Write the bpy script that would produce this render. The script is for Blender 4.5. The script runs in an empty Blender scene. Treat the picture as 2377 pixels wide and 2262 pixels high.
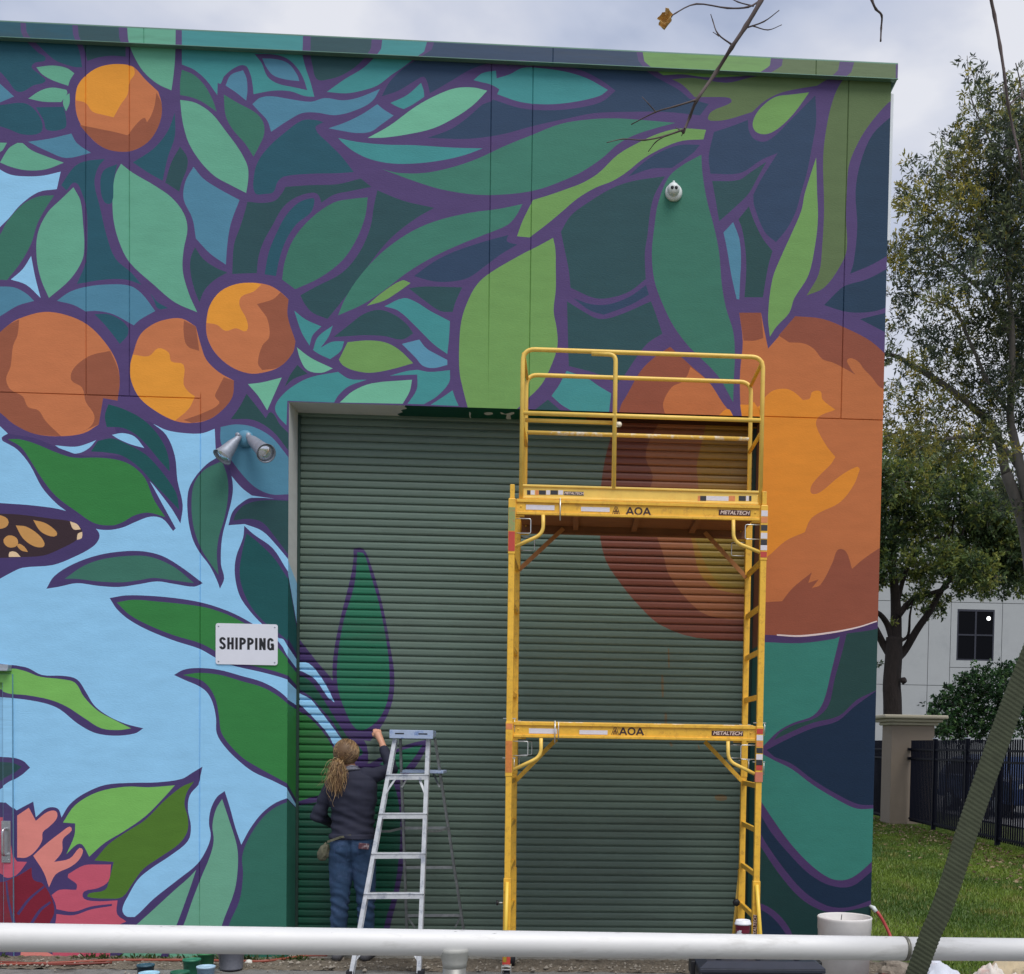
import bpy, bmesh, math, random
import numpy as np
from mathutils import Vector, Matrix, noise as mnoise
from mathutils.geometry import delaunay_2d_cdt
random.seed(7); RNG = np.random.default_rng(7)
S = bpy.context.scene

# ------------------------------------------------------------------ camera, sky, sun, exposure
FPX, CX, CY = 2605.8, 1467.72, 1825.81            # focal length and principal point for a 2377 x 2262 frame
YAW, PITCH, ROLL = -.05, -.0375, -.0167
CAM = np.array([2.2382, -8.817, 1.7109])
def rotm(y, p, r):
    cy, sy, cp, sp, cr, sr = math.cos(y), math.sin(y), math.cos(p), math.sin(p), math.cos(r), math.sin(r)
    return (np.array([[cy, -sy, 0], [sy, cy, 0], [0, 0, 1]]) @ np.array([[1, 0, 0], [0, cp, -sp], [0, sp, cp]])
            @ np.array([[cr, 0, sr], [0, 1, 0], [-sr, 0, cr]]))
RM = rotm(YAW, PITCH, ROLL)
cd = bpy.data.cameras.new('camera'); cam = bpy.data.objects.new('camera', cd); S.collection.objects.link(cam)
cd.sensor_fit = 'HORIZONTAL'; cd.sensor_width = 36; cd.lens = FPX / 2377 * 36
cd.shift_x = (2377 / 2 - CX) / 2377; cd.shift_y = (CY - 2262 / 2) / 2377
cd.clip_start = .05; cd.clip_end = 2000
m = Matrix.Identity(4)
for i in range(3):
    m[i][0] = RM[i, 0]; m[i][1] = RM[i, 2]; m[i][2] = -RM[i, 1]; m[i][3] = CAM[i]
cam.matrix_world = m; S.camera = cam

def srgb(r, g=None, b=None):
    if g is None: r, g, b = r
    f = lambda c: ((c / 255) / 12.92 if c / 255 <= .04045 else ((c / 255 + .055) / 1.055) ** 2.4)
    return (f(r), f(g), f(b))

SUN_EL, SUN_AZ = math.radians(60), math.radians(154)      # azimuth from +y, clockwise; the sun stands behind the camera
W = bpy.data.worlds.new('World'); S.world = W; W.use_nodes = True
nt = W.node_tree; nt.nodes.clear()
def N(t, tp, **kw):
    n = t.nodes.new(tp)
    for k, v in kw.items(): setattr(n, k, v)
    return n
sky = N(nt, 'ShaderNodeTexSky', sky_type='NISHITA', sun_disc=False, sun_elevation=SUN_EL, sun_rotation=SUN_AZ)
sky.air_density = 1.2; sky.dust_density = 3
bgs = N(nt, 'ShaderNodeBackground'); bgs.inputs['Strength'].default_value = .09
nt.links.new(sky.outputs[0], bgs.inputs['Color'])
tc = N(nt, 'ShaderNodeTexCoord'); mp = N(nt, 'ShaderNodeMapping'); mp.inputs['Scale'].default_value = (1, 1, 1.9)
mp.inputs['Location'].default_value = (3.3, 1.7, .4)
nt.links.new(tc.outputs['Generated'], mp.inputs['Vector'])
n1 = N(nt, 'ShaderNodeTexNoise'); n1.inputs['Scale'].default_value = 3.0; n1.inputs['Detail'].default_value = 7; n1.inputs['Roughness'].default_value = .47
n1.inputs['Distortion'].default_value = .25
n2 = N(nt, 'ShaderNodeTexNoise'); n2.inputs['Scale'].default_value = 6.5; n2.inputs['Detail'].default_value = 5; n2.inputs['Roughness'].default_value = .45
for n in (n1, n2): nt.links.new(mp.outputs[0], n.inputs['Vector'])
mx = N(nt, 'ShaderNodeMix', data_type='FLOAT'); mx.inputs[0].default_value = .38
nt.links.new(n1.outputs[0], mx.inputs[2]); nt.links.new(n2.outputs[0], mx.inputs[3])
cr = N(nt, 'ShaderNodeValToRGB'); nt.links.new(mx.outputs[0], cr.inputs[0])
e = cr.color_ramp.elements
e[0].position = .38; e[0].color = (*srgb(146, 158, 188), 1)
e[1].position = .61; e[1].color = (*srgb(226, 228, 236), 1)
x = e.new(.44); x.color = (*srgb(168, 179, 204), 1)
x = e.new(.495); x.color = (*srgb(190, 198, 218), 1)
x = e.new(.55); x.color = (*srgb(204, 209, 224), 1)
bgc = N(nt, 'ShaderNodeBackground'); bgc.inputs['Strength'].default_value = .67
nt.links.new(cr.outputs[0], bgc.inputs['Color'])
ms = N(nt, 'ShaderNodeMixShader'); ms.inputs[0].default_value = .96
nt.links.new(bgs.outputs[0], ms.inputs[1]); nt.links.new(bgc.outputs[0], ms.inputs[2])
wo = N(nt, 'ShaderNodeOutputWorld'); nt.links.new(ms.outputs[0], wo.inputs['Surface'])

sd = bpy.data.lights.new('sun', 'SUN'); sd.energy = 1.5; sd.angle = math.radians(34); sd.color = (1, .97, .93)
sun = bpy.data.objects.new('sun', sd); S.collection.objects.link(sun)
sdir = Vector((math.sin(SUN_AZ) * math.cos(SUN_EL), math.cos(SUN_AZ) * math.cos(SUN_EL), math.sin(SUN_EL)))
sun.rotation_euler = sdir.to_track_quat('Z', 'Y').to_euler(); sun.location = sdir * 30
S.view_settings.view_transform = 'Standard'; S.view_settings.look = 'None'
S.view_settings.gamma = 1; S.view_settings.use_curve_mapping = False; S.view_settings.exposure = .64
S.cycles.max_bounces = 8; S.cycles.transparent_max_bounces = 12

# ------------------------------------------------------------------ measuring helpers (photograph survey -> metres)
def ray(px, py): return RM @ np.array([px - CX, FPX, -(py - CY)])
def U(px, py, Y=0.):                                # a surveyed point on the vertical plane y = Y
    d = ray(px, py); return CAM + d * (Y - CAM[1]) / d[1]
def UX(px, py, X): d = ray(px, py); return CAM + d * (X - CAM[0]) / d[0]
def UZ(px, py, Z=0.): d = ray(px, py); return CAM + d * (Z - CAM[2]) / d[2]
def proj(w):
    c = RM.T @ (np.array(w, float) - CAM); return np.array([CX + FPX * c[0] / c[1], CY - FPX * c[2] / c[1]])

# ------------------------------------------------------------------ materials
MATS = {}
def mat(name, col, rough=.6, metal=0., var=.08, scale=8., bump=.0, bscale=60., attr=None, stain=None, stain_amt=.0, stain_scale=3., spec=.5,
        stretch=(1, 1, 1), trans=0., emit=None, coat=0., bdist=.01):
    if name in MATS: return MATS[name]
    mt = bpy.data.materials.new(name); mt.use_nodes = True; t = mt.node_tree; b = t.nodes['Principled BSDF']
    b.inputs['Roughness'].default_value = rough; b.inputs['Metallic'].default_value = metal
    b.inputs['Specular IOR Level'].default_value = spec; b.inputs['Coat Weight'].default_value = coat
    tcn = N(t, 'ShaderNodeTexCoord'); mpn = N(t, 'ShaderNodeMapping'); mpn.inputs['Scale'].default_value = stretch
    t.links.new(tcn.outputs['Object'], mpn.inputs[0])
    if attr:
        a = N(t, 'ShaderNodeAttribute', attribute_name=attr); src = a.outputs['Color']
    else:
        a = N(t, 'ShaderNodeRGB'); a.outputs[0].default_value = (*col, 1); src = a.outputs[0]
    ns = N(t, 'ShaderNodeTexNoise'); ns.inputs['Scale'].default_value = scale; ns.inputs['Detail'].default_value = 6; ns.inputs['Roughness'].default_value = .65
    t.links.new(mpn.outputs[0], ns.inputs['Vector'])
    mr = N(t, 'ShaderNodeMapRange'); mr.inputs[1].default_value = .25; mr.inputs[2].default_value = .75
    mr.inputs[3].default_value = 1 - var; mr.inputs[4].default_value = 1 + var; t.links.new(ns.outputs[0], mr.inputs[0])
    mul = N(t, 'ShaderNodeVectorMath', operation='SCALE'); t.links.new(src, mul.inputs[0]); t.links.new(mr.outputs[0], mul.inputs['Scale'])
    out = mul.outputs[0]
    if stain is not None:
        n3 = N(t, 'ShaderNodeTexNoise'); n3.inputs['Scale'].default_value = stain_scale; n3.inputs['Detail'].default_value = 8; n3.inputs['Roughness'].default_value = .7
        t.links.new(mpn.outputs[0], n3.inputs['Vector'])
        r3 = N(t, 'ShaderNodeMapRange'); r3.inputs[1].default_value = .52; r3.inputs[2].default_value = .66
        r3.inputs[3].default_value = 0; r3.inputs[4].default_value = stain_amt; t.links.new(n3.outputs[0], r3.inputs[0])
        mm = N(t, 'ShaderNodeMix', data_type='RGBA'); t.links.new(r3.outputs[0], mm.inputs[0]); t.links.new(out, mm.inputs[6])
        mm.inputs[7].default_value = (*stain, 1); out = mm.outputs[2]
    t.links.new(out, b.inputs['Base Color'])
    if bump:
        nb = N(t, 'ShaderNodeTexNoise'); nb.inputs['Scale'].default_value = bscale; nb.inputs['Detail'].default_value = 6
        t.links.new(mpn.outputs[0], nb.inputs['Vector'])
        bp = N(t, 'ShaderNodeBump'); bp.inputs['Strength'].default_value = bump; bp.inputs['Distance'].default_value = bdist
        t.links.new(nb.outputs[0], bp.inputs['Height']); t.links.new(bp.outputs[0], b.inputs['Normal'])
    if trans: b.inputs['Transmission Weight'].default_value = trans
    if emit: b.inputs['Emission Color'].default_value = (*emit[0], 1); b.inputs['Emission Strength'].default_value = emit[1]
    MATS[name] = mt; return mt

# ------------------------------------------------------------------ object helpers
COL = S.collection; ORG = {}
def tag(o, label=None, cat=None, group=None, kind=None):
    if label: o['label'] = label
    if cat: o['category'] = cat
    if group: o['group'] = group
    if kind: o['kind'] = kind
    return o
def thing(name, loc, label, cat, group=None):
    o = bpy.data.objects.new(name, None); o.empty_display_size = .1; COL.objects.link(o); o.location = [float(v) for v in loc]
    ORG[o.name] = Vector(o.location); return tag(o, label, cat, group)
def link(name, me, mats, parent=None):
    o = bpy.data.objects.new(name, me); COL.objects.link(o)
    for mm in (mats if isinstance(mats, (list, tuple)) else [mats]): me.materials.append(mm)
    if parent is not None:
        o.parent = parent; g = ORG.get(parent.name, Vector((0, 0, 0))); ORG[o.name] = g
        if g.length > 0: me.transform(Matrix.Translation(-g))
    else: ORG[o.name] = Vector((0, 0, 0))
    return o
class MB:
    def __init__(s): s.v = []; s.f = []; s.mi = []; s.sm = []
    def add(s, vs, fs, mi=0, smooth=False):
        b = len(s.v); s.v += [tuple(float(c) for c in v) for v in vs]
        for f in fs: s.f.append([b + i for i in f]); s.mi.append(mi); s.sm.append(smooth)
        return s
    def box(s, lo, hi, mi=0, R=None, c=None):
        x0, y0, z0 = lo; x1, y1, z1 = hi
        vs = [Vector(p) for p in ((x0, y0, z0), (x1, y0, z0), (x1, y1, z0), (x0, y1, z0), (x0, y0, z1), (x1, y0, z1), (x1, y1, z1), (x0, y1, z1))]
        if R is not None:
            c = Vector(c if c is not None else ((x0 + x1) / 2, (y0 + y1) / 2, (z0 + z1) / 2)); vs = [c + R @ (v - c) for v in vs]
        return s.add(vs, [(3, 2, 1, 0), (4, 5, 6, 7), (0, 1, 5, 4), (1, 2, 6, 5), (2, 3, 7, 6), (3, 0, 4, 7)], mi)
    def tube(s, pts, r, seg=10, mi=0, caps=True, square=False, up=None, smooth=True):
        pts = [Vector([float(c) for c in p]) for p in pts]; n = len(pts); rs = r if isinstance(r, (list, tuple)) else [r] * n
        vs = []; fs = []; prev = None
        for i, p in enumerate(pts):
            t = (pts[min(i + 1, n - 1)] - pts[max(i - 1, 0)]).normalized()
            if prev is None:
                a = Vector(up) if up is not None else (Vector((0, 0, 1)) if abs(t.z) < .9 else Vector((0, 1, 0)))
            else: a = prev
            a = (a - t * a.dot(t)); a = a.normalized() if a.length > 1e-6 else t.orthogonal().normalized()
            b = t.cross(a); prev = a; rr = rs[i]
            for k in range(seg):
                an = 2 * math.pi * (k + (.5 if square else 0)) / seg
                q = rr * (math.sqrt(2) if square else 1)
                vs.append(p + (a * math.cos(an) + b * math.sin(an)) * q)
        for i in range(n - 1):
            for k in range(seg):
                k2 = (k + 1) % seg; fs.append((i * seg + k, i * seg + k2, (i + 1) * seg + k2, (i + 1) * seg + k))
        if caps: fs.append(tuple(range(seg))[::-1]); fs.append(tuple((n - 1) * seg + k for k in range(seg)))
        return s.add(vs, fs, mi, smooth and not square)
    def bar(s, a, b, w, h, mi=0, up=(0, 0, 1)):      # a rectangular bar from a to b: w across, h along up
        a = Vector([float(c) for c in a]); b = Vector([float(c) for c in b]); t = (b - a).normalized(); u = Vector(up); u = (u - t * u.dot(t)).normalized(); q = t.cross(u)
        vs = [p + q * (sx * w / 2) + u * (sz * h / 2) for p in (a, b) for sx, sz in ((-1, -1), (1, -1), (1, 1), (-1, 1))]
        return s.add(vs, [(3, 2, 1, 0), (4, 5, 6, 7), (0, 1, 5, 4), (1, 2, 6, 5), (2, 3, 7, 6), (3, 0, 4, 7)], mi)
    def lathe(s, c, prof, seg=24, axis=(0, 0, 1), mi=0, smooth=True, cap=(True, True)):
        c = Vector([float(q) for q in c]); ax = Vector(axis).normalized(); u = ax.orthogonal().normalized(); w = ax.cross(u); vs = []; fs = []
        for r, h in prof:
            for k in range(seg):
                an = 2 * math.pi * k / seg; vs.append(c + ax * h + (u * math.cos(an) + w * math.sin(an)) * r)
        n = len(prof)
        for i in range(n - 1):
            for k in range(seg):
                k2 = (k + 1) % seg; fs.append((i * seg + k, i * seg + k2, (i + 1) * seg + k2, (i + 1) * seg + k))
        if cap[0]: fs.append(tuple(range(seg))[::-1])
        if cap[1]: fs.append(tuple((n - 1) * seg + k for k in range(seg)))
        return s.add(vs, fs, mi, smooth)
    def build(s, name, mats, parent=None, bevel=0, label=None, subsurf=0):
        me = bpy.data.meshes.new(name); me.from_pydata(s.v, [], s.f)
        me.polygons.foreach_set('material_index', s.mi); me.polygons.foreach_set('use_smooth', s.sm); me.update()
        o = link(name, me, mats, parent)
        if bevel:
            md = o.modifiers.new('edge', 'BEVEL'); md.width = bevel; md.segments = 2; md.limit_method = 'ANGLE'; md.angle_limit = math.radians(50)
        if subsurf: md = o.modifiers.new('smooth', 'SUBSURF'); md.levels = md.render_levels = subsurf
        if label: o['label'] = label
        return o
def arc_pts(a, b, c, r, n=5):                        # rounds the corner b of the path a-b-c
    a, b, c = [Vector([float(q) for q in p]) for p in (a, b, c)]; d1 = (a - b).normalized(); d2 = (c - b).normalized()
    p1 = b + d1 * r; p2 = b + d2 * r
    return [((1 - t) ** 2) * p1 + 2 * t * (1 - t) * b + t * t * p2 for t in [i / n for i in range(n + 1)]]
def path(pts, r=.05, n=5):
    out = [Vector([float(q) for q in pts[0]])]
    for i in range(1, len(pts) - 1): out += arc_pts(pts[i - 1], pts[i], pts[i + 1], r, n)
    out.append(Vector([float(q) for q in pts[-1]])); return out
def crspline(P, closed=False, n=5):
    P = [np.array(p, float) for p in P]; out = []; m_ = len(P)
    for i in range(m_ if closed else m_ - 1):
        p0 = P[i - 1] if (i > 0 or closed) else 2 * P[0] - P[1]; p1 = P[i]; p2 = P[(i + 1) % m_]
        p3 = P[(i + 2) % m_] if (closed or i + 2 < m_) else 2 * P[-1] - P[-2]
        for k in range(n):
            t = k / n; out.append(.5 * ((2 * p1) + (-p0 + p2) * t + (2 * p0 - 5 * p1 + 4 * p2 - p3) * t * t + (-p0 + 3 * p1 - 3 * p2 + p3) * t ** 3))
    if not closed: out.append(P[-1])
    return out
# ------------------------------------------------------------------ the mural: painted shapes, surveyed in tiles of the wall
TS = 1971 / 800
TILES = {'A': (0, 0, TS), 'B': (600, 0, TS), 'C': (1300, 100, TS), 'D': (0, 600, TS), 'E': (600, 600, TS), 'F': (1300, 700, TS),
         'G': (0, 1200, TS), 'H': (0, 1502, TS), 'I': (600, 1502, TS), 'J': (1400, 1502, TS), 'Z': (1160, 780, 6.57)}
PAINT = {k: srgb(v) for k, v in dict(
    purple=(88, 70, 118), plum=(76, 62, 110), plumdoor=(66, 46, 98), plumr=(74, 54, 98), drip=(118, 100, 70), primer=(226, 206, 204), mint=(106, 174, 146), mintb=(118, 190, 158), blue=(84, 138, 164), bluel=(94, 152, 180),
    dteal=(42, 90, 106), teal=(70, 148, 150), slate=(48, 82, 88), slateg=(44, 78, 80), navy=(50, 72, 100), navyd=(40, 64, 88),
    mid=(62, 120, 102), midl=(66, 128, 110), lime=(118, 162, 92), limeb=(126, 190, 96), olive=(98, 118, 78), oliveb=(84, 124, 46),
    sky=(152, 208, 244), leaf=(56, 130, 68), leafd=(64, 118, 102), cyp=(30, 86, 88), og=(238, 158, 58), om=(206, 124, 80), od=(158, 92, 68),
    rg=(228, 142, 48), rm=(194, 114, 68), rd=(148, 82, 62), bteal=(56, 126, 114), bnavy=(24, 44, 68), bgreen=(38, 70, 68), bgreend=(26, 58, 58),
    brown=(62, 46, 52), amber=(208, 154, 90), cream=(238, 206, 166), salmon=(228, 140, 130), pink=(202, 92, 112), dred=(128, 36, 54),
    lmint=(112, 172, 144), ldark=(54, 112, 96), raw=(206, 208, 206), dkg=(22, 76, 62), dkb=(64, 40, 34),
    door=(94, 112, 100), doorleaf=(30, 108, 78), doorgreen=(40, 108, 52), doordk=(18, 80, 60), dod=(118, 62, 44), dom=(150, 92, 56), dol=(158, 116, 40), dolg=(148, 122, 46)).items()}  # door oranges (dod, dom, dol): thin coat on dark steel, recess shade kept in
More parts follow.
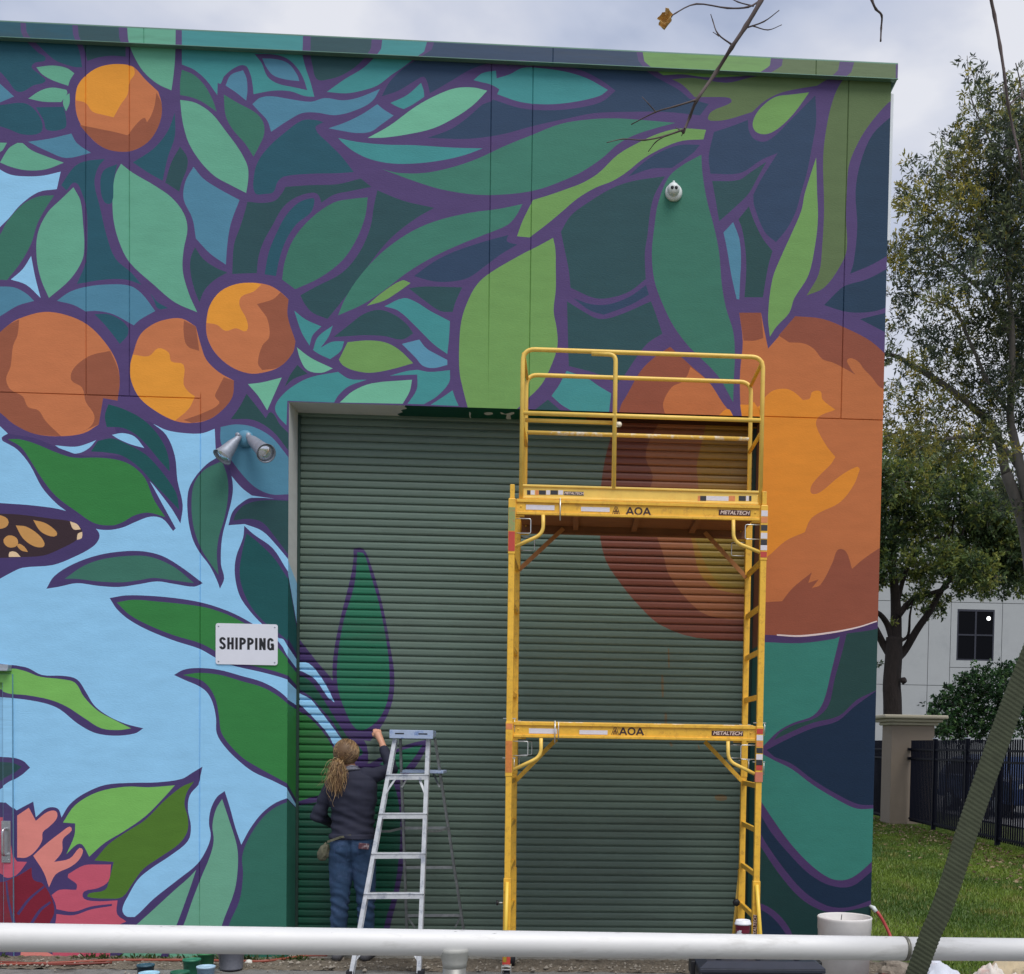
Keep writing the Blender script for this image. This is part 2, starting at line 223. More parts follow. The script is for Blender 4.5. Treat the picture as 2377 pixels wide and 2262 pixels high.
WALL = '''
S plumr F 1040,1800* 1890,1700* 1890,4200* 1040,4200*
S sky D -2500,1398* -30,1398* 378,1445* 560,1250* 840,1240* 878,948* 960,985 1080,1002 1160,1000 1228,975* 1235,1130* 1320,1240* 1380,1310 1440,1357* 1750,1400* 1750,4300* -2500,4300*
S sky D -2500,955* 0,960* 45,1003* 10,1025 15,1045* 100,1095 170,1180 240,1310 320,1400 378,1445* 200,1420 -30,1398* -2500,1398*
S sky D 315,1070* 430,1078 500,1060 550,1040* 510,1085 450,1115 380,1110
S dteal A -400,120* 108,145* 135,215 215,300 262,340 200,360 180,385 230,430 260,465 190,490 130,525 90,520 40,455 -20,400 -400,300*
S dteal A 140,150* 405,165* 430,230 455,300 470,385* 430,385 345,360 300,335 210,250 165,205
S slate A 435,165* 675,180* 690,240 718,270* 718,325* 640,320 560,330 500,350* 488,300 465,240
S mint A 720,175* 1005,185* 1003,265 1000,350 990,450 980,518* 900,480 820,410 770,330 745,270
S teal A 1040,188* 1735,225* 1730,310 1745,380 1775,470 1798,555* 1740,550 1660,523 1560,520 1450,540* 1445,490 1430,420 1400,375 1340,390 1280,440 1262,480 1245,475* 1243,545* 1180,460 1110,400 1040,370*
S purple A 1455,310* 1560,312 1640,335 1700,390 1735,450 1757,517* 1680,500 1590,480 1530,440 1495,360
S blue A 1500,335* 1580,340 1650,365 1700,430 1712,465* 1630,455 1560,430 1520,380
S blue A 1290,490* 1320,430 1390,403* 1410,450 1415,520 1408,577* 1350,530
S slate B 300,228* 655,245* 630,300 570,370 480,430 400,455 335,455 310,380 298,310
S mid A 1040,400* 1110,430 1170,490 1215,570 1240,640* 1150,580 1085,555 1030,545* 1030,470
S mint A 1030,572* 1120,590 1210,650 1290,750 1370,860 1415,950 1420,1020 1408,1105* 1320,1060 1230,1010 1150,930 1080,820 1045,700
S mid A 1280,542* 1360,590 1460,645 1505,700 1510,770 1480,840 1450,897* 1400,820 1330,740 1290,660
S blue B -35,597* 10,560 80,552 180,568 300,583 380,562 480,575 570,560 695,510* 650,580 560,630 440,660 330,645 250,648 170,690 72,755* 50,690 0,635
S dteal B 250,690 330,688 370,700* 325,735 400,820 470,890 545,985* 450,992 300,995 150,1010 110,1040 85,1100 40,1110 -20,1105 -25,1000 0,920 60,840 150,760
S slate B -63,1155* 20,1162 92,1150 132,1110 155,1070* 300,1060 450,1055 585,1022* 645,1070* 520,1095 430,1115 360,1160* 345,1120 320,1103 250,1115 180,1150 130,1200 80,1290 30,1380 0,1470 -10,1563* -80,1565 -150,1568* -140,1400 -105,1300 -80,1220
S slate A 1115,1415* 1160,1480 1230,1530 1300,1560* 1230,1600 1170,1660 1140,1730* 1110,1650 1090,1560 1090,1480
S dteal B 320,1140 300,1215 220,1280 160,1370 120,1480 100,1580* 35,1570* 60,1440 110,1320 160,1230 230,1160 300,1135
S mid B 625,1130* 610,1240 560,1370 480,1490 350,1590 210,1655* 135,1600* 150,1500 200,1370 300,1250 430,1160 540,1138
S slate B 680,1090* 830,1150 1005,1190* 900,1250 760,1360 650,1490 560,1620 480,1720 395,1825* 310,1790 265,1740 240,1690* 330,1640 480,1560 580,1440 640,1300 660,1180
S midl B 1510,1168* 1470,1240 1420,1290 1300,1340 1150,1400 1000,1470 850,1560 720,1660 600,1740 455,1805* 500,1700 580,1580 700,1450 850,1340 1000,1270 1200,1220 1380,1195
S navy B 890,1580* 1000,1500 1120,1440 1300,1380 1430,1345* 1420,1380 1480,1400* 1380,1460 1300,1520 1200,1590 1100,1612 1000,1610
S lime B 620,1750* 700,1680 820,1605 870,1620* 800,1670 720,1720
S slate B 860,1650* 950,1640 1165,1645* 1130,1720 1110,1785* 1040,1780 950,1720
S teal E 720,275* 830,228 900,250 980,300 1095,360* 1090,450 1080,548* 1000,490 900,390 800,300
S slate E 430,450* 520,380 600,320 690,295 780,325 850,380 885,430* 820,465 720,445 600,440 520,445
S lime E 460,580* 510,480* 620,470 720,480 800,520 885,600* 760,635 640,655 540,640 480,610
S bluel E 820,490* 920,465* 960,515 1020,550 1080,582* 1080,610* 1000,628 940,615 900,570
S teal E 205,300* 270,350 360,390* 310,440 292,500* 245,420
S teal E 425,385* 400,450 355,512* 420,478 490,475* 470,530 410,577* 350,550 312,525* 340,450
S mintb E 220,510* 300,570 425,630* 360,655 280,640 240,580
S slateg E 222,610* 255,640 280,660* 200,690 150,735* 180,670
S teal E 455,650* 520,690 620,695* 520,730 460,780 432,825* 165,815* 160,955* 110,900 95,850 130,790 200,730 300,680
S mintb E 133,682* 50,870* 0,790 -60,720* 20,710
S slateg D 1410,775* 1470,850 1520,915* 1550,880 1600,950 1650,1000* 1650,1100* 1560,990 1450,925 1320,920* 1370,850
S blue D 1262,965* 1350,950 1450,965 1550,1020 1620,1100 1650,1140* 1650,1350* 1550,1350 1460,1310 1380,1230 1300,1120 1262,1050
S mintb E 465,825* 540,760 650,715 878,695* 865,760 825,832*
S teal E 750,672* 850,645 910,638* 980,650 1095,640* 1090,710 1020,790 945,835* 852,833* 905,750 908,665* 830,668
S teal E 985,838* 1060,790 1110,755* 1125,800 1145,845*
S lime E 1685,-117* 1698,-50 1700,50 1700,180 1688,300 1705,400 1710,500 1680,600 1620,720 1530,812 1470,870* 1197,855* 1170,750 1150,650 1148,500 1160,360 1195,250 1250,150 1330,80 1520,-30 1600,-70
S navy B 705,552* 750,470 830,390 900,345 1020,266* 1500,290 1720,303 2155,324* 2225,411 2325,471 2405,516 2465,566* 2575,596* 2525,661* 2325,641 2125,641 1925,648 1760,680 1570,722 1400,768 1200,795 965,790* 1100,740 1200,670 1280,600 1340,572 1450,400* 1380,350 1290,370 1200,405 1100,465 980,535* 965,470 945,440 900,460 800,520
S purple B 1195,455* 1270,385 1340,350 1372,345* 1395,412* 1470,350 1560,350 1700,368 1850,405 1960,460 2042,520* 1960,585 1800,622 1650,632 1500,620 1345,572* 1300,500
S teal B 1230,460* 1280,420 1358,405* 1362,450* 1440,425 1510,390 1600,390 1750,410 1880,450 1999,516* 1950,550 1800,585 1650,598 1500,585 1365,540* 1378,512* 1330,485 1270,470
S mintb B 625,790* 750,720 900,610 1030,540 1130,505 1230,502 1308,520* 1230,600 1130,670 1000,735 850,770 720,788
S teal B 755,590* 850,545 930,475* 945,520 948,555* 880,600 830,625* 790,610
S teal B 455,790* 560,812 720,828 900,832 1100,845 1282,850* 1180,888 1050,918 900,936 760,936 640,912 550,870 490,825
S blue B 400,735* 500,700 600,650 680,597* 720,630 773,662* 700,715 640,755 560,762 480,750
S teal B 390,527* 500,450 600,390 680,310 722,248* 995,262* 900,330 820,390 760,430 680,490 590,520 500,535
S midl B 705,968* 800,990 950,990 1100,960 1250,910 1400,840 1560,775 1725,711 1875,686 2025,678 2175,686 2385,704* 2265,736 2145,776 2055,826 1965,906 1845,986 1725,1041 1600,1085 1450,1110 1250,1115 1050,1085 900,1040
S lime C 835,497* 820,552* 700,560 600,595 480,660 380,740 300,790 200,830 100,890 0,975 -85,1045 -175,1113* -246,1106* -215,1020 -155,899* -60,870 40,835 130,800 220,745 330,640 450,570 560,520 680,490
S navy C 390,765* 470,690 560,630 680,585 800,583* 760,630 640,715* 520,720
S slate C 600,763* 540,870 515,970 500,1100 485,1200 490,1350* 400,1420 300,1455 200,1460 60,1400* 50,1300 30,1200 5,1080* 60,990 150,920 300,830 420,790
S navy C 75,1460* 180,1495 280,1495 400,1450 492,1385* 508,1440* 400,1500 250,1555* 170,1530
S slate F 40,0* 120,50 220,100 320,85 520,0* 550,80 585,185* 500,240 430,330 370,420 330,470* 200,410 50,370* 45,200
S teal Z 1020,535* 1340,650 1500,760 1700,878* 1665,1180* 1090,1140* 940,1050 790,915* 900,760
S slate Z 735,975* 930,1140* 520,1140*
S mid C 808,640* 815,750 840,900 880,1050 910,1200 925,1380 950,1520 990,1650 1000,1780 995,1900 990,2055* 900,1900 740,1740 650,1620 590,1500 540,1360 525,1200 540,1050 560,920 620,770 700,700
S navy C 880,510* 1000,470 1075,440* 1080,500 1110,550 1170,565 1230,530 1310,450 1460,300* 1465,450 1440,600 1410,750 1380,850 1350,960 1300,1060 1235,1140* 1170,1080 1110,930 1105,870* 1150,780 1245,630* 1150,670 1030,745 860,748* 850,650
S slate C 870,790* 1020,785 1090,740 1180,680* 1130,770 1080,860 1000,940 910,1020* 890,900
S lime C 1425,283* 1340,400 1260,480 1190,520 1130,515 1103,480 1110,430 1150,370 1230,310 1330,295
S olive C 640,208* 760,200 950,228 1080,200 1180,180 1240,150 1295,110* 1620,123* 1560,185 1470,245* 1350,265 1250,290 1160,340 1100,395* 950,440 860,445 845,430 870,390 980,340 970,315 860,310 770,310* 700,240
S lime C 455,78* 1220,108* 1180,145 1110,180 950,195 820,195 700,180 590,185* 510,130
S olive C 1715,128* 1920,133* 1920,330* 1880,340 1760,480 1690,600 1650,710 1640,850 1635,1000 1640,1180 1600,1280 1510,1400 1410,1445* 1480,1320 1500,1150 1510,950 1505,650 1530,450 1570,300 1620,210
S navyd C 1920,400* 1790,520 1720,680 1690,850 1700,1050 1680,1250 1660,1320* 1780,1270 1920,1190*
S navyd C 1510,1500* 1600,1410 1640,1385 1760,1350 1920,1265* 1920,1490* 1800,1535 1650,1540
S navyd C 1715,1580* 1860,1545 1920,1530* 1920,1670* 1860,1655*
S lime C 1465,655* 1470,850 1475,1000 1460,1150 1420,1330 1340,1460 1310,1545 1240,1620 1200,1680* 1190,1560 1215,1350 1270,1210 1320,1100 1380,960 1400,860
S blue C 990,1025* 1025,1120 1035,1230 1030,1350 1025,1468* 1010,1465* 980,1330 955,1180 935,1085*
S slateg C 1080,935* 1110,1020 1160,1120 1215,1190* 1190,1280 1160,1455* 1055,1455* 1065,1300 1060,1180 1040,1060 1020,1010*
S rm F 1025,65* 1150,65* 1165,150 1190,270* 1260,190 1345,85* 1500,100 1650,160 1780,230 1890,330* 1890,1000* 1890,1800* 1803,1835 1552,1895 1373,1915 1180,1907* 1050,1907* 1050,700* 1040,650 1030,560 1030,400 1045,230
S rd F 1025,65* 1150,65* 1163,210* 1110,225 1050,225*
S rd F 1250,195* 1345,85* 1500,100 1650,160 1780,230 1890,330* 1890,500* 1835,495 1780,430 1740,390 1700,340 1645,330 1660,380 1690,420* 1630,385 1560,350 1500,330 1450,270 1390,240 1310,235*
S rg F 1030,590* 1080,590 1110,575 1130,605 1170,550 1220,510 1290,500 1340,520 1390,565* 1430,555 1440,520 1490,515 1500,560 1575,620* 1480,660 1465,710 1520,820 1575,890* 1550,930 1480,1000 1435,1060 1440,1100 1490,1090 1600,1000 1700,945 1715,960* 1680,1050 1600,1150 1480,1210 1430,1250 1400,1320* 1290,1370 1180,1465 1100,1500* 1040,660*
S rd F 1050,1730* 1180,1720 1270,1715* 1330,1640 1440,1550* 1420,1610* 1480,1590* 1440,1640* 1490,1620 1560,1490 1590,1420 1635,1430 1670,1530* 1740,1470 1890,1370* 1890,1800* 1803,1835 1552,1895 1373,1915 1180,1907* 1050,1907*
S rd F 630,260* 750,370 850,460 930,580 990,655* 335,645* 350,590 380,540 460,400 540,320
S rm F 745,375* 850,460 930,580 990,655* 600,645* 590,580 640,490 700,460 730,420
S rg F 905,655* 960,615 990,655*
S primer F 1240,1904* 1373,1909 1552,1889 1700,1861 1812,1826* 1812,1833* 1700,1869 1552,1899 1373,1919 1240,1912*
S bteal F 1050,1950* 1180,1950 1373,1955 1570,1930 1600,1915* 1580,2000 1550,2120 1506,2290 1446,2370 1336,2410 1246,2460 1166,2540 1151,2555* 1050,2555*
S bgreen F 1640,1900* 1803,1875 1890,1840* 1890,2180* 1796,2230 1696,2280 1596,2370 1446,2410 1326,2460 1221,2510* 1266,2460 1346,2420 1466,2380 1536,2310 1571,2160 1610,2020
S bnavy J 935,590* 1050,530 1200,465 1340,425 1440,340 1600,225* 1600,905* 1545,905 1460,900 1350,850 1200,760 1080,670 980,630*
S bteal J 800,590* 905,610* 980,650 1080,700 1200,790 1350,880 1450,925 1545,925 1600,915* 1600,1160* 1535,1230 1440,1310 1370,1335 1290,1320 1180,1240 1060,1110 960,970 900,880 800,760*
S bnavy J 800,800* 900,960 960,1060 1060,1180 1180,1300 1300,1365 1420,1370 1530,1290 1600,1240* 1600,1430* 1530,1450 1400,1490 1280,1480 1150,1400 1020,1250 930,1120 895,1060 800,930*
S bgreend J 800,1000* 893,1130 1000,1290 1120,1430 1230,1500 1330,1520 1530,1480 1600,1460* 1600,1900* 1150,1900* 1100,1700 1060,1600 980,1510 893,1465 800,1455*
S bnavy J 800,1485* 890,1500 960,1540 1030,1620 1070,1700 1110,1900* 800,1900*
S mint A 208,386* 300,376 380,390 425,420* 400,460 390,492* 300,460 240,425
S mint A 162,565* 230,520 300,502 380,515* 385,535 350,585* 250,583
S mint A 397,535* 398,590 378,638* 360,590 370,555
S blue A -400,460* 0,480* 80,553* 0,587* -400,600*
S dteal A -300,640* 20,600 130,590 190,620 240,700 230,760 130,770 50,740 -20,720 -300,700*
S dteal A 205,615* 365,612* 380,700 370,735 270,745 250,690
S blue A 160,812* 280,795 408,765* 440,820 520,875* 380,905 280,870
S mint A 0,930* 50,850 100,818* 130,820* 180,860 250,890 365,932* 260,970 150,975 60,955
S mint A -300,810* 40,818* 0,870 -300,900*
S sky A -600,930* -20,960* 60,1000 160,1010 250,1005 347,983* 325,1083* 220,1100 120,1170 50,1250 0,1300 -20,1320 -600,1400*
S om A 430,580 450,480 520,410 600,375 700,368 765,385 830,455 905,525* 925,600 915,700 860,800 780,855 700,870 600,850 520,790 450,690
S og A 432,570* 445,490 520,410 600,375 700,368 765,385* 770,425 740,470 730,540 690,600 650,672* 600,660 530,640 490,590 435,575*
S od A 455,715* 550,735 650,755 730,775* 790,700 830,675 840,700 880,620 895,530* 925,600 915,700 860,800 780,855 700,870 600,850 520,790
S dteal A 1000,645* 1000,780 960,900 930,1035* 850,990 760,930* 880,850 960,750
S slate A 1030,840* 1070,900 1070,960 1040,1040 1025,1097* 945,1045* 980,930
S blue A 1107,955* 1160,1020 1250,1080 1370,1145* 1320,1280 1300,1400 1292,1515* 1200,1450 1120,1365* 1100,1250 1050,1140 1060,1040
S mint A 692,938* 760,990 880,1060 980,1130 1050,1220 1072,1310 1050,1430 1045,1550 1080,1680 1128,1787* 1000,1730 880,1630 740,1500 680,1380 648,1250 645,1100 660,1000
S mint A 420,1072* 460,1150 475,1280 482,1400 470,1490 400,1600 280,1705* 235,1600 210,1480 215,1340 270,1220 350,1140
S mid A 310,1118* 250,1210 210,1290 180,1390 120,1500 40,1603* -20,1600* -300,1600* -300,1420* -20,1360 40,1270 130,1170 220,1125
S sky A 178,1465* 200,1580 232,1705* 150,1630 62,1600* 130,1540
S blue A -300,1640* -20,1640 80,1645 150,1680 195,1722* 100,1750 0,1810 -20,1820 -300,1900*
S dteal A 350,1060* 420,960 480,925 600,910* 560,960 540,1050 570,1180 610,1350 660,1480 750,1560 810,1630* 720,1600 600,1600 440,1625* 490,1500 500,1350 495,1200 470,1110 430,1045 380,1090*
S dteal A 670,940* 650,1040 640,1160 600,1160 575,1080 590,980
S blue A 325,1722* 400,1670 500,1640 620,1628 740,1635 810,1680 888,1780* 800,1830 765,1862* 650,1800 560,1780 490,1782* 420,1745
S dteal D 540,320* 620,320 700,360 735,400* 730,440 685,490* 640,430 590,370
S dteal D 860,200* 900,250 962,285* 905,288 880,240
S om D -400,420* -30,450* 50,380 110,345 250,307 380,325 500,380 600,480 665,590 685,700 672,815* 590,800* 565,950* 480,1000 350,1018 200,1005 80,950 -30,870 -400,850*
S od D -400,420* -30,450* 50,380 110,350* 100,440 75,500 60,620 35,690 60,750 130,790 160,850 220,870 260,930 350,1018* 200,1005 80,950 -30,870 -400,850*
S od D 630,530* 670,620 685,700 672,815* 590,800* 565,950* 450,1000* 520,960 540,900 490,820 470,740 410,700 410,650 450,600 520,555
S om D 760,550 800,440 870,380 950,350 1040,345 1120,390* 1150,500 1180,580 1250,650 1338,700* 1330,790 1280,860 1200,920 1100,942 1000,930 900,880 800,800 750,700 745,610
S og D 760,550* 850,560 905,515 965,540 980,590 1050,610 1050,720 1080,765 1115,790* 1080,860 1000,930* 900,880 800,800 750,700 745,610
S od D 1052,355* 1120,390* 1140,530* 1070,500 1050,420
S od D 1280,680* 1338,700* 1330,790 1280,860 1200,920 1100,942* 1050,925* 1160,885 1255,830 1230,790 1250,740
S om D 1180,360 1200,270 1260,190 1350,148 1450,140 1540,155 1600,190 1650,235* 1645,330 1690,475* 1675,540 1600,620 1500,655 1420,658 1320,620 1230,540 1185,450
S og D 1180,370* 1200,270 1260,190 1350,148 1450,140 1495,150* 1450,190 1380,220 1370,270 1410,350 1410,415 1350,400 1290,415 1240,380
S od D 1605,195* 1650,235* 1645,330 1690,475* 1675,540 1600,620 1500,640* 1475,600 1500,500 1540,450 1530,350 1490,290 1470,262* 1560,235
S plum D 860,935* 950,1010 1000,1130 1015,1270 1045,1410 1032,1517* 980,1430 880,1300 845,1262* 700,1150* 640,900*
S plum D 10,1028* 45,1003* 200,1030 350,1090 480,1130 690,1130 800,1180 860,1280 920,1390 1005,1545* 990,1560* 930,1490 860,1478 770,1510 700,1540 620,1554 540,1545 480,1510 378,1445* 320,1400 240,1310 170,1180 100,1095
S cyp D 620,835* 700,860 800,910 880,980 940,1070 965,1150 970,1220* 900,1140 850,1080 780,1010 700,970 610,965* 600,900
S cyp D 560,1045* 640,1030 720,1060 830,1120 900,1190 970,1280 1010,1350 1025,1440* 960,1370 880,1290 800,1200 700,1130 600,1110 520,1105*
S sky D 640,1010* 700,1000 770,1020 825,1085* 750,1065 680,1035
S leaf D 45,1035* 110,1035 200,1060 320,1110 420,1140 560,1140 680,1155 760,1190 830,1260 880,1380 945,1480* 850,1455 770,1470 700,1510 640,1528 540,1515 440,1450 320,1360 240,1260 170,1150 120,1080
S plum D -2500,1398* -30,1398* 0,1400 200,1415 378,1445 500,1510 560,1560 568,1600 530,1650 420,1710 300,1755 130,1770 60,1800 -30,1850* -400,2000*
S brown D -400,1460* -30,1460* 100,1465 300,1490 420,1510 470,1560 440,1610 350,1660 250,1700 100,1710 -30,1715 -400,1720*
S amber D -30,1475 30,1480 50,1510 30,1540 -30,1540
S amber D 90,1528* 150,1535 220,1580 255,1630 245,1652 190,1645 130,1600
S amber D 190,1497* 260,1515 320,1560 325,1585 290,1590 230,1560
S amber D 20,1610 50,1585 95,1600 100,1640 60,1655 30,1640
S amber D 100,1635 140,1650 160,1680* 120,1670
S cream D 400,1505* 440,1520 462,1550* 420,1550
S cream D 470,1565* 468,1600 440,1610* 445,1575
S cream D 50,1708* 55,1680 90,1680 118,1708*
S plum G 265,412* 310,340 420,270 560,220 700,198 820,198 930,225 1040,290 1160,380* 1110,400 1000,385 900,370 800,385 680,402 560,395 440,380 340,400
S leafd G 370,355* 480,280 600,240 780,222 880,235 1000,290 1110,380* 1000,365 880,350 800,362 700,375 560,370 440,355
S plum D 1240,1140* 1180,1180 1110,1260 1075,1340 1075,1480 1100,1600 1140,1680 1200,1760 1240,1840 1258,1890* 1282,1830 1264,1750 1270,1600 1300,1480 1325,1380 1332,1300 1315,1200*
S leafd D 1270,1160* 1300,1250 1305,1350 1285,1480 1250,1600 1240,1700 1250,1810* 1200,1740 1150,1660 1110,1550 1095,1420 1110,1290 1170,1210
S plum D 1306,1527* 1330,1450 1380,1400 1440,1370 1680,1385* 1680,1760* 1580,1640 1500,1560 1400,1520*
S slateg D 1680,1388* 1500,1385 1400,1410 1350,1460 1335,1500* 1420,1490 1500,1510 1570,1590 1680,1735*
S plum G 1397,52* 1450,100 1560,180 1645,310 1680,350* 1680,790* 1590,690 1500,615 1430,540 1370,450 1343,330 1350,230 1390,120
S cyp G 1410,95* 1480,150 1570,240 1640,345 1680,400* 1680,740* 1600,670 1520,610 1440,520 1390,420 1370,320 1385,200
S plum G 627,465* 720,450 850,452 1000,465 1150,490 1280,530 1370,570 1450,615 1560,680 1680,830* 1680,960* 1640,930 1500,890 1310,845 1230,805 1140,755 1000,710 850,650 740,590 670,530
S leaf G 668,490* 760,475 900,485 1050,500 1180,520 1300,560 1400,610 1500,670 1600,760 1680,860* 1680,920* 1560,880 1400,840 1290,800 1150,725 1000,680 850,620 740,560
S sky G 1595,695* 1620,700 1650,750 1680,790* 1680,840* 1640,790
S plum G 995,905* 1050,875 1130,865 1250,875 1380,910 1500,945 1600,1000 1680,1075* 1680,1570* 1560,1510 1450,1460 1370,1400 1290,1320 1240,1240 1235,1150 1215,1060 1180,1000 1130,965 1060,935
S leaf G 1045,905* 1140,893 1260,905 1380,940 1500,975 1590,1025 1680,1100* 1680,1545* 1560,1480 1470,1430 1390,1380 1310,1300 1265,1230 1252,1140 1235,1050 1200,980 1150,935
S plum G -400,800* 90,850* 160,865 240,905 360,910 440,930 490,1000 540,1080 620,1140 720,1185 820,1210* 770,1240 650,1252 540,1235 440,1180 340,1100 250,1065 100,1040 -30,1030 -400,1000*
S limeb G -400,830* 95,870* 150,885 230,915 360,930 430,950 480,1030 560,1110 650,1160 750,1210* 680,1220 580,1210 480,1150 380,1085 280,1045 150,1020 50,1010 -30,975 -400,900*
S plum G -400,1370* 50,1375 130,1395 172,1435* 120,1480 50,1520 -30,1570 -400,1600*
S slateg G -400,1395* 60,1405 125,1430* 80,1465 20,1500 -30,1520 -400,1560*
S plum H -2500,895* 40,890* 95,935* 190,885* 205,975* 270,922 330,925 352,975* 400,900 480,840 600,790 750,778 900,775 1040,755 1100,720 1158,685* 1135,790* 1085,850 1075,930 1092,1030 1075,1110 980,1190 860,1270 790,1330 735,1420 700,1500 720,1540 770,1545* 735,1590* 700,1900* -2500,1900*
S limeb H 360,1005* 430,905 560,830 720,800 850,803 1000,792* 930,870 830,970 700,1060 600,1120 510,1200* 470,1130 440,1130 380,1185* 425,1080 430,1010*
S oliveb H 1110,770* 1070,830 1055,900 1075,980 1070,1060 1020,1130 920,1200 820,1270 760,1350 700,1430 620,1440 500,1430 510,1410 600,1390 625,1330 650,1230* 540,1222* 620,1130 720,1060 830,990 940,880 1040,800
S pink H -1200,985* 25,975* 30,1100 65,1120 80,1200 98,1228* 155,1230* 100,1300 50,1320 -30,1290 -1200,1290*
S salmon H 98,965* 165,920* 205,995* 270,945 320,940 325,980 280,1030 245,1060 240,1110 200,1170 150,1205 98,1205*
S salmon H 190,1195* 260,1130 350,1060 400,1028 410,1050 360,1100 355,1170 310,1230* 400,1210 455,1150 475,1165 450,1220 400,1260 320,1300 280,1375* 250,1290
S pink H 390,1300* 480,1250 570,1245 635,1245* 620,1340 560,1380 480,1400 480,1440 560,1455 672,1450* 670,1530 730,1590 640,1700 630,1900* 330,1900* 290,1700* 320,1560 320,1480 295,1420* 340,1390 430,1390* 435,1360 390,1330
S plum H 320,1500* 420,1515 520,1485 640,1470* 640,1482* 520,1502 420,1535 322,1528*
S plum H 365,1300* 395,1325 440,1360 435,1392* 420,1375 385,1345*
S salmon H 120,1740* 200,1735 300,1760 360,1830* 330,1900* 100,1900*
S dred H -600,1440* 40,1340* 60,1330* 120,1300 180,1262* 190,1330 240,1350* 265,1380 300,1450 310,1520 280,1590 250,1700* -600,1700*
S plum H 95,1525* 160,1440 250,1365* 256,1375* 172,1448 108,1535*
S plum H 165,1590* 225,1500 285,1455* 292,1465* 238,1510 182,1595*
S plum H 48,1340* 60,1440 92,1590* 80,1590* 48,1450 38,1345*
S plum H 1285,825* 1315,920 1345,1030 1380,1132* 1430,1040 1500,950 1580,890 1690,850* 1690,1950* 690,1950* 680,1590* 770,1545 880,1440 1020,1330 1130,1240 1185,1150 1205,1080 1195,1010 1205,930 1240,860
S lmint H 1122,1275* 1080,1400 1010,1590 950,1720 900,1800 890,1900* 690,1900* 690,1780 780,1590* 880,1500 1000,1390 1080,1320
S lmint H 1270,870* 1310,990 1355,1140 1360,1260 1340,1400 1270,1590 1230,1780 1220,1900* 950,1900* 960,1780 1050,1590 1100,1450 1150,1320 1200,1200 1222,1110 1215,1020 1235,930
S ldark H 1690,872* 1580,915 1500,980 1420,1100 1385,1200 1390,1300 1370,1450 1310,1590 1270,1780 1260,1900* 1690,1950*
'''
DOOR = '''
S drip J 333,160 343,165 345,290 336,285
S drip J 352,378 364,380 362,452 354,450
S drip J 370,10 377,12 379,120 373,118
S drip J 380,545 392,548 396,570 384,566
S drip J 540,560 548,565 552,590 545,585
S drip J 640,850 700,848 706,874 645,876
S plumdoor I 180,-120* 270,0 340,90 430,200 560,480 620,560 620,700 500,900 180,930*
S sky I 180,40* 228,90* 290,95 350,160 400,240 437,318* 400,290 330,190 270,150 228,132 180,110*
S doordk I 180,130* 228,160 290,190 340,250 410,360 460,440 520,530* 600,600 560,640* 485,530* 420,420 350,340 300,285 228,240 180,220*
S sky I 180,225* 228,262* 300,300 350,360 420,450 500,560* 440,580* 400,500 330,420 228,320 180,290*
S doorgreen I 180,330* 228,365* 300,410 380,500 430,580 470,680 500,860* 350,850 228,885* 180,890*
S plumdoor I 545,-562* 600,-560 640,-480 690,-320 730,-150 755,0 778,150 770,300 720,430 640,540* 560,520 480,400 440,280 425,150 438,0 480,-200 530,-400 545,-500
S doorleaf I 568,-540* 605,-530 640,-420 690,-250 730,-50 750,120 745,280 700,400 620,470 560,470 500,370 455,230 455,60 490,-150 550,-350
S plumdoor I 600,690* 720,620 850,560 985,525* 930,640 860,740 780,830*
S doorleaf I 660,695* 800,600 940,560* 880,650 800,740*
S plumdoor I 180,900* 330,865 450,850 600,680 690,670 770,720 825,850 840,1000 835,1200 805,1400 755,1600 720,1900* 180,1900*
S doordk I 180,920* 350,885 450,870 600,720 680,700 750,740 795,850 812,1000 805,1200 775,1400 720,1600 690,1900* 180,1900*
S dod F 340,640* 270,850 235,1050 225,1300 260,1480 350,1620 450,1740 570,1850 778,1925 1180,1950* 1180,640*
S dom F 600,640* 510,800 490,900 530,1000 510,1100 540,1300 590,1450 620,1560 720,1700 850,1800 1180,1830* 1180,640*
S dol F 850,640* 800,850 780,950 790,1080 730,1250 760,1400 800,1560 900,1650 1180,1690* 1180,640*
S dolg F 770,1350* 900,1330 1130,1345 1180,1350* 1180,1600* 950,1640 850,1540
'''
JAMB = '''
S plumdoor G 1600,180* 1720,430* 1720,2800* 1600,2800*
S sky G 1600,165* 1645,245* 1706,400* 1720,440* 1720,740* 1706,660* 1645,310* 1600,230*
S cyp G 1600,240* 1645,325* 1706,690* 1720,720* 1720,830* 1706,800* 1645,690* 1600,620*
S sky G 1600,690* 1645,740* 1706,830* 1720,850* 1720,895* 1706,880* 1645,800* 1600,760*
S leaf G 1600,800* 1645,830* 1706,905* 1720,920* 1720,985* 1706,975* 1645,905* 1600,880*
S sky G 1600,900* 1645,940* 1706,1000* 1720,1010* 1720,1090* 1706,1085* 1645,1045* 1600,1020*
S leaf G 1600,1045* 1645,1070* 1706,1110* 1720,1120* 1720,1660* 1706,1640* 1645,1530* 1600,1440*
S sky G 1600,1500* 1645,1562* 1706,1668* 1720,1690* 1645,1612* 1600,1590*
S ldark G 1600,1590* 1645,1620* 1706,1680* 1720,1700* 1720,2800* 1600,2800*
'''
